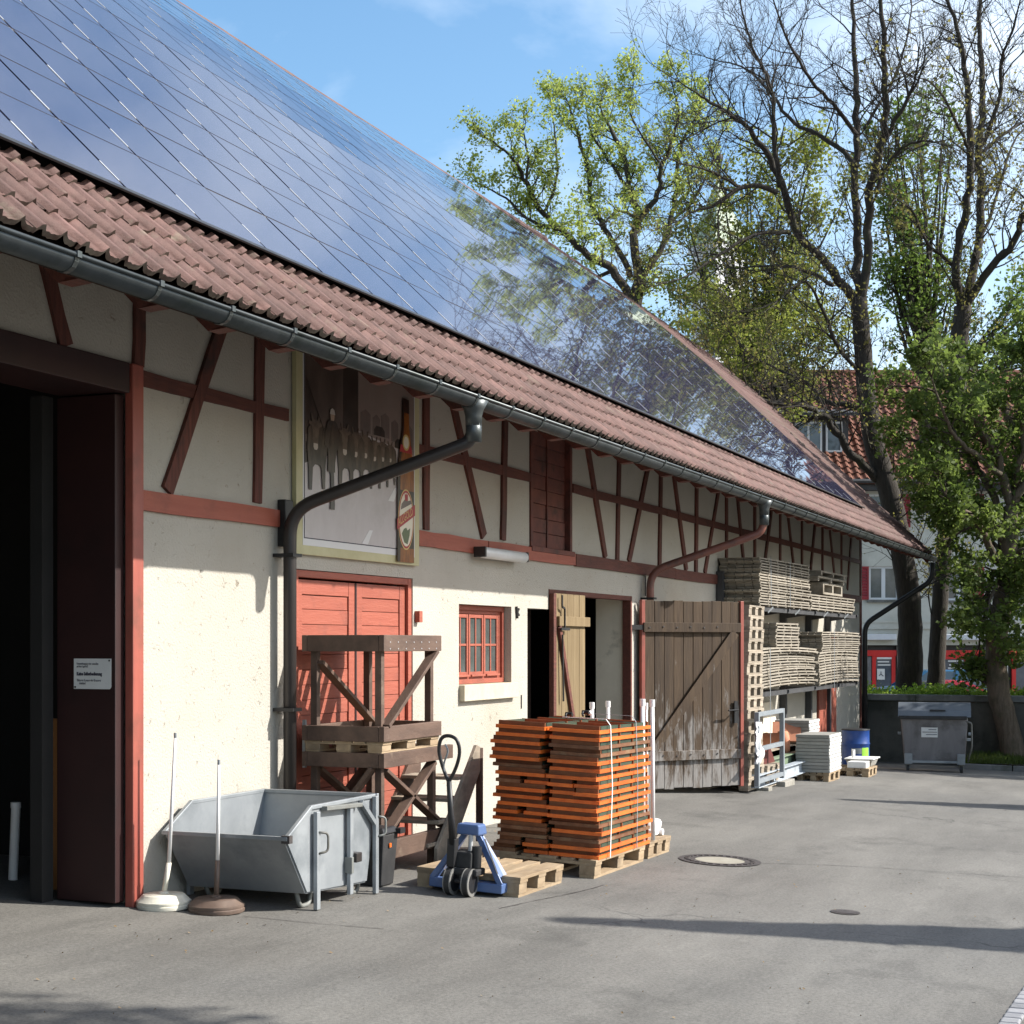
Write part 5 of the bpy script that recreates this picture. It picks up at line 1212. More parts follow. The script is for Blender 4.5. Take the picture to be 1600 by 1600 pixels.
# ---- goods on the ground beyond the pallets
def yard_end():
    g = lambda x, y: G(x, y)
    # steel frame
    Y = 5.02; a = onY(1183, 1000, Y).x; b = onY(1222, 1000, Y).x; z0 = onY(1220, 1213, Y).z; z1 = onY(1220, 1107, Y).z; zm = onY(1220, 1162, Y).z
    t = thing('metal_stillage', 'grey-blue rectangular steel frame standing in front of the beams', 'frame', (a, Y, z0))
    for x in (a, b): MB().box(x-.03, x+.03, Y-.03, Y+.03, z0-.03, z1).obj('upright', m_framegrey, t, bev=.004)
    for z in (z0+.03, zm, z1-.03): MB().box(a+.031, b-.031, Y-.028, Y+.028, z-.028, z+.028).obj('cross_bar', m_framegrey, t, bev=.004)
    # beams
    def ibeam(nm, lab, Y, u0, u1, vt, h, w_, mat):
        x0, x1 = onY(u0, 1000, Y).x, onY(u1, 1000, Y).x; zt = onY(u1, vt, Y).z
        t = thing(nm, lab, 'beam', (x0, Y, zt-h))
        MB().box(x0, x1, Y, Y+w_, zt-.014, zt).obj('top_flange', mat, t); MB().box(x0, x1, Y, Y+w_, zt-h, zt-h+.014).obj('bottom_flange', mat, t); MB().box(x0+.002, x1-.002, Y+w_*.45, Y+w_*.45+.012, zt-h+.0142, zt-.0142).obj('web', mat, t)
        return x0, x1, zt-h
    x0, x1, z = ibeam('steel_beam', 'pale blue steel beam lying lowest, its end on a concrete block', 5.08, 1186, 1268, 1186, .17, .12, m_bluesteel)
    ibeam('steel_beam', 'sage green steel beam lying behind the pale blue one', 5.24, 1190, 1262, 1171, .20, .12, m_greensteel)
    p = base(1250, 1225); xk = onY(1238, 1000, 5.0).x
    for k, (xx, lab) in enumerate(((xk, 'concrete block under the end of the steel beams'), (x0+.25, 'concrete block under the near end of the steel beams'))):
        t = thing('concrete_block', lab, 'block', (xx, 5.15, g(xx, 5.15)), 0, 'concrete blocks under the beams')
        MB().box(xx-.38*(k == 0)-.05, xx+.16, 5.0, 5.5, g(xx, 5.2)-.03, z-.003).obj('block', m_concrete, t, bev=.012)
    t = thing('timber_support', 'rough timber bearer under the sage green beam', 'timber', (xk-.1, 5.3, z))
    MB().box(xk-.15, xk+.12, 5.21, 5.5, z-.0, onY(1262, 1171, 5.24).z-.202).obj('bearer', m_greywood, t)
    # terracotta pieces stacked on the beams
    Y = 5.5; c = onY(1213, 1164, Y); 
    t = thing('clay_pipe', 'round salmon clay pipe lying behind the steel frame', 'clay pipe', (c.x, Y, c.z))
    q = onY(1183, 1172, Y+.3); a = Vector((c.x+.25, Y-.10, c.z)); d = (Vector((q.x, Y+.3, c.z))-a).normalized()
    mb = MB(); mb.tube([a+d*1.1, a+d*.12, a+d*.12, a], [.17, .17, .195, .195], 20, cap=False); o = mb.obj('barrel', m_clay, t, smooth='all'); md = o.modifiers.new('wall', 'SOLIDIFY'); md.thickness = .025
    c2 = onY(1229, 1155, Y+.15)
    t = thing('clay_flue', 'square terracotta flue block tilted on edge behind the clay pipe', 'clay block', (c2.x, Y+.15, c2.z))
    mb = MB(); s = .20
    fr = Matrix.Translation(c2) @ Matrix.Rotation(.25, 4, 'Z') @ Matrix.Rotation(radians(38), 4, 'Y')
    for sx, sy in ((-1, 0), (1, 0), (0, -1), (0, 1)):
        if sx: mb.box(sx*s-.015, sx*s+.015, -s-.015, s+.015, -s*.9, s*.9)
        else: mb.box(-s+.016, s-.016, sy*s-.015, sy*s+.015, -s*.9, s*.9)
    mb.xf(fr).obj('shell', m_clay, t)
    t = thing('clay_bed', 'stack of old boards carrying the clay pieces', 'boards', (c.x+.2, Y+.1, g(c.x, Y)))
    for k in range(6): MB().box(c.x-.9, c.x+.85, Y-.1, Y+.45, g(c.x, Y)+k*.09, g(c.x, Y)+k*.09+.085 if k < 5 else c.z-.205).obj('board', m_greywood, t)
    Y2 = 5.2; P = lambda u, v: onY(u, v, Y2)
    t = thing('red_sheet', 'dark red triangular metal sheet leaning left of the clay pipe', 'metal sheet', P(1198, 1198))
    MB().prism([P(1184, 1199), P(1211, 1190), P(1202, 1163), P(1190, 1168)], (0, .03, 0)).obj('sheet', m_darkred, t)
    # white film
    Y3 = 5.0; v = []; f = []; nu, nv = 7, 12; r2 = random.Random(3)
    for i in range(nu+1):
        for j in range(nv+1):
            pz = onY(1181+9*i/nu+2*sin(j*.9), 1128+66*j/nv, Y3); v.append((pz.x, Y3+.025*sin(i*2.1+j)*r2.uniform(.4, 1)+.015*r2.uniform(-1, 1), pz.z))
    for i in range(nu):
        for j in range(nv): f.append((i*(nv+1)+j, (i+1)*(nv+1)+j, (i+1)*(nv+1)+j+1, i*(nv+1)+j+1))
    mb = MB(); mb.add(v, f); o = mb.obj('plastic_film', m_wrap, smooth='all'); tag(o, 'crumpled white plastic film hanging beside the tall pallet stack', 'plastic film')
    md = o.modifiers.new('t', 'SOLIDIFY'); md.thickness = .003
    # slab stacks
    def slabs(lab, x0, x1, y0, y1, zt, pitch, bits, name):
        zg = g((x0+x1)/2, y0); pal = make_pallet('pallet', 'pallet under the '+lab, x1-x0-.02, y1-y0-.02, None, m_rawwood); pal.location = ((x0+x1)/2, (y0+y1)/2, zg)
        z = zg+.148; n = int((zt-z)/pitch); pitch = (zt-z)/n
        box = MB(); box.box(0, x1-x0, .012, y1-y0, 0, pitch-.006); me = box.mesh('slab', m_slab)
        en = MB(); k = 4
        for i in range(k): en.box((x1-x0)*i/k+.008, (x1-x0)*(i+1)/k-.008, 0, .011, .004, pitch-.009)
        em = en.mesh('ribbed_edge', m_slabend)
        for i in range(n):
            r = thing('grid_slab', f'{rank(i, n)} grey slab of the {lab}', 'slab', (x0+rnd.uniform(-.008, .008), y0+rnd.uniform(-.006, .006), z+i*pitch), 0, 'slabs in the '+lab)
            inst('slab', me, r); inst('ribbed_edge', em, r)
        return z+n*pitch
    slabs('front slab stack by the blue drum', 23.3, 24.15, 4.72, 5.22, onY(1305, 1146, 4.72).z, .05, 1, 'a')
    slabs('taller slab stack behind it under the rack', 24.5, 25.25, 5.28, 5.82, onY(1262, 1126, 5.28).z, .05, 1, 'b')
    # small pallet with bits
    t = make_pallet('pallet', 'small low pallet with white oddments in front of the blue drum', .75, .6, None, m_rawwood); q = base(1334, 1214); t.location = (25.9, 4.85, g(25.9, 4.85)); 
    z = g(25.9, 4.85)+.147
    tag(MB().box(25.55, 25.85, 4.6, 4.9, z, z+.10).obj('foam_block', m_white, bev=.008), 'white foam block on the small low pallet', 'foam block')
    tt = thing('grey_tray', 'grey plastic tray on the small low pallet beside the drum', 'tray', (26.1, 4.75, z))
    MB().hexa([(25.92, 4.6, z), (26.4, 4.6, z), (26.4, 4.95, z), (25.92, 4.95, z), (25.88, 4.56, z+.11), (26.46, 4.56, z+.11), (26.46, 4.99, z+.11), (25.88, 4.99, z+.11)]).obj('body', m_slab, tt, bev=.01); MB().box(25.86, 26.48, 4.54, 5.01, z+.112, z+.13).obj('rim', m_slabend, tt, bev=.004)
    q = onY(1337, 1172, 4.9); tt = thing('upright_tube', 'short white tube standing on the small low pallet', 'tube', (q.x-.2, 4.9, z)); MB().tube([(q.x-.2, 4.9, z), (q.x-.2, 4.9, q.z)], .028, 10).obj('tube', m_white, tt, smooth='all'); MB().tube([(q.x-.2, 4.9, q.z), (q.x-.2, 4.9, q.z+.02)], .03, 10).obj('cap', m_white, tt)
    # blue drum
    b = Vector((27.45, 5.12, g(27.45, 5.12)))
    t = thing('blue_drum', 'blue steel drum with grey and lime labels by the barn corner', 'drum', b)
    R = .232; H = onY(1343, 1138, 5.1).z-b.z
    pr_ = [(R*.97, 0), (R, .01), (R, H*.30), (R+.010, H*.32), (R+.010, H*.335), (R, H*.355), (R, H*.64), (R+.010, H*.66), (R+.010, H*.675), (R, H*.695), (R, H-.03), (R+.006, H-.02), (R+.006, H-.003), (R-.008, H), (R-.012, H-.02), (.0, H-.02)]
    MB().lathe(pr_, tuple(b), 32).obj('barrel', m_bluedrum, t, smooth=True)
    MB().lathe([(R+.008, H-.018), (R+.012, H-.01), (R+.008, H+.002), (R-.01, H+.002)], tuple(b), 32).obj('rim_ring', m_black, t, smooth=True)
    def patch(a0, a1, z0, z1, mat, nm):
        mb = MB(); n = 6
        for i in range(n):
            p = [(b.x+(R+.002)*cos(a), b.y+(R+.002)*sin(a)) for a in (a0+(a1-a0)*i/n, a0+(a1-a0)*(i+1)/n)]
            mb.quad((p[0][0], p[0][1], b.z+z0), (p[1][0], p[1][1], b.z+z0), (p[1][0], p[1][1], b.z+z1), (p[0][0], p[0][1], b.z+z1))
        mb.obj(nm, mat, t)
    va = math.atan2(-b.y, -b.x)
    patch(va-.30, va+.45, H*.44, H*.57, m_galv, 'grey_label'); patch(va+.47, va+1.15, H*.34, H*.58, m_lime, 'lime_label')
    # waste container
    cL = base(1413, 1204); cR = base(1497, 1206); d = Vector((.14, -.99, 0)); wl = 1.02; rz = math.atan2(d.y, d.x)
    t = thing('waste_container', 'grey four-wheeled waste container with lid and white label by the wall', 'waste container', (cL.x, cL.y, min(cL.z, cR.z)), rz)
    # local: x across the front, y away from the camera
    wd, dp = wl+.04, .85
    O = lambda mb, nm, mat, **k: mb.obj(nm, mat, t, local=True, **k)
    O(MB().hexa([(-.0, .1, .20), (wd, .1, .20), (wd, dp-.08, .20), (.0, dp-.08, .20), (-.07, 0, 1.02), (wd+.05, 0, 1.02), (wd+.05, dp, 1.02), (-.07, dp, 1.02)]), 'body', m_contgrey, bev=.03)
    lid = MB(); k = 8; pl = [(-.04, 1.03)]+[(.0+dp*.98*i/k, 1.06+.22*sin(pi*(.12+.76*i/k))) for i in range(k+1)]+[(dp+.02, 1.03)]
    lid.prism([(-.11, y, z) for y, z in pl], (wd+.21, 0, 0)); O(lid, 'lid', m_contlid, smooth=True, bev=.01)
    O(MB().box(-.10, wd+.03, -.05, .01, .985, 1.05), 'lid_edge', m_black, bev=.01)
    O(MB().box(wd*.42, wd*.68, -.03, .05, 1.135, 1.16), 'lid_grip', m_black, bev=.008)
    O(MB().box(.02, wd-.03, .06, .12, .19, .235), 'lower_rail', m_galv, bev=.006)
    for x in (-.0, wd-.14): O(MB().hexa([(x, .055, .17), (x+.14, .055, .17), (x+.14, .11, .17), (x, .11, .17), (x, .05, .36), (x+.14, .05, .36), (x+.14, .1, .36), (x, .1, .36)]), 'corner_plate', m_galv, bev=.006)
    for x in (.06, wd-.06):
        for y in (.14, dp-.16):
            wo = O(MB().tube([(x-.025, y, .075), (x+.025, y, .075)], .075, 16), 'wheel', m_rubber, smooth=True)
            MB().box(x-.04, x+.04, y-.03, y+.03, .09, .20).obj('caster_fork', m_galvdk, wo, local=True)
    O(MB().box(wd*.28, wd*.55, .022, .040, .66, .88), 'label', m_paper)
    lb = MB(); 
    for i, (a, c) in enumerate(((.34, .54), (.40, .53), (.30, .54), (.36, .54))): lb.box(wd*a, wd*c, .014, .02, .84-.045*i, .85-.045*i)
    O(lb, 'label_lines', m_ink)
    O(MB().tube([(wd+.06, .2, .72), (wd+.12, .2, .72)], .03, 10).box(wd+.03, wd+.1, .1, .3, .6, .64), 'lift_trunnion', m_galv)
    O(MB().tube(fillet([(wd+.02, .02, .95), (wd+.11, .0, .93), (wd+.12, .05, .5), (wd+.05, .12, .22)], .08), .014, 8), 'side_bar', m_galvdk, smooth='all')
    O(MB().tube([(-.12, .2, .72), (-.06, .2, .72)], .03, 10), 'lift_trunnion', m_galv)
yard_end()

# ---- manhole, drain, setts, seams
def covers():
    p = base(1125, 1345); gx = -.014; gy = .045
    def disc(c, r0, r1, dz, n=40):
        mb = MB(); v = []
        for i in range(n):
            a = 2*pi*i/n
            for r in (r0, r1):
                x, y = c.x+r*cos(a), c.y+r*sin(a); v.append((x, y, G(x, y)+dz))
        mb.v = v
        for i in range(n): j = (i+1) % n; mb.f.append((i*2, i*2+1, j*2+1, j*2))
        return mb
    t = thing('manhole_cover', 'round manhole cover with pale concrete fill in the asphalt', 'manhole cover', p)
    disc(p, .215, .355, .007).obj('iron_ring', m_iron, t); disc(p, .001, .214, .005).obj('concrete_fill', m_covercon, t)
    mb = MB()
    for i in range(28):
        a = 2*pi*i/28; x, y = p.x+.285*cos(a), p.y+.285*sin(a); z = G(x, y)+.007; mb.box(x-.02, x+.02, y-.02, y+.02, z, z+.006)
    mb.obj('ring_studs', m_iron, t)
    q = base(1321, 1426); t = thing('valve_cover', 'small dark iron valve cover in the asphalt', 'valve cover', q)
    disc(q, .001, .075, .008).obj('lid', m_iron, t); disc(q, .078, .105, .006).obj('ring', m_iron, t)
    # granite setts at the lower right
    o = thing('sett_gutter', 'row of pale granite setts edging the asphalt at the lower right', 'paving edge', (9, .85, G(9, .85)))
    k = 0
    a = base(1560, 1594); b_ = base(1597, 1541); dl = (b_-a); dl.z = 0; dl.normalize(); pl = Vector((dl.y, -dl.x, 0)); rz = math.atan2(dl.y, dl.x)
    for i in range(-14, 60):
        for j in range(4):
            q = a+dl*(i*.125+.06*(j % 2)+rnd.uniform(-.005, .005))+pl*(j*.118+.06); q.z = G(q.x, q.y)
            m = MB().hexa([(-.057, -.053, -.03), (.057, -.053, -.03), (.057, .053, -.03), (-.057, .053, -.03), (-.052, -.047, .012), (.052, -.047, .012), (.052, .047, .012), (-.052, .047, .012)])
            m.xf(Matrix.Translation(q) @ Matrix.Rotation(rz+rnd.uniform(-.05, .05), 4, 'Z')).obj('sett', m_sett, o, bev=.008)
    # tar seams
    def seam(pts, wd, nm):
        mb = MB(); P = [base(*q) for q in pts]; P = [Vector((a.x, a.y, 0)) for a in smooth_path(P, 8)]
        vs_ = []
        for i, a in enumerate(P):
            d = (P[min(i+1, len(P)-1)]-P[max(i-1, 0)]).normalized(); s = Vector((-d.y, d.x, 0))*(wd*rnd.uniform(.3, 1)); a = a+s*rnd.uniform(-.8, .8)
            for b in (a-s, a+s): vs_.append((b.x, b.y, G(b.x, b.y)+.004))
        mb.v = vs_
        for i in range(len(P)-1): mb.f.append((2*i, 2*i+1, 2*i+3, 2*i+2))
        o = mb.obj(nm, m_iron); o['kind'] = 'structure'
    seam([(1192, 1349), (1290, 1352), (1400, 1358), (1500, 1365), (1598, 1371)], .006, 'asphalt_seam')
    seam([(780, 1420), (840, 1407), (900, 1395), (945, 1383)], .006, 'asphalt_seam')
    seam([(380, 1432), (480, 1442), (600, 1452)], .005, 'asphalt_seam')
    # small dry leaves and grit lying about
    lf = MB(); r2 = random.Random(9)
    for i in range(260):
        x = r2.uniform(5.8, 14); y = r2.uniform(.9, 6.0) if r2.random() < .55 else r2.gauss(5.6, .5)
        if y > 6.1 or y < .1*x-.3: continue
        z = G(x, y); a = r2.uniform(0, 6.28); s = r2.uniform(.004, .016); dx, dy = Vector((cos(a), sin(a))), None
        lf.quad((x, y, z+.004), (x+s*cos(a), y+s*sin(a), z+.012), (x+s*1.6*cos(a+.5), y+s*1.6*sin(a+.5), z+.010), (x+s*cos(a+1.2), y+s*sin(a+1.2), z+.005))
    o = lf.obj('fallen_leaves', m_litter); o['kind'] = 'stuff'; o['label'] = 'small dry leaves and grit scattered on the asphalt'
def cnt_vis(x, y):
    d = Vector((x, y, 0)); Z = d.dot(FW); return True
covers()

# ================================================================= BEYOND THE YARD
import numpy as np
GX = 34.35
def garden():
    zt = onX(1450, 1086, GX).z
    t = thing('garden_wall', 'dark mossy concrete garden wall with a grey coping behind the waste container', 'wall', (GX, 3, G(GX, 4)))
    MB().box(GX, GX+.28, -9, 6.6, -2.2, zt-.13).obj('wall_face', m_darkwall, t)
    y = 6.62; k = 0
    while y > -9:
        MB().box(GX-.07, GX+.36, y-1.48, y, zt-.125+rnd.uniform(-.004, .004), zt+rnd.uniform(-.004, .004)).obj('coping_stone', m_coping, t, bev=.012); y -= 1.49
    struct('planting_bed', MB().box(GX+.281, GX+6, -9, 16, -2.2, zt-.10), m_soil)
    # bright ground cover on top of the bed
    r2 = random.Random(4); pts = []
    for i in range(9000):
        x = r2.uniform(GX+.35, GX+2.2); yy = r2.uniform(-2, 6.6); pts.append((x, yy, zt-.08+abs(r2.gauss(0, .10))+.05*sin(yy*3)))
    o = leaves(pts, .055, .3, m_hedge, None, 'ground_cover', 5); o['kind'] = 'stuff'; o['label'] = 'bright green ground cover along the top of the garden wall'
    # grass bank by the leaning tree
    mb = MB(); nx, ny = 12, 26
    X0g, X1g, Y0g, Y1g = 31.9, GX, -6, 3.95
    def hz(x, y): return G(x, y)+.10+.12*(x-X0g)/(X1g-X0g)+.03*sin(x*3+y*2)
    mb.v = [(X0g+(X1g-X0g)*i/nx, Y0g+(Y1g-Y0g)*j/ny, hz(X0g+(X1g-X0g)*i/nx, Y0g+(Y1g-Y0g)*j/ny)) for i in range(nx+1) for j in range(ny+1)]
    for i in range(nx):
        for j in range(ny): mb.f.append((i*(ny+1)+j, (i+1)*(ny+1)+j, (i+1)*(ny+1)+j+1, i*(ny+1)+j+1))
    struct('grass_bank', mb, m_soil, smooth='all')
    kb = thing('kerb', 'low dark kerb along the grass bank', 'kerb', (X0g, 0, G(X0g, 0)))
    y = Y1g
    while y > Y0g: MB().hexa([(X0g-.1, y-.98, G(X0g, y-.98)-.1), (X0g, y-.98, G(X0g, y-.98)-.1), (X0g, y, G(X0g, y)-.1), (X0g-.1, y, G(X0g, y)-.1), (X0g-.1, y-.98, G(X0g, y-.98)+.11), (X0g, y-.98, G(X0g, y-.98)+.11), (X0g, y, G(X0g, y)+.11), (X0g-.1, y, G(X0g, y)+.11)]).obj('kerb_stone', m_coping, kb, bev=.01); y -= 1.0
    v = []; f = []
    for i in range(9000):
        x = r2.uniform(X0g+.02, X1g-.03); yy = r2.uniform(Y0g, Y1g-.03)
        if yy < .5 and i % 3: yy = r2.uniform(1, Y1g-.03)
        z = hz(x, yy)-.01; a = r2.uniform(0, 6.28); h = r2.uniform(.05, .17); w_ = .008; k = len(v)
        bx, by = r2.gauss(0, .04), r2.gauss(0, .04)
        v += [(x-w_*cos(a), yy-w_*sin(a), z), (x+w_*cos(a), yy+w_*sin(a), z), (x+bx, yy+by, z+h)]; f.append((k, k+1, k+2))
    g = MB(); g.v = v; g.f = f; o = g.obj('grass', m_grass, fix=False); o['kind'] = 'stuff'; o['label'] = 'rough grass at the foot of the leaning tree'
def leaves(pts, size, up, mat, parent, name, seed, elong=1.5):
    rg = np.random.RandomState(seed); p = np.array(pts, dtype=np.float64); n = len(p)
    a = rg.normal(size=(n, 3)); a[:, 2] *= .8; a /= np.linalg.norm(a, axis=1)[:, None]
    b = rg.normal(size=(n, 3)); b -= a*(a*b).sum(1)[:, None]; b /= np.linalg.norm(b, axis=1)[:, None]
    s = size*rg.uniform(.55, 1.35, (n, 1)); a = a*s*elong*.5; b = b*s*.5
    c = np.cross(a, b); c /= (np.linalg.norm(c, axis=1)[:, None]+1e-9)
    v = np.stack([p-a, p-a*.1+b+c*s*.12, p+a, p-a*.1-b+c*s*.12], 1).reshape(-1, 3)
    if parent is not None: v = v-np.array(LOC.get(parent.name, (0, 0, 0)))
    me = bpy.data.meshes.new(name); me.vertices.add(4*n); me.vertices.foreach_set('co', v.ravel())
    me.loops.add(4*n); me.loops.foreach_set('vertex_index', np.arange(4*n, dtype=np.int32)); me.polygons.add(n)
    me.polygons.foreach_set('loop_start', np.arange(0, 4*n, 4, dtype=np.int32)); me.polygons.foreach_set('loop_total', np.full(n, 4, dtype=np.int32))
    me.materials.append(mat); me.update(calc_edges=True); me.validate()
    o = bpy.data.objects.new(name, me); COL.objects.link(o)
    if parent is not None: o.parent = parent
    return o
def rdir(r): 
    v = Vector((r.gauss(0, 1), r.gauss(0, 1), r.gauss(0, 1))); return v.normalized()
def grow(mb, r, p, d, L_, rad, lvl, tips, up=.18, wig=.28, kids=4, ang=.75, shrink=.55):
    n = 4 if lvl > 1 else 3; pts = [p]; rr = [rad]; c = p.copy(); dd = d.copy()
    for i in range(n):
        dd = (dd+rdir(r)*wig+Vector((0, 0, up))*.5).normalized(); c = c+dd*(L_/n); pts.append(c.copy()); rr.append(max(.0035, rad*(1-.75*(i+1)/n)))
    mb.tube(pts, rr, 5 if lvl > 1 else (4 if lvl == 1 else 3), cap=False)
    if lvl == 0:
        tips.append((pts[-1], dd)); tips.append((pts[-2], dd)); tips.append((pts[1], dd)); return
    for k in range(kids):
        f = .25+.75*(k+r.random())/kids; i = min(n-1, int(f*n)); q = pts[i].lerp(pts[i+1], f*n-i if f*n-i <= 1 else 1)
        s = (dd*cos(ang)+((rdir(r)+Vector((0, 0, up))).cross(dd)).normalized()*sin(ang)).normalized()
        grow(mb, r, q, s, L_*shrink*r.uniform(.65, 1.15), max(.0035, rad*.5), lvl-1, tips, up, wig, kids, ang, shrink)
def tree(name, label, limbs, seed, mbark, lvl=2, every=1, L0=2.2, kids=4, start=.18, leaf=None, lsize=.1, lper=3, lspread=.12, lchance=1.0, lzmax=None, dens=1.0, up=.18, shrink=.55, group=None, twigr=1.0, wig=.28, thin=1.0):
    """limbs: (points in photo pixels with radius in pixels, depth at start, depth at end)"""
    r = random.Random(seed); trunk = MB(); tw = MB(); tips = []
    base = None
    for li, (pts, za, zb) in enumerate(limbs):
        P = []; R = []
        for i, q in enumerate(pts):
            Z = za+(zb-za)*i/max(1, len(pts)-1); P.append(atZ(q[0], q[1], Z)); R.append(q[2]*Z/FPX*(thin if li else .96))
        if base is None: base = P[0]
        S = smooth_path(P, 5); n = len(S); Rr = []
        for i in range(n):
            f = i/5; k = min(int(f), len(R)-2); Rr.append(R[k]+(R[k+1]-R[k])*(f-k))
        if li:
            S = [s+rdir(r)*min(.05, Rr[i]*.6) for i, s in enumerate(S)]
        else: S = [s+rdir(r)*Rr[i]*.07 for i, s in enumerate(S)]; 
        trunk.tube(S, Rr, 14 if li == 0 else 8)
        for i in range(1, n-1):
            if i/n < start*(1.6 if li == 0 else 1) or r.random() > dens: continue
            d = (S[i+1]-S[i-1]).normalized(); fr = i/n
            for k in range(every):
                s = (d*.55+((rdir(r)).cross(d)).normalized()*.8+Vector((0, 0, .15))).normalized()
                grow(tw, r, S[i], s, L0*r.uniform(.5, 1.15)*(1-.3*fr), min(Rr[i]*.5, .035*twigr), lvl, tips, up, wig, kids, .75, shrink)
        d = (S[-1]-S[-2]).normalized()
        for k in range(3): grow(tw, r, S[-1], (d+rdir(r)*.4).normalized(), L0*.8, min(Rr[-1], .03), lvl, tips, up, wig, kids, .75, shrink)
    t = thing(name, label, 'tree', base, 0, group)
    trunk.obj('trunk', mbark, t, smooth='all', fix=False); tw.obj('branches', m_twig if mbark is not m_bark else mbark, t, fix=False)
    if leaf:
        pts = []
        for p, d in tips:
            if r.random() > lchance: continue
            if lzmax and p.z > lzmax+r.gauss(0, 1.0): continue
            for k in range(lper): pts.append(tuple(p+rdir(r)*lspread*r.uniform(.2, 1.2)))
        leaves(pts, lsize, .3, leaf, t, 'crown', seed)
    return t
def blobtree(name, label, bu, bv, br, Z, blobs, seed, mbark, nl, leaf, **k):
    r = random.Random(seed+50); limbs = []
    cu = sum(b[0] for b in blobs)/len(blobs); cv = max(b[1] for b in blobs)
    fork = (bu*.6+cu*.4, cv*.8+bv*.2)
    limbs.append(([(bu, bv, br), ((bu+fork[0])/2+r.uniform(-4, 4), (bv+fork[1])/2, br*.85), (fork[0], fork[1], br*.7)], Z, Z))
    for i in range(nl):
        b = blobs[i % len(blobs)]; a = r.uniform(0, 6.28); q = r.random()**.5
        e = (b[0]+b[2]*q*cos(a), b[1]+b[3]*q*sin(a)); dz = r.uniform(-1, 1)*(b[2]+b[3])*.4*Z/FPX
        m = ((fork[0]*.5+e[0]*.5)+r.uniform(-12, 12), fork[1]*.55+e[1]*.45)
        limbs.append(([(fork[0], fork[1], br*.5), (m[0], m[1], br*.3), (e[0], e[1], br*.1)], Z, Z+dz))
    return tree(name, label, limbs, seed, mbark, leaf=leaf, **k)
garden()
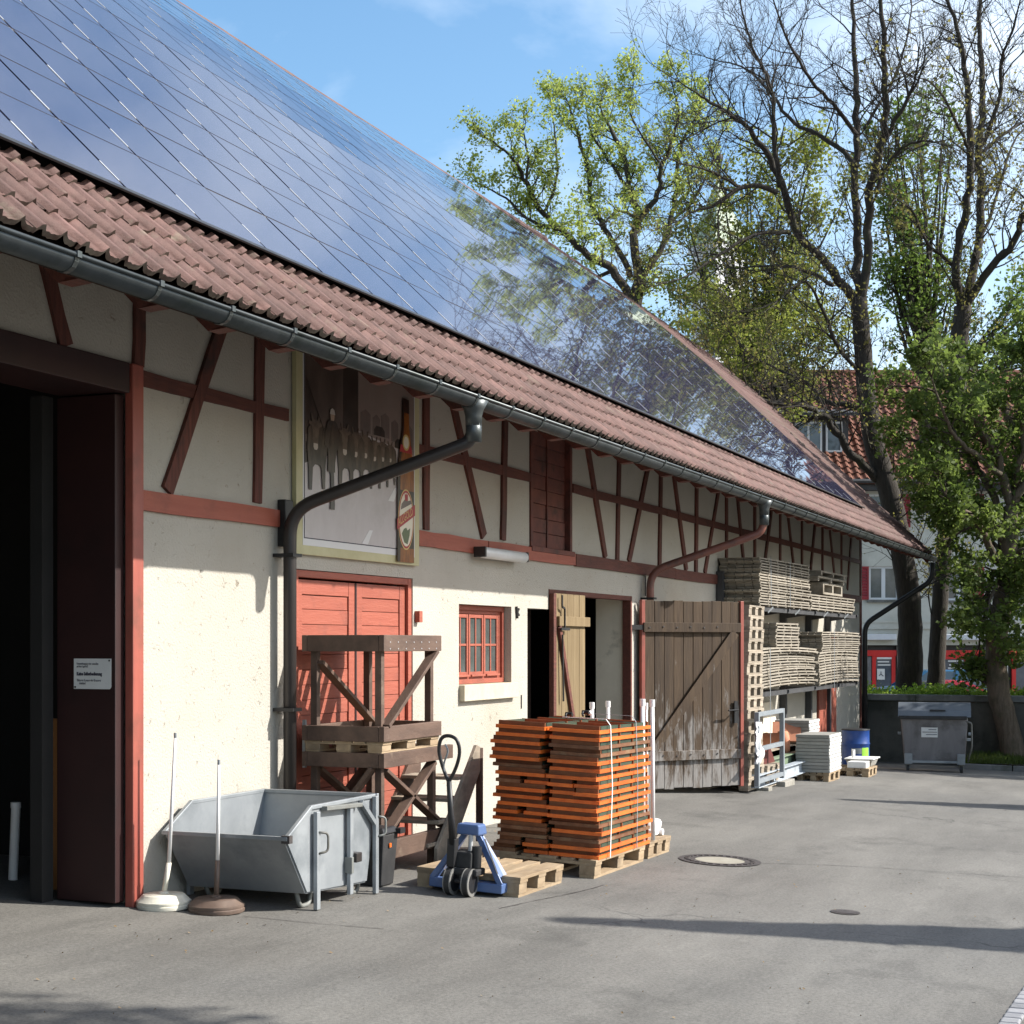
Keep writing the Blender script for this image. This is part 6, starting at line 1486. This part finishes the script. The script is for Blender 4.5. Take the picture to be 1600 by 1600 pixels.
def trees():
    A = 36.6
    tree('bare_tree', 'tall almost leafless tree with a thick forked trunk behind the garden wall', [
        ([(1421, 1092, 24), (1421, 1060, 21), (1421, 960, 19), (1410, 860, 18), (1388, 765, 17), (1365, 690, 16), (1353, 600, 15), (1346, 520, 14), (1342, 468, 13)], A, A),
        ([(1342, 470, 11), (1338, 380, 9), (1337, 280, 8), (1338, 180, 7), (1336, 80, 5), (1330, -40, 3), (1325, -140, 1.5)], A, A+1.5),
        ([(1345, 472, 11), (1356, 380, 9), (1362, 290, 9), (1380, 210, 8), (1384, 120, 6.5), (1380, 60, 5.5), (1378, -40, 3.5), (1390, -140, 2)], A, A-1.5),
        ([(1374, 235, 6), (1398, 190, 5), (1420, 152, 4)], A-.6, A-1.2),
        ([(1338, 468, 10), (1290, 412, 9), (1242, 352, 8), (1215, 272, 7), (1190, 228, 6), (1160, 192, 5), (1130, 172, 4), (1095, 150, 2.5), (1062, 128, 1.2)], A, A-2.5),
        ([(1217, 292, 6), (1210, 220, 5), (1206, 140, 4), (1180, 85, 3), (1160, 20, 2), (1150, -40, 1)], A-1.3, A-2.2),
        ([(1338, 262, 5.5), (1300, 222, 5), (1240, 192, 4), (1200, 140, 3), (1160, 105, 2), (1120, 95, 1)], A, A+2),
        ([(1337, 212, 5), (1300, 162, 4), (1262, 118, 3.4), (1230, 60, 2.5), (1208, 0, 1.5)], A+.3, A-1.4),
        ([(1215, 298, 6), (1165, 290, 5), (1122, 318, 4), (1085, 330, 2.4), (1060, 345, 1.2)], A-1.5, A-2.5),
        ([(1156, 292, 3.6), (1106, 266, 2.6), (1066, 256, 1.4)], A-1.8, A-3),
        ([(1300, 445, 5), (1250, 420, 3.6), (1205, 415, 2.6), (1150, 420, 1.2)], A-.5, A+1.5),
        ([(1236, 364, 5), (1180, 366, 4), (1125, 398, 3), (1075, 430, 1.8), (1045, 440, 1)], A-1, A-3),
        ([(1374, 750, 10), (1331, 709, 8.5), (1300, 664, 7.5), (1276, 644, 6.5), (1250, 634, 6), (1194, 625, 4.5), (1150, 598, 3), (1115, 575, 1.5)], A, A-2.5),
        ([(1350, 640, 6), (1331, 634, 5.5), (1287, 627, 5), (1268, 603, 4), (1231, 584, 3), (1180, 560, 1.6)], A, A+2),
        ([(1352, 590, 5), (1310, 540, 4.4), (1282, 480, 3.6), (1258, 440, 2.5), (1215, 470, 1.2)], A, A-2),
        ([(1350, 200, 3.6), (1388, 140, 3), (1412, 80, 2.2), (1425, 10, 1.4)], A-1, A+1),
        ([(1366, 300, 4), (1400, 240, 3.2), (1440, 220, 2.4), (1470, 225, 1.2)], A-1, A-2)],
        11, m_bark, lvl=2, L0=1.9, kids=5, start=.14, leaf=m_leaf_buds, lsize=.05, lper=1, lspread=.07, lchance=.5, lzmax=11.0, dens=.9, thin=.74, twigr=.62, group='tall trees behind the garden wall', wig=.34)
    B = 38.0
    tree('bare_tree', 'slimmer tall budding tree right of the thick forked one', [
        ([(1461, 1092, 16), (1463, 1050, 14), (1467, 960, 13), (1473, 880, 13), (1484, 770, 13), (1492, 650, 14), (1497, 560, 15), (1504, 480, 14)], B, B),
        ([(1504, 480, 10), (1494, 400, 8), (1512, 310, 8), (1517, 230, 7.5), (1511, 140, 6), (1500, 60, 4.5), (1474, -20, 3), (1465, -90, 1.4)], B, B-1.5),
        ([(1506, 482, 10), (1528, 380, 8.5), (1531, 290, 8), (1532, 220, 7), (1534, 130, 6), (1531, 30, 4.5), (1528, -80, 2)], B, B+1.5),
        ([(1506, 478, 9), (1546, 425, 8), (1582, 380, 7), (1602, 330, 6), (1625, 270, 4.5), (1640, 200, 2.5)], B, B-2),
        ([(1533, 230, 5), (1562, 150, 4), (1566, 90, 3.4), (1585, 40, 2), (1600, -30, 1)], B+1, B-.5),
        ([(1530, 240, 4), (1575, 205, 3.4), (1610, 185, 2), (1640, 180, 1)], B+1, B+3),
        ([(1515, 235, 4), (1485, 170, 3), (1455, 130, 2), (1430, 120, 1)], B-1, B-3),
        ([(1497, 420, 4), (1450, 380, 3.4), (1425, 330, 2.4), (1400, 310, 1.2)], B, B-2),
        ([(1524, 400, 4), (1560, 300, 3.2), (1580, 230, 2.4), (1600, 200, 1.2)], B, B+2)],
        23, m_bark, lvl=2, L0=1.8, kids=5, start=.14, leaf=m_leaf_buds, lsize=.06, lper=1, lspread=.1, lchance=.75, lzmax=14, dens=.95, thin=.76, twigr=.62, group='tall trees behind the garden wall', wig=.34)
    D = 57.0
    tree('lime_tree', 'young pale green tree spreading above the far end of the barn roof', [
        ([(985, 700, 16), (988, 560, 14), (992, 480, 12), (1000, 437, 10)], D, D),
        ([(1000, 437, 9), (990, 375, 8), (997, 337, 7), (984, 297, 6), (978, 256, 5), (962, 215, 4), (945, 185, 2), (938, 165, 1)], D, D+2),
        ([(996, 348, 6), (1028, 302, 5), (1034, 262, 4), (1052, 215, 3), (1060, 175, 2), (1052, 140, 1)], D, D-2),
        ([(988, 470, 9), (956, 422, 8), (919, 400, 7), (875, 359, 6), (847, 331, 5), (822, 287, 4.5), (803, 250, 3), (767, 219, 1.4)], D, D-3),
        ([(986, 430, 6), (950, 366, 5), (925, 319, 4.4), (919, 272, 4), (900, 203, 3), (888, 160, 1.4)], D, D+3),
        ([(1000, 440, 7), (1034, 387, 6), (1047, 353, 5), (1056, 300, 4.4), (1062, 237, 3.4), (1080, 195, 2), (1095, 172, 1)], D, D+1.5),
        ([(822, 290, 3), (825, 250, 2.2), (818, 205, 1.1)], D-2.6, D-3), ([(875, 359, 4), (830, 345, 3), (790, 310, 2), (745, 285, 1)], D-1.5, D-2.5), ([(850, 332, 3), (870, 280, 2.6), (868, 220, 1.6), (862, 170, .9)], D-2, D-1),
        ([(984, 297, 3.5), (950, 250, 2.8), (925, 210, 2), (915, 165, 1)], D+1, D+3), ([(1035, 262, 2.6), (1005, 215, 2), (985, 175, 1.4), (990, 130, .8)], D-2, D-3), ([(956, 422, 4), (900, 440, 3), (860, 410, 2), (810, 380, 1)], D, D+2),
        ([(1045, 350, 3), (1085, 310, 2.6), (1110, 260, 1.8), (1125, 215, 1)], D+1, D+2), ([(997, 340, 3), (965, 330, 2.4), (940, 350, 1.6), (905, 345, .9)], D, D-3)],
        37, m_bark, lvl=2, L0=1.05, kids=4, start=.12, leaf=m_leaf_lime, lsize=.078, lper=4, lspread=.26, lchance=.5, thin=.85, dens=.8, up=.2, group='spring trees behind the barn')
    E_ = 50.0
    blobtree('olive_tree', 'olive green tree in front of the church tower', 1172, 760, 9, E_, [(1110, 380, 55, 70), (1190, 330, 60, 60), (1160, 450, 70, 80), (1230, 400, 45, 80), (1110, 520, 60, 55), (1200, 540, 70, 60), (1270, 300, 60, 40)], 41, m_bark, 34, m_leaf_olive, lvl=2, L0=1.35, kids=3, start=.3, lsize=.085, lper=4, lspread=.30, lchance=.85, dens=.55, group='spring trees behind the barn')
    blobtree('bushy_tree', 'dark olive bushy tree hanging over the far roof edge', 1215, 780, 7, 46.0, [(1140, 560, 80, 40), (1210, 600, 80, 40), (1110, 500, 50, 40), (1265, 560, 50, 60), (1290, 500, 50, 70)], 43, m_bark, 17, m_leaf_olive, lvl=2, L0=1.2, kids=3, start=.3, lsize=.08, lper=4, lspread=.26, lchance=.9, dens=.55, group='spring trees behind the barn')
    F_ = 52.0
    blobtree('green_tree', 'mid green leafy tree filling the gap between the two tall bare trees', 1440, 800, 10, F_, [(1430, 330, 55, 120), (1470, 250, 50, 70), (1400, 420, 50, 80), (1450, 500, 70, 70), (1560, 470, 70, 70), (1390, 260, 40, 60), (1560, 560, 60, 60)], 47, m_bark, 40, m_leaf_mid, lvl=2, L0=1.4, kids=3, start=.3, lsize=.095, lper=4, lspread=.28, lchance=.45, dens=.6, group='leafy trees on the right')
    C = 33.0
    tree('leaning_tree', 'leaning thick-trunked tree with dense deep green foliage at the right edge', [
        ([(1587, 1204, 21), (1584, 1180, 19), (1570, 1120, 18), (1557, 1060, 18), (1559, 990, 17), (1570, 920, 15), (1578, 850, 13), (1580, 790, 10)], C-.4, C),
        ([(1572, 900, 8), (1545, 850, 6), (1525, 815, 5), (1500, 795, 3), (1475, 770, 1.5)], C, C-1.5), ([(1578, 850, 8), (1555, 780, 6), (1525, 730, 5), (1490, 705, 3), (1445, 695, 1.5)], C, C+1),
        ([(1580, 790, 8), (1560, 720, 6), (1525, 660, 5), (1490, 625, 3), (1440, 605, 1.5)], C, C-1), ([(1580, 790, 8), (1590, 720, 6), (1575, 650, 5), (1545, 600, 3), (1510, 575, 1.5)], C, C+1.2),
        ([(1580, 800, 7), (1620, 720, 6), (1640, 640, 4), (1630, 580, 2)], C, C-1), ([(1575, 870, 7), (1630, 820, 6), (1680, 760, 4), (1700, 700, 2)], C, C+1.5), ([(1568, 930, 5), (1560, 915, 3.5), (1550, 930, 2.5), (1545, 950, 1)], C, C-1),
        ([(1575, 860, 6), (1540, 810, 5), (1515, 785, 3.5), (1490, 765, 2), (1465, 745, 1)], C, C-.5), ([(1570, 900, 6), (1600, 860, 5), (1640, 880, 3), (1660, 900, 2)], C, C-1.5), ([(1560, 740, 5), (1510, 700, 4), (1480, 660, 2.5), (1455, 590, 1.2)], C-.5, C-2),
        ([(1572, 890, 6), (1562, 860, 4), (1545, 845, 3), (1520, 835, 1.5)], C, C+1.5), ([(1585, 760, 5), (1600, 690, 4), (1590, 620, 3), (1600, 560, 1.5)], C, C-1), ([(1574, 890, 5), (1550, 900, 4), (1540, 960, 2.5), (1530, 1000, 1.2)], C, C+.6)],
        53, m_barkpale, lvl=2, L0=.95, kids=4, start=.22, leaf=m_leaf_dark, lsize=.075, lper=5, lspread=.15, lchance=.62, dens=.78, up=.05, group='leafy trees on the right')
    blobtree('garden_shrub', 'leafy green shrub behind the leaning tree at the right edge', 1650, 1090, 6, 36.0, [(1650, 900, 40, 60), (1640, 980, 35, 50), (1660, 840, 50, 60), (1660, 1030, 40, 60)], 59, m_bark, 16, m_leaf_dark, lvl=1, L0=1.0, kids=4, start=.3, lsize=.09, lper=4, lspread=.16, lchance=.9, dens=.8)
    # leafy trees right of the yard, and unseen cypresses added to cast shadow bands
    def cypress(x, y, h, r0, label, seed):  # unseen cone of leaves, added and shaped for its shadow
        r = random.Random(seed); z = G(x, y); t = thing('cypress_tree', label, 'tree', (x, y, z), 0, 'slim cypresses right of the yard')
        MB().tube([(x, y, z), (x, y, z+h*.9)], [.09, .02], 8).obj('trunk', m_bark, t)
        pts = []
        for i in range(int(7000)):
            f = r.random()**1.3; rr = r0*(1-f)**.85*min(1, .35+f*6); a = r.uniform(0, 6.28); q = r.random()**.35
            pts.append((x+rr*q*cos(a), y+rr*q*sin(a), z+.25+f*(h-.25)))
        leaves(pts, .16, .3, m_leaf_dark, t, 'crown', seed)
    tl = SUN.z/math.hypot(SUN.x, SUN.y); sh = Vector((SUN.x, SUN.y, 0)).normalized()
    for k, ((u, v), h, r0) in enumerate((((892, 1438), 7.5, 1.0), ((1332, 1250), 6.0, .85))):
        p = onG(u, v); q = p+sh*(h/tl); q = p+sh*((h+G(q.x, q.y)-p.z)/tl)
        cypress(q.x, q.y, h, r0, ['tall slim cypress nearer the camera, right of the yard', 'slim cypress farther along, right of the yard'][k], 70+k)
    def shade(name, label, x, y, rad, h0, h1, n, seed, leaf=m_leaf_mid, ls=.16):
        r = random.Random(seed); z = G(x, y); t = thing(name, label, 'tree', (x, y, z), 0, 'leafy trees right of the yard'); tr = MB(); tr.tube([(x, y, z), (x+.1, y, z+h0), (x, y+.1, z+h1*.8)], [.16, .11, .04], 8)
        pts = []; cl = [(r.uniform(-1, 1), r.uniform(-1, 1), r.uniform(0, 1)) for i in range(46)]
        for cx, cy, cz in cl:
            c = Vector((x+cx*rad*.8, y+cy*rad*.8, z+h0+cz*(h1-h0))); tr.tube([(x, y, z+h0*.9), (c.x*.5+x*.5, c.y*.5+y*.5, c.z*.5+(z+h0)*.5+.2), c], [.04, .025, .01], 5)
            for i in range(n//46): pts.append(tuple(c+rdir(r)*rad*.34*r.random()**.4))
        tr.obj('trunk', m_bark, t); leaves(pts, ls, .3, leaf, t, 'crown', seed)
    shade('maple_tree', 'tall leafy tree near the camera, right of the yard', 8.25, -6.6, 2.1, 6.2, 10.0, 14000, 81, ls=.10)
    shade('maple_tree', 'broad leafy tree by the far yard corner, right of the barn', 37.5, -1.6, 3.2, 2.6, 8.5, 16000, 82, ls=.12)
    shade('maple_tree', 'second broad leafy tree beyond the far yard corner', 33.5, -3.2, 2.6, 2.6, 7.5, 12000, 83, ls=.12)
trees()

# ---- house behind
HZ = 58.0
def house():
    ro = EYEV+FW*HZ; yaw = TH-pi/2
    t = thing('town_house', 'pale town house with orange tiled roof, red shutters and red shopfront', 'house', (ro.x, ro.y, -.75), yaw)
    hx = lambda u: (u-800)/FPX*HZ; hz = lambda v: (1006-v)/FPX*HZ+EYE+.75
    O = lambda mb, nm, mat, par=None, **k: mb.obj(nm, mat, par or t, local=True, **k)
    xL, xR = hx(1060), hx(1700); ez = hz(748); rz = hz(548)
    # wall with real openings
    op = []
    def opening(u0, u1, v0, v1): op.append((hx(u0), hx(u1), hz(v1), hz(v0)))
    wins = [(1358, 1404, 885, 937), (1478, 1519, 883, 938), (1590, 1632, 883, 938), (1240, 1286, 885, 937)]
    wins2 = [(a, b, 772, 824) for a, b, c, d in wins]
    for a in wins+wins2: opening(*a)
    shops = [(1345, 1403, 1008, 1082), (1463, 1541, 1008, 1082), (1575, 1650, 1008, 1082)]
    for a in shops: opening(*a)
    xs = sorted({xL, xR}|{a for o in op for a in o[:2]}); zs = sorted({0, ez}|{a for o in op for a in o[2:]}); mb = MB()
    isop = lambda x, z: any(a < x < b and c < z < d for a, b, c, d in op)
    for i in range(len(xs)-1):
        for j in range(len(zs)-1):
            a, b, c, d = xs[i], xs[i+1], zs[j], zs[j+1]
            if isop((a+b)/2, (c+d)/2): continue
            mb.box(a, b, 0, .3, c, d)
    O(mb, 'wall', m_housewall, fix=False)
    O(MB().box(xL, xR, 9.7, 10, 0, ez).box(xL, xL+.3, .3, 9.7, 0, ez).box(xR-.3, xR, .3, 9.7, 0, ez).box(xL+.3, xR-.3, 2.8, 2.9, 0, ez), 'inner_wall', m_shopdark)
    O(MB().box(xL, xR, -.06, -.002, hz(983), hz(973)).box(xL, xR, -.09, -.002, hz(973), hz(970)), 'cornice', m_housewall)
    for k, (a, b, c, d) in enumerate(wins+wins2):
        x0, x1, z0, z1 = hx(a), hx(b), hz(d), hz(c); f = MB(); w_ = .075
        f.box(x0+.001, x0+w_, .08, .15, z0, z1).box(x1-w_, x1-.001, .08, .15, z0, z1).box(x0+w_, x1-w_, .082, .148, z1-w_, z1).box(x0+w_, x1-w_, .082, .148, z0, z0+w_); m = (x0+x1)/2
        f.box(m-.07, m+.07, .078, .15, z0+w_, z1-w_)
        fo = O(f, 'window', m_pvc)
        for p, q in ((x0+w_, m-.07), (m+.07, x1-w_)): MB().box(p, q, .11, .12, z0+w_, z1-w_).obj('pane', m_winglass, fo, local=True)
        MB().box(x0-.08, x1+.08, -.12, .08, z0-.10, z0-.002).obj('sill', m_coping, fo, local=True)
        for s in (-1, 1):
            e = x0-.02 if s < 0 else x1+.02; sh = MB(); sw = .40
            a0, a1 = (e-sw, e) if s < 0 else (e, e+sw)
            sh.box(a0, a0+.06, -.05, -.003, z0, z1).box(a1-.06, a1, -.05, -.003, z0, z1).box(a0+.06, a1-.06, -.048, -.003, z1-.08, z1).box(a0+.06, a1-.06, -.048, -.003, z0, z0+.08)
            for i in range(10): zz = z0+.08+(z1-z0-.16)*i/10; sh.hexa([(a0+.06, -.045, zz), (a1-.06, -.045, zz), (a1-.06, -.02, zz+.09), (a0+.06, -.02, zz+.09), (a0+.06, -.04, zz+.005), (a1-.06, -.04, zz+.005), (a1-.06, -.012, zz+.1), (a0+.06, -.012, zz+.1)])
            O(sh, 'shutter', m_crimson)
    # shopfronts
    for k, (a, b, c, d) in enumerate(shops):
        x0, x1, z1 = hx(a), hx(b), hz(c); W_ = x1-x0
        O(MB().box(x0+.002, x1-.002, .24, .28, 0, z1-.003), 'shop_back', m_shopdark)
        O(MB().box(x0+.03, x1-.03, .06, .20, hz(1025), hz(1016)), 'shop_lintel', m_shopred)
        s0, s1 = (x0+W_*.32, x0+W_*.95) if k == 0 else (x0+W_*.10, x0+W_*.66)
        f = MB(); f.box(s0, s0+.14, .08, .18, 0, hz(1025)).box(s1-.14, s1, .08, .18, 0, hz(1025)).box(s0+.14, s1-.14, .082, .178, 0, .75).box(s0+.14, s1-.14, .082, .178, hz(1030), hz(1025))
        fo = O(f, 'shop_frame', m_shopred)
        MB().box(s0+.141, s1-.141, .12, .13, .75, hz(1030)).obj('pane', m_winglass, fo, local=True)
        O(MB().box(x0+.03, s0-.02, .12, .16, 0, hz(1026)) if k == 0 else MB().box(s1+.02, x1-.1, .12, .16, 0, hz(1026)), 'side_panel', m_contgrey)
        O(MB().box(hx(a if k == 0 else 1473 if k == 1 else a), hx(1398 if k == 0 else 1542 if k == 1 else b), -.32, -.003, hz(1000), hz(991)), 'awning_box', m_awn, bev=.02)
        O(MB().box(x0, x1, .05, .055, z1-.02, z1-.0), 'opening_edge', m_slate)
    # notice in the shop window: a white sheet with a three-armed mark
    pn = O(MB().box(hx(1371), hx(1383), .05, .058, hz(1062), hz(1045)), 'window_notice', m_paper)
    mk = MB(); cx, cz = hx(1377), hz(1053.5)
    for dx, dz in ((0, .10), (-.07, -.05), (.09, -.07)): mk.beam((cx, .046, cz), (cx+dx, .046, cz+dz), .028, .004, up=(0, 1, 0))
    mk.obj('notice_mark', m_ink, pn, local=True)
    for (u0, u1, v0, v1) in ((1371, 1394, 1027, 1030), (1372, 1390, 1033, 1035), (1372, 1392, 1038, 1040), (1482, 1506, 1032, 1034), (1484, 1504, 1038, 1040), (1482, 1507, 1043, 1045)):
        O(MB().box(hx(u0), hx(u1), .072, .078, hz(v1), hz(v0)), 'window_lettering', m_paper)
    # roof: pantile ridges as geometry
    def pan(x0, x1, y0, y1, z0, z1, pitch, amp):
        mb = MB(); n = int((x1-x0)/pitch); rows = max(1, int(math.hypot(y1-y0, z1-z0)/.36)); sl = math.atan2(z1-z0, y1-y0); nn = Vector((0, -sin(sl), cos(sl)))
        pr_ = [(0, 0), (.35, amp*.1), (.55, amp), (.75, amp*1.05), (.92, amp*.2)]
        for r_ in range(rows):
            a = r_/rows; b = (r_+1)/rows
            for i in range(n):
                pts = [(x0+(i+q)*pitch, h) for q, h in pr_]+[(x0+(i+1)*pitch, 0)]
                for (xa, ha), (xb, hb) in zip(pts, pts[1:]):
                    A = Vector((xa, y0+(y1-y0)*a, z0+(z1-z0)*a))+nn*(ha+.05); B = Vector((xb, y0+(y1-y0)*a, z0+(z1-z0)*a))+nn*(hb+.05); C_ = Vector((xb, y0+(y1-y0)*b, z0+(z1-z0)*b))+nn*(hb+.0); D_ = Vector((xa, y0+(y1-y0)*b, z0+(z1-z0)*b))+nn*(ha+.0)
                    mb.quad(A, B, C_, D_)
        return mb
    ry = 5.0
    rf = O(MB().hexa([(xL-.4, -.6, ez-.25), (xR+.4, -.6, ez-.25), (xR+.4, ry, rz-.08), (xL-.4, ry, rz-.08), (xL-.4, -.6, ez-.12), (xR+.4, -.6, ez-.12), (xR+.4, ry, rz), (xL-.4, ry, rz)]).hexa([(xL-.4, 2*ry+.6, ez-.25), (xR+.4, 2*ry+.6, ez-.25), (xR+.4, ry, rz-.08), (xL-.4, ry, rz-.08), (xL-.4, 2*ry+.6, ez-.12), (xR+.4, 2*ry+.6, ez-.12), (xR+.4, ry, rz), (xL-.4, ry, rz)]), 'roof', m_houseroof, fix=True)
    o = pan(xL-.4, xR+.4, -.62, ry, ez-.12, rz+.0, .30, .075).obj('roof_tile_field', m_houseroof, t, local=True, fix=False); o['kind'] = 'stuff'
    O(MB().prism([(xL, .3, ez-.3), (xL, 2*ry-.3, ez-.3), (xL, ry, rz-.3)], (.3, 0, 0)).prism([(xR-.3, .3, ez-.3), (xR-.3, 2*ry-.3, ez-.3), (xR-.3, ry, rz-.3)], (.3, 0, 0)), 'gable', m_housewall)
    O(MB().tube([(xL-.4, -.72, ez-.16), (xR+.4, -.72, ez-.16)], .08, 8), 'gutter', m_racksteel)
    O(MB().tube([(xL-.4, ry, rz+.04), (xR+.4, ry, rz+.04)], .13, 8), 'ridge', m_houseroof)
    O(MB().box(xL-.1, xR+.1, -.5, -.001, ez-.45, ez-.26), 'eaves_board', m_racksteel)
    # dormer
    d0, d1 = hx(1214), hx(1332); zb_, zt_ = hz(742), hz(648)
    yf = .7
    O(MB().box(d0, d1, yf, 4.2, zb_-.6, zt_), 'dormer', m_slate)
    O(MB().hexa([(d0-.3, yf-.4, zt_+.003), (d1+.3, yf-.4, zt_+.003), (d1+.3, 4.6, zt_+.8), (d0-.3, 4.6, zt_+.8), (d0-.3, yf-.4, zt_+.13), (d1+.3, yf-.4, zt_+.13), (d1+.3, 4.6, zt_+.93), (d0-.3, 4.6, zt_+.93)]), 'dormer_roof', m_slate)
    for a, b in ((1222, 1242), (1247, 1290), (1296, 1322)):
        x0, x1, z0, z1 = hx(a), hx(b), hz(703), hz(655); f = MB(); w_ = .07
        f.box(x0, x0+w_, yf-.05, yf-.003, z0, z1).box(x1-w_, x1, yf-.05, yf-.003, z0, z1).box(x0+w_, x1-w_, yf-.048, yf-.003, z1-w_, z1).box(x0+w_, x1-w_, yf-.048, yf-.003, z0, z0+w_)
        if b-a > 30: f.box((x0+x1)/2-.04, (x0+x1)/2+.04, yf-.049, yf-.003, z0+w_, z1-w_)
        fo = O(f, 'dormer_window', m_pvc); MB().box(x0+w_, x1-w_, yf-.025, yf-.004, z0+w_, z1-w_).obj('pane', m_winglass, fo, local=True)
house()
# ---- church tower
def tower():
    Z = 125.0; c = atZ(1122, 900, Z); s = 40*Z/FPX*1.02; yaw = TH-pi/2+radians(33)
    t = thing('church_tower', 'white church tower with a pointed green spire behind the trees', 'church tower', (c.x, c.y, -1), yaw)
    hz = lambda v: (1006-v)/FPX*Z+EYE+1
    O = lambda mb, nm, mat, **k: mb.obj(nm, mat, t, local=True, **k)
    a = s*.70; zt = hz(396)
    O(MB().box(-a, a, -a, a, 0, zt), 'shaft', m_towerwall)
    O(MB().box(-a-.25, a+.25, -a-.25, a+.25, zt+.003, zt+.5).box(-a-.12, a+.12, -a-.12, a+.12, hz(470), hz(464)), 'cornice', m_towerwall)
    za = hz(274); e = a+.35
    O(MB().add([(-e, -e, zt+.51), (e, -e, zt+.51), (e, e, zt+.51), (-e, e, zt+.51), (-e*.5, -e*.5, zt+.51+(za-zt)*.42), (e*.5, -e*.5, zt+.51+(za-zt)*.42), (e*.5, e*.5, zt+.51+(za-zt)*.42), (-e*.5, e*.5, zt+.51+(za-zt)*.42), (0, 0, za)], [(0, 1, 5, 4), (1, 2, 6, 5), (2, 3, 7, 6), (3, 0, 4, 7), (4, 5, 8), (5, 6, 8), (6, 7, 8), (7, 4, 8), (3, 2, 1, 0)]), 'spire', m_copper)
    O(MB().tube([(0, 0, za-.4), (0, 0, hz(240))], [.12, .05], 6), 'finial', m_iron)
    O(MB().lathe([(.05, -.45), (.38, -.2), (.42, 0), (.38, .2), (.05, .45)], (0, 0, hz(247)), 12), 'ball', m_iron, smooth=True)
    for k in range(4):
        m = Matrix.Rotation(k*pi/2, 4, 'Z')
        O(MB().box(-.45, .45, -a-.04, -a-.003, hz(446), hz(412)).xf(m), 'belfry_window', m_slate)
        b = MB()
        for i in range(6): z = hz(446)+(hz(412)-hz(446))*(i+.2)/6; b.box(-.42, .42, -a-.09, -a-.041, z, z+.08)
        O(b.xf(m), 'louvre', m_iron)
tower()
# ---- cars parked in front of the house
def car(label, pos, yaw, mat, L_=4.2, hatch=True, H=1.46):
    t = thing('parked_car', label, 'car', pos, yaw, 'cars parked in front of the house')
    O = lambda mb, nm, m, **k: mb.obj(nm, m, t, local=True, **k)
    hw = .86; x1 = L_
    side = [(0, .35), (0, .72), (.12, .84), (1.0, .95), (1.05, .95), (x1-.12, .98), (x1, .8), (x1, .35)]
    O(MB().prism([(x, -hw, z) for x, z in side], (0, 2*hw, 0)), 'body', mat, bev=.06)
    rx0, rx1 = (1.75, x1-.55) if hatch else (1.8, x1-1.3)
    low = [(1.0, .94), (x1-.05 if hatch else x1-.5, .96)]
    cab = MB(); w2 = hw-.04; w3 = hw-.20
    cab.hexa([(low[0][0], -w2, .945), (low[1][0], -w2, .965), (low[1][0], w2, .965), (low[0][0], w2, .945), (rx0, -w3, H-.05), (rx1, -w3, H-.04), (rx1, w3, H-.04), (rx0, w3, H-.05)])
    O(cab, 'glasshouse', m_carglass)
    O(MB().hexa([(rx0-.05, -w3-.01, H-.055), (rx1+.06, -w3-.01, H-.045), (rx1+.06, w3+.01, H-.045), (rx0-.05, w3+.01, H-.055), (rx0+.1, -w3+.05, H), (rx1-.05, -w3+.05, H), (rx1-.05, w3-.05, H), (rx0+.1, w3-.05, H)]), 'roof', mat, bev=.02)
    p = MB()
    for s in (-1, 1):
        for (a, b, c, d) in ((low[0][0], .945, rx0, H-.04), ((low[0][0]+low[1][0])/2+.1, .95, (rx0+rx1)/2+.1, H-.04), (low[1][0], .965, rx1, H-.04), (low[1][0]-.6, .965, rx1-.32, H-.04)): p.beam((a, s*(w2+.005), b), (c, s*(w3+.008), d), .03, .09, up=(1, 0, 0))
    O(p, 'pillar', mat)
    for x in (.78, x1-.78):
        for s in (-1, 1):
            wo = O(MB().tube([(x, s*(hw-.18), .31), (x, s*(hw+.01), .31)], .31, 18), 'wheel', m_rubber, smooth=True); MB().tube([(x, s*(hw-.1), .31), (x, s*(hw+.02), .31)], .19, 14).obj('rim', m_alu, wo, local=True, smooth=True)
    for s in (-1, 1):
        O(MB().box(-.02, .06, s*.62-.15, s*.62+.15, .62, .74), 'headlight', m_pvc); O(MB().box(x1-.04, x1+.02, s*.68-.12, s*.68+.12, .68, .86), 'tail_light', m_crimson)
    return t
def cars():
    yaw = TH-pi/2
    p = atZ(1428, 1000, 52); car('blue estate car seen over the garden wall, behind the tree trunks', (p.x, p.y, -.52), yaw, m_carblue, 2.55+0, True, 1.42) if False else car('blue car seen over the garden wall behind the tree trunks', (p.x-.95*cos(yaw)*1.6, p.y-.95*sin(yaw)*1.6, -.62), yaw, m_carblue, 4.1, True, 1.48)
    p = atZ(1440, 1000, 47.5); car('red car in front of the blue one, only its roof showing above the plants', (p.x-1.2*cos(yaw), p.y-1.2*sin(yaw), -.80), yaw, m_carred, 3.6, False, 1.42)
    p = atZ(1356, 1000, 48.5); car('dark grey car left of the thick tree trunk', (p.x-.0*cos(yaw), p.y, -.86), yaw, m_cargrey, 4.0, True, 1.44)
cars()
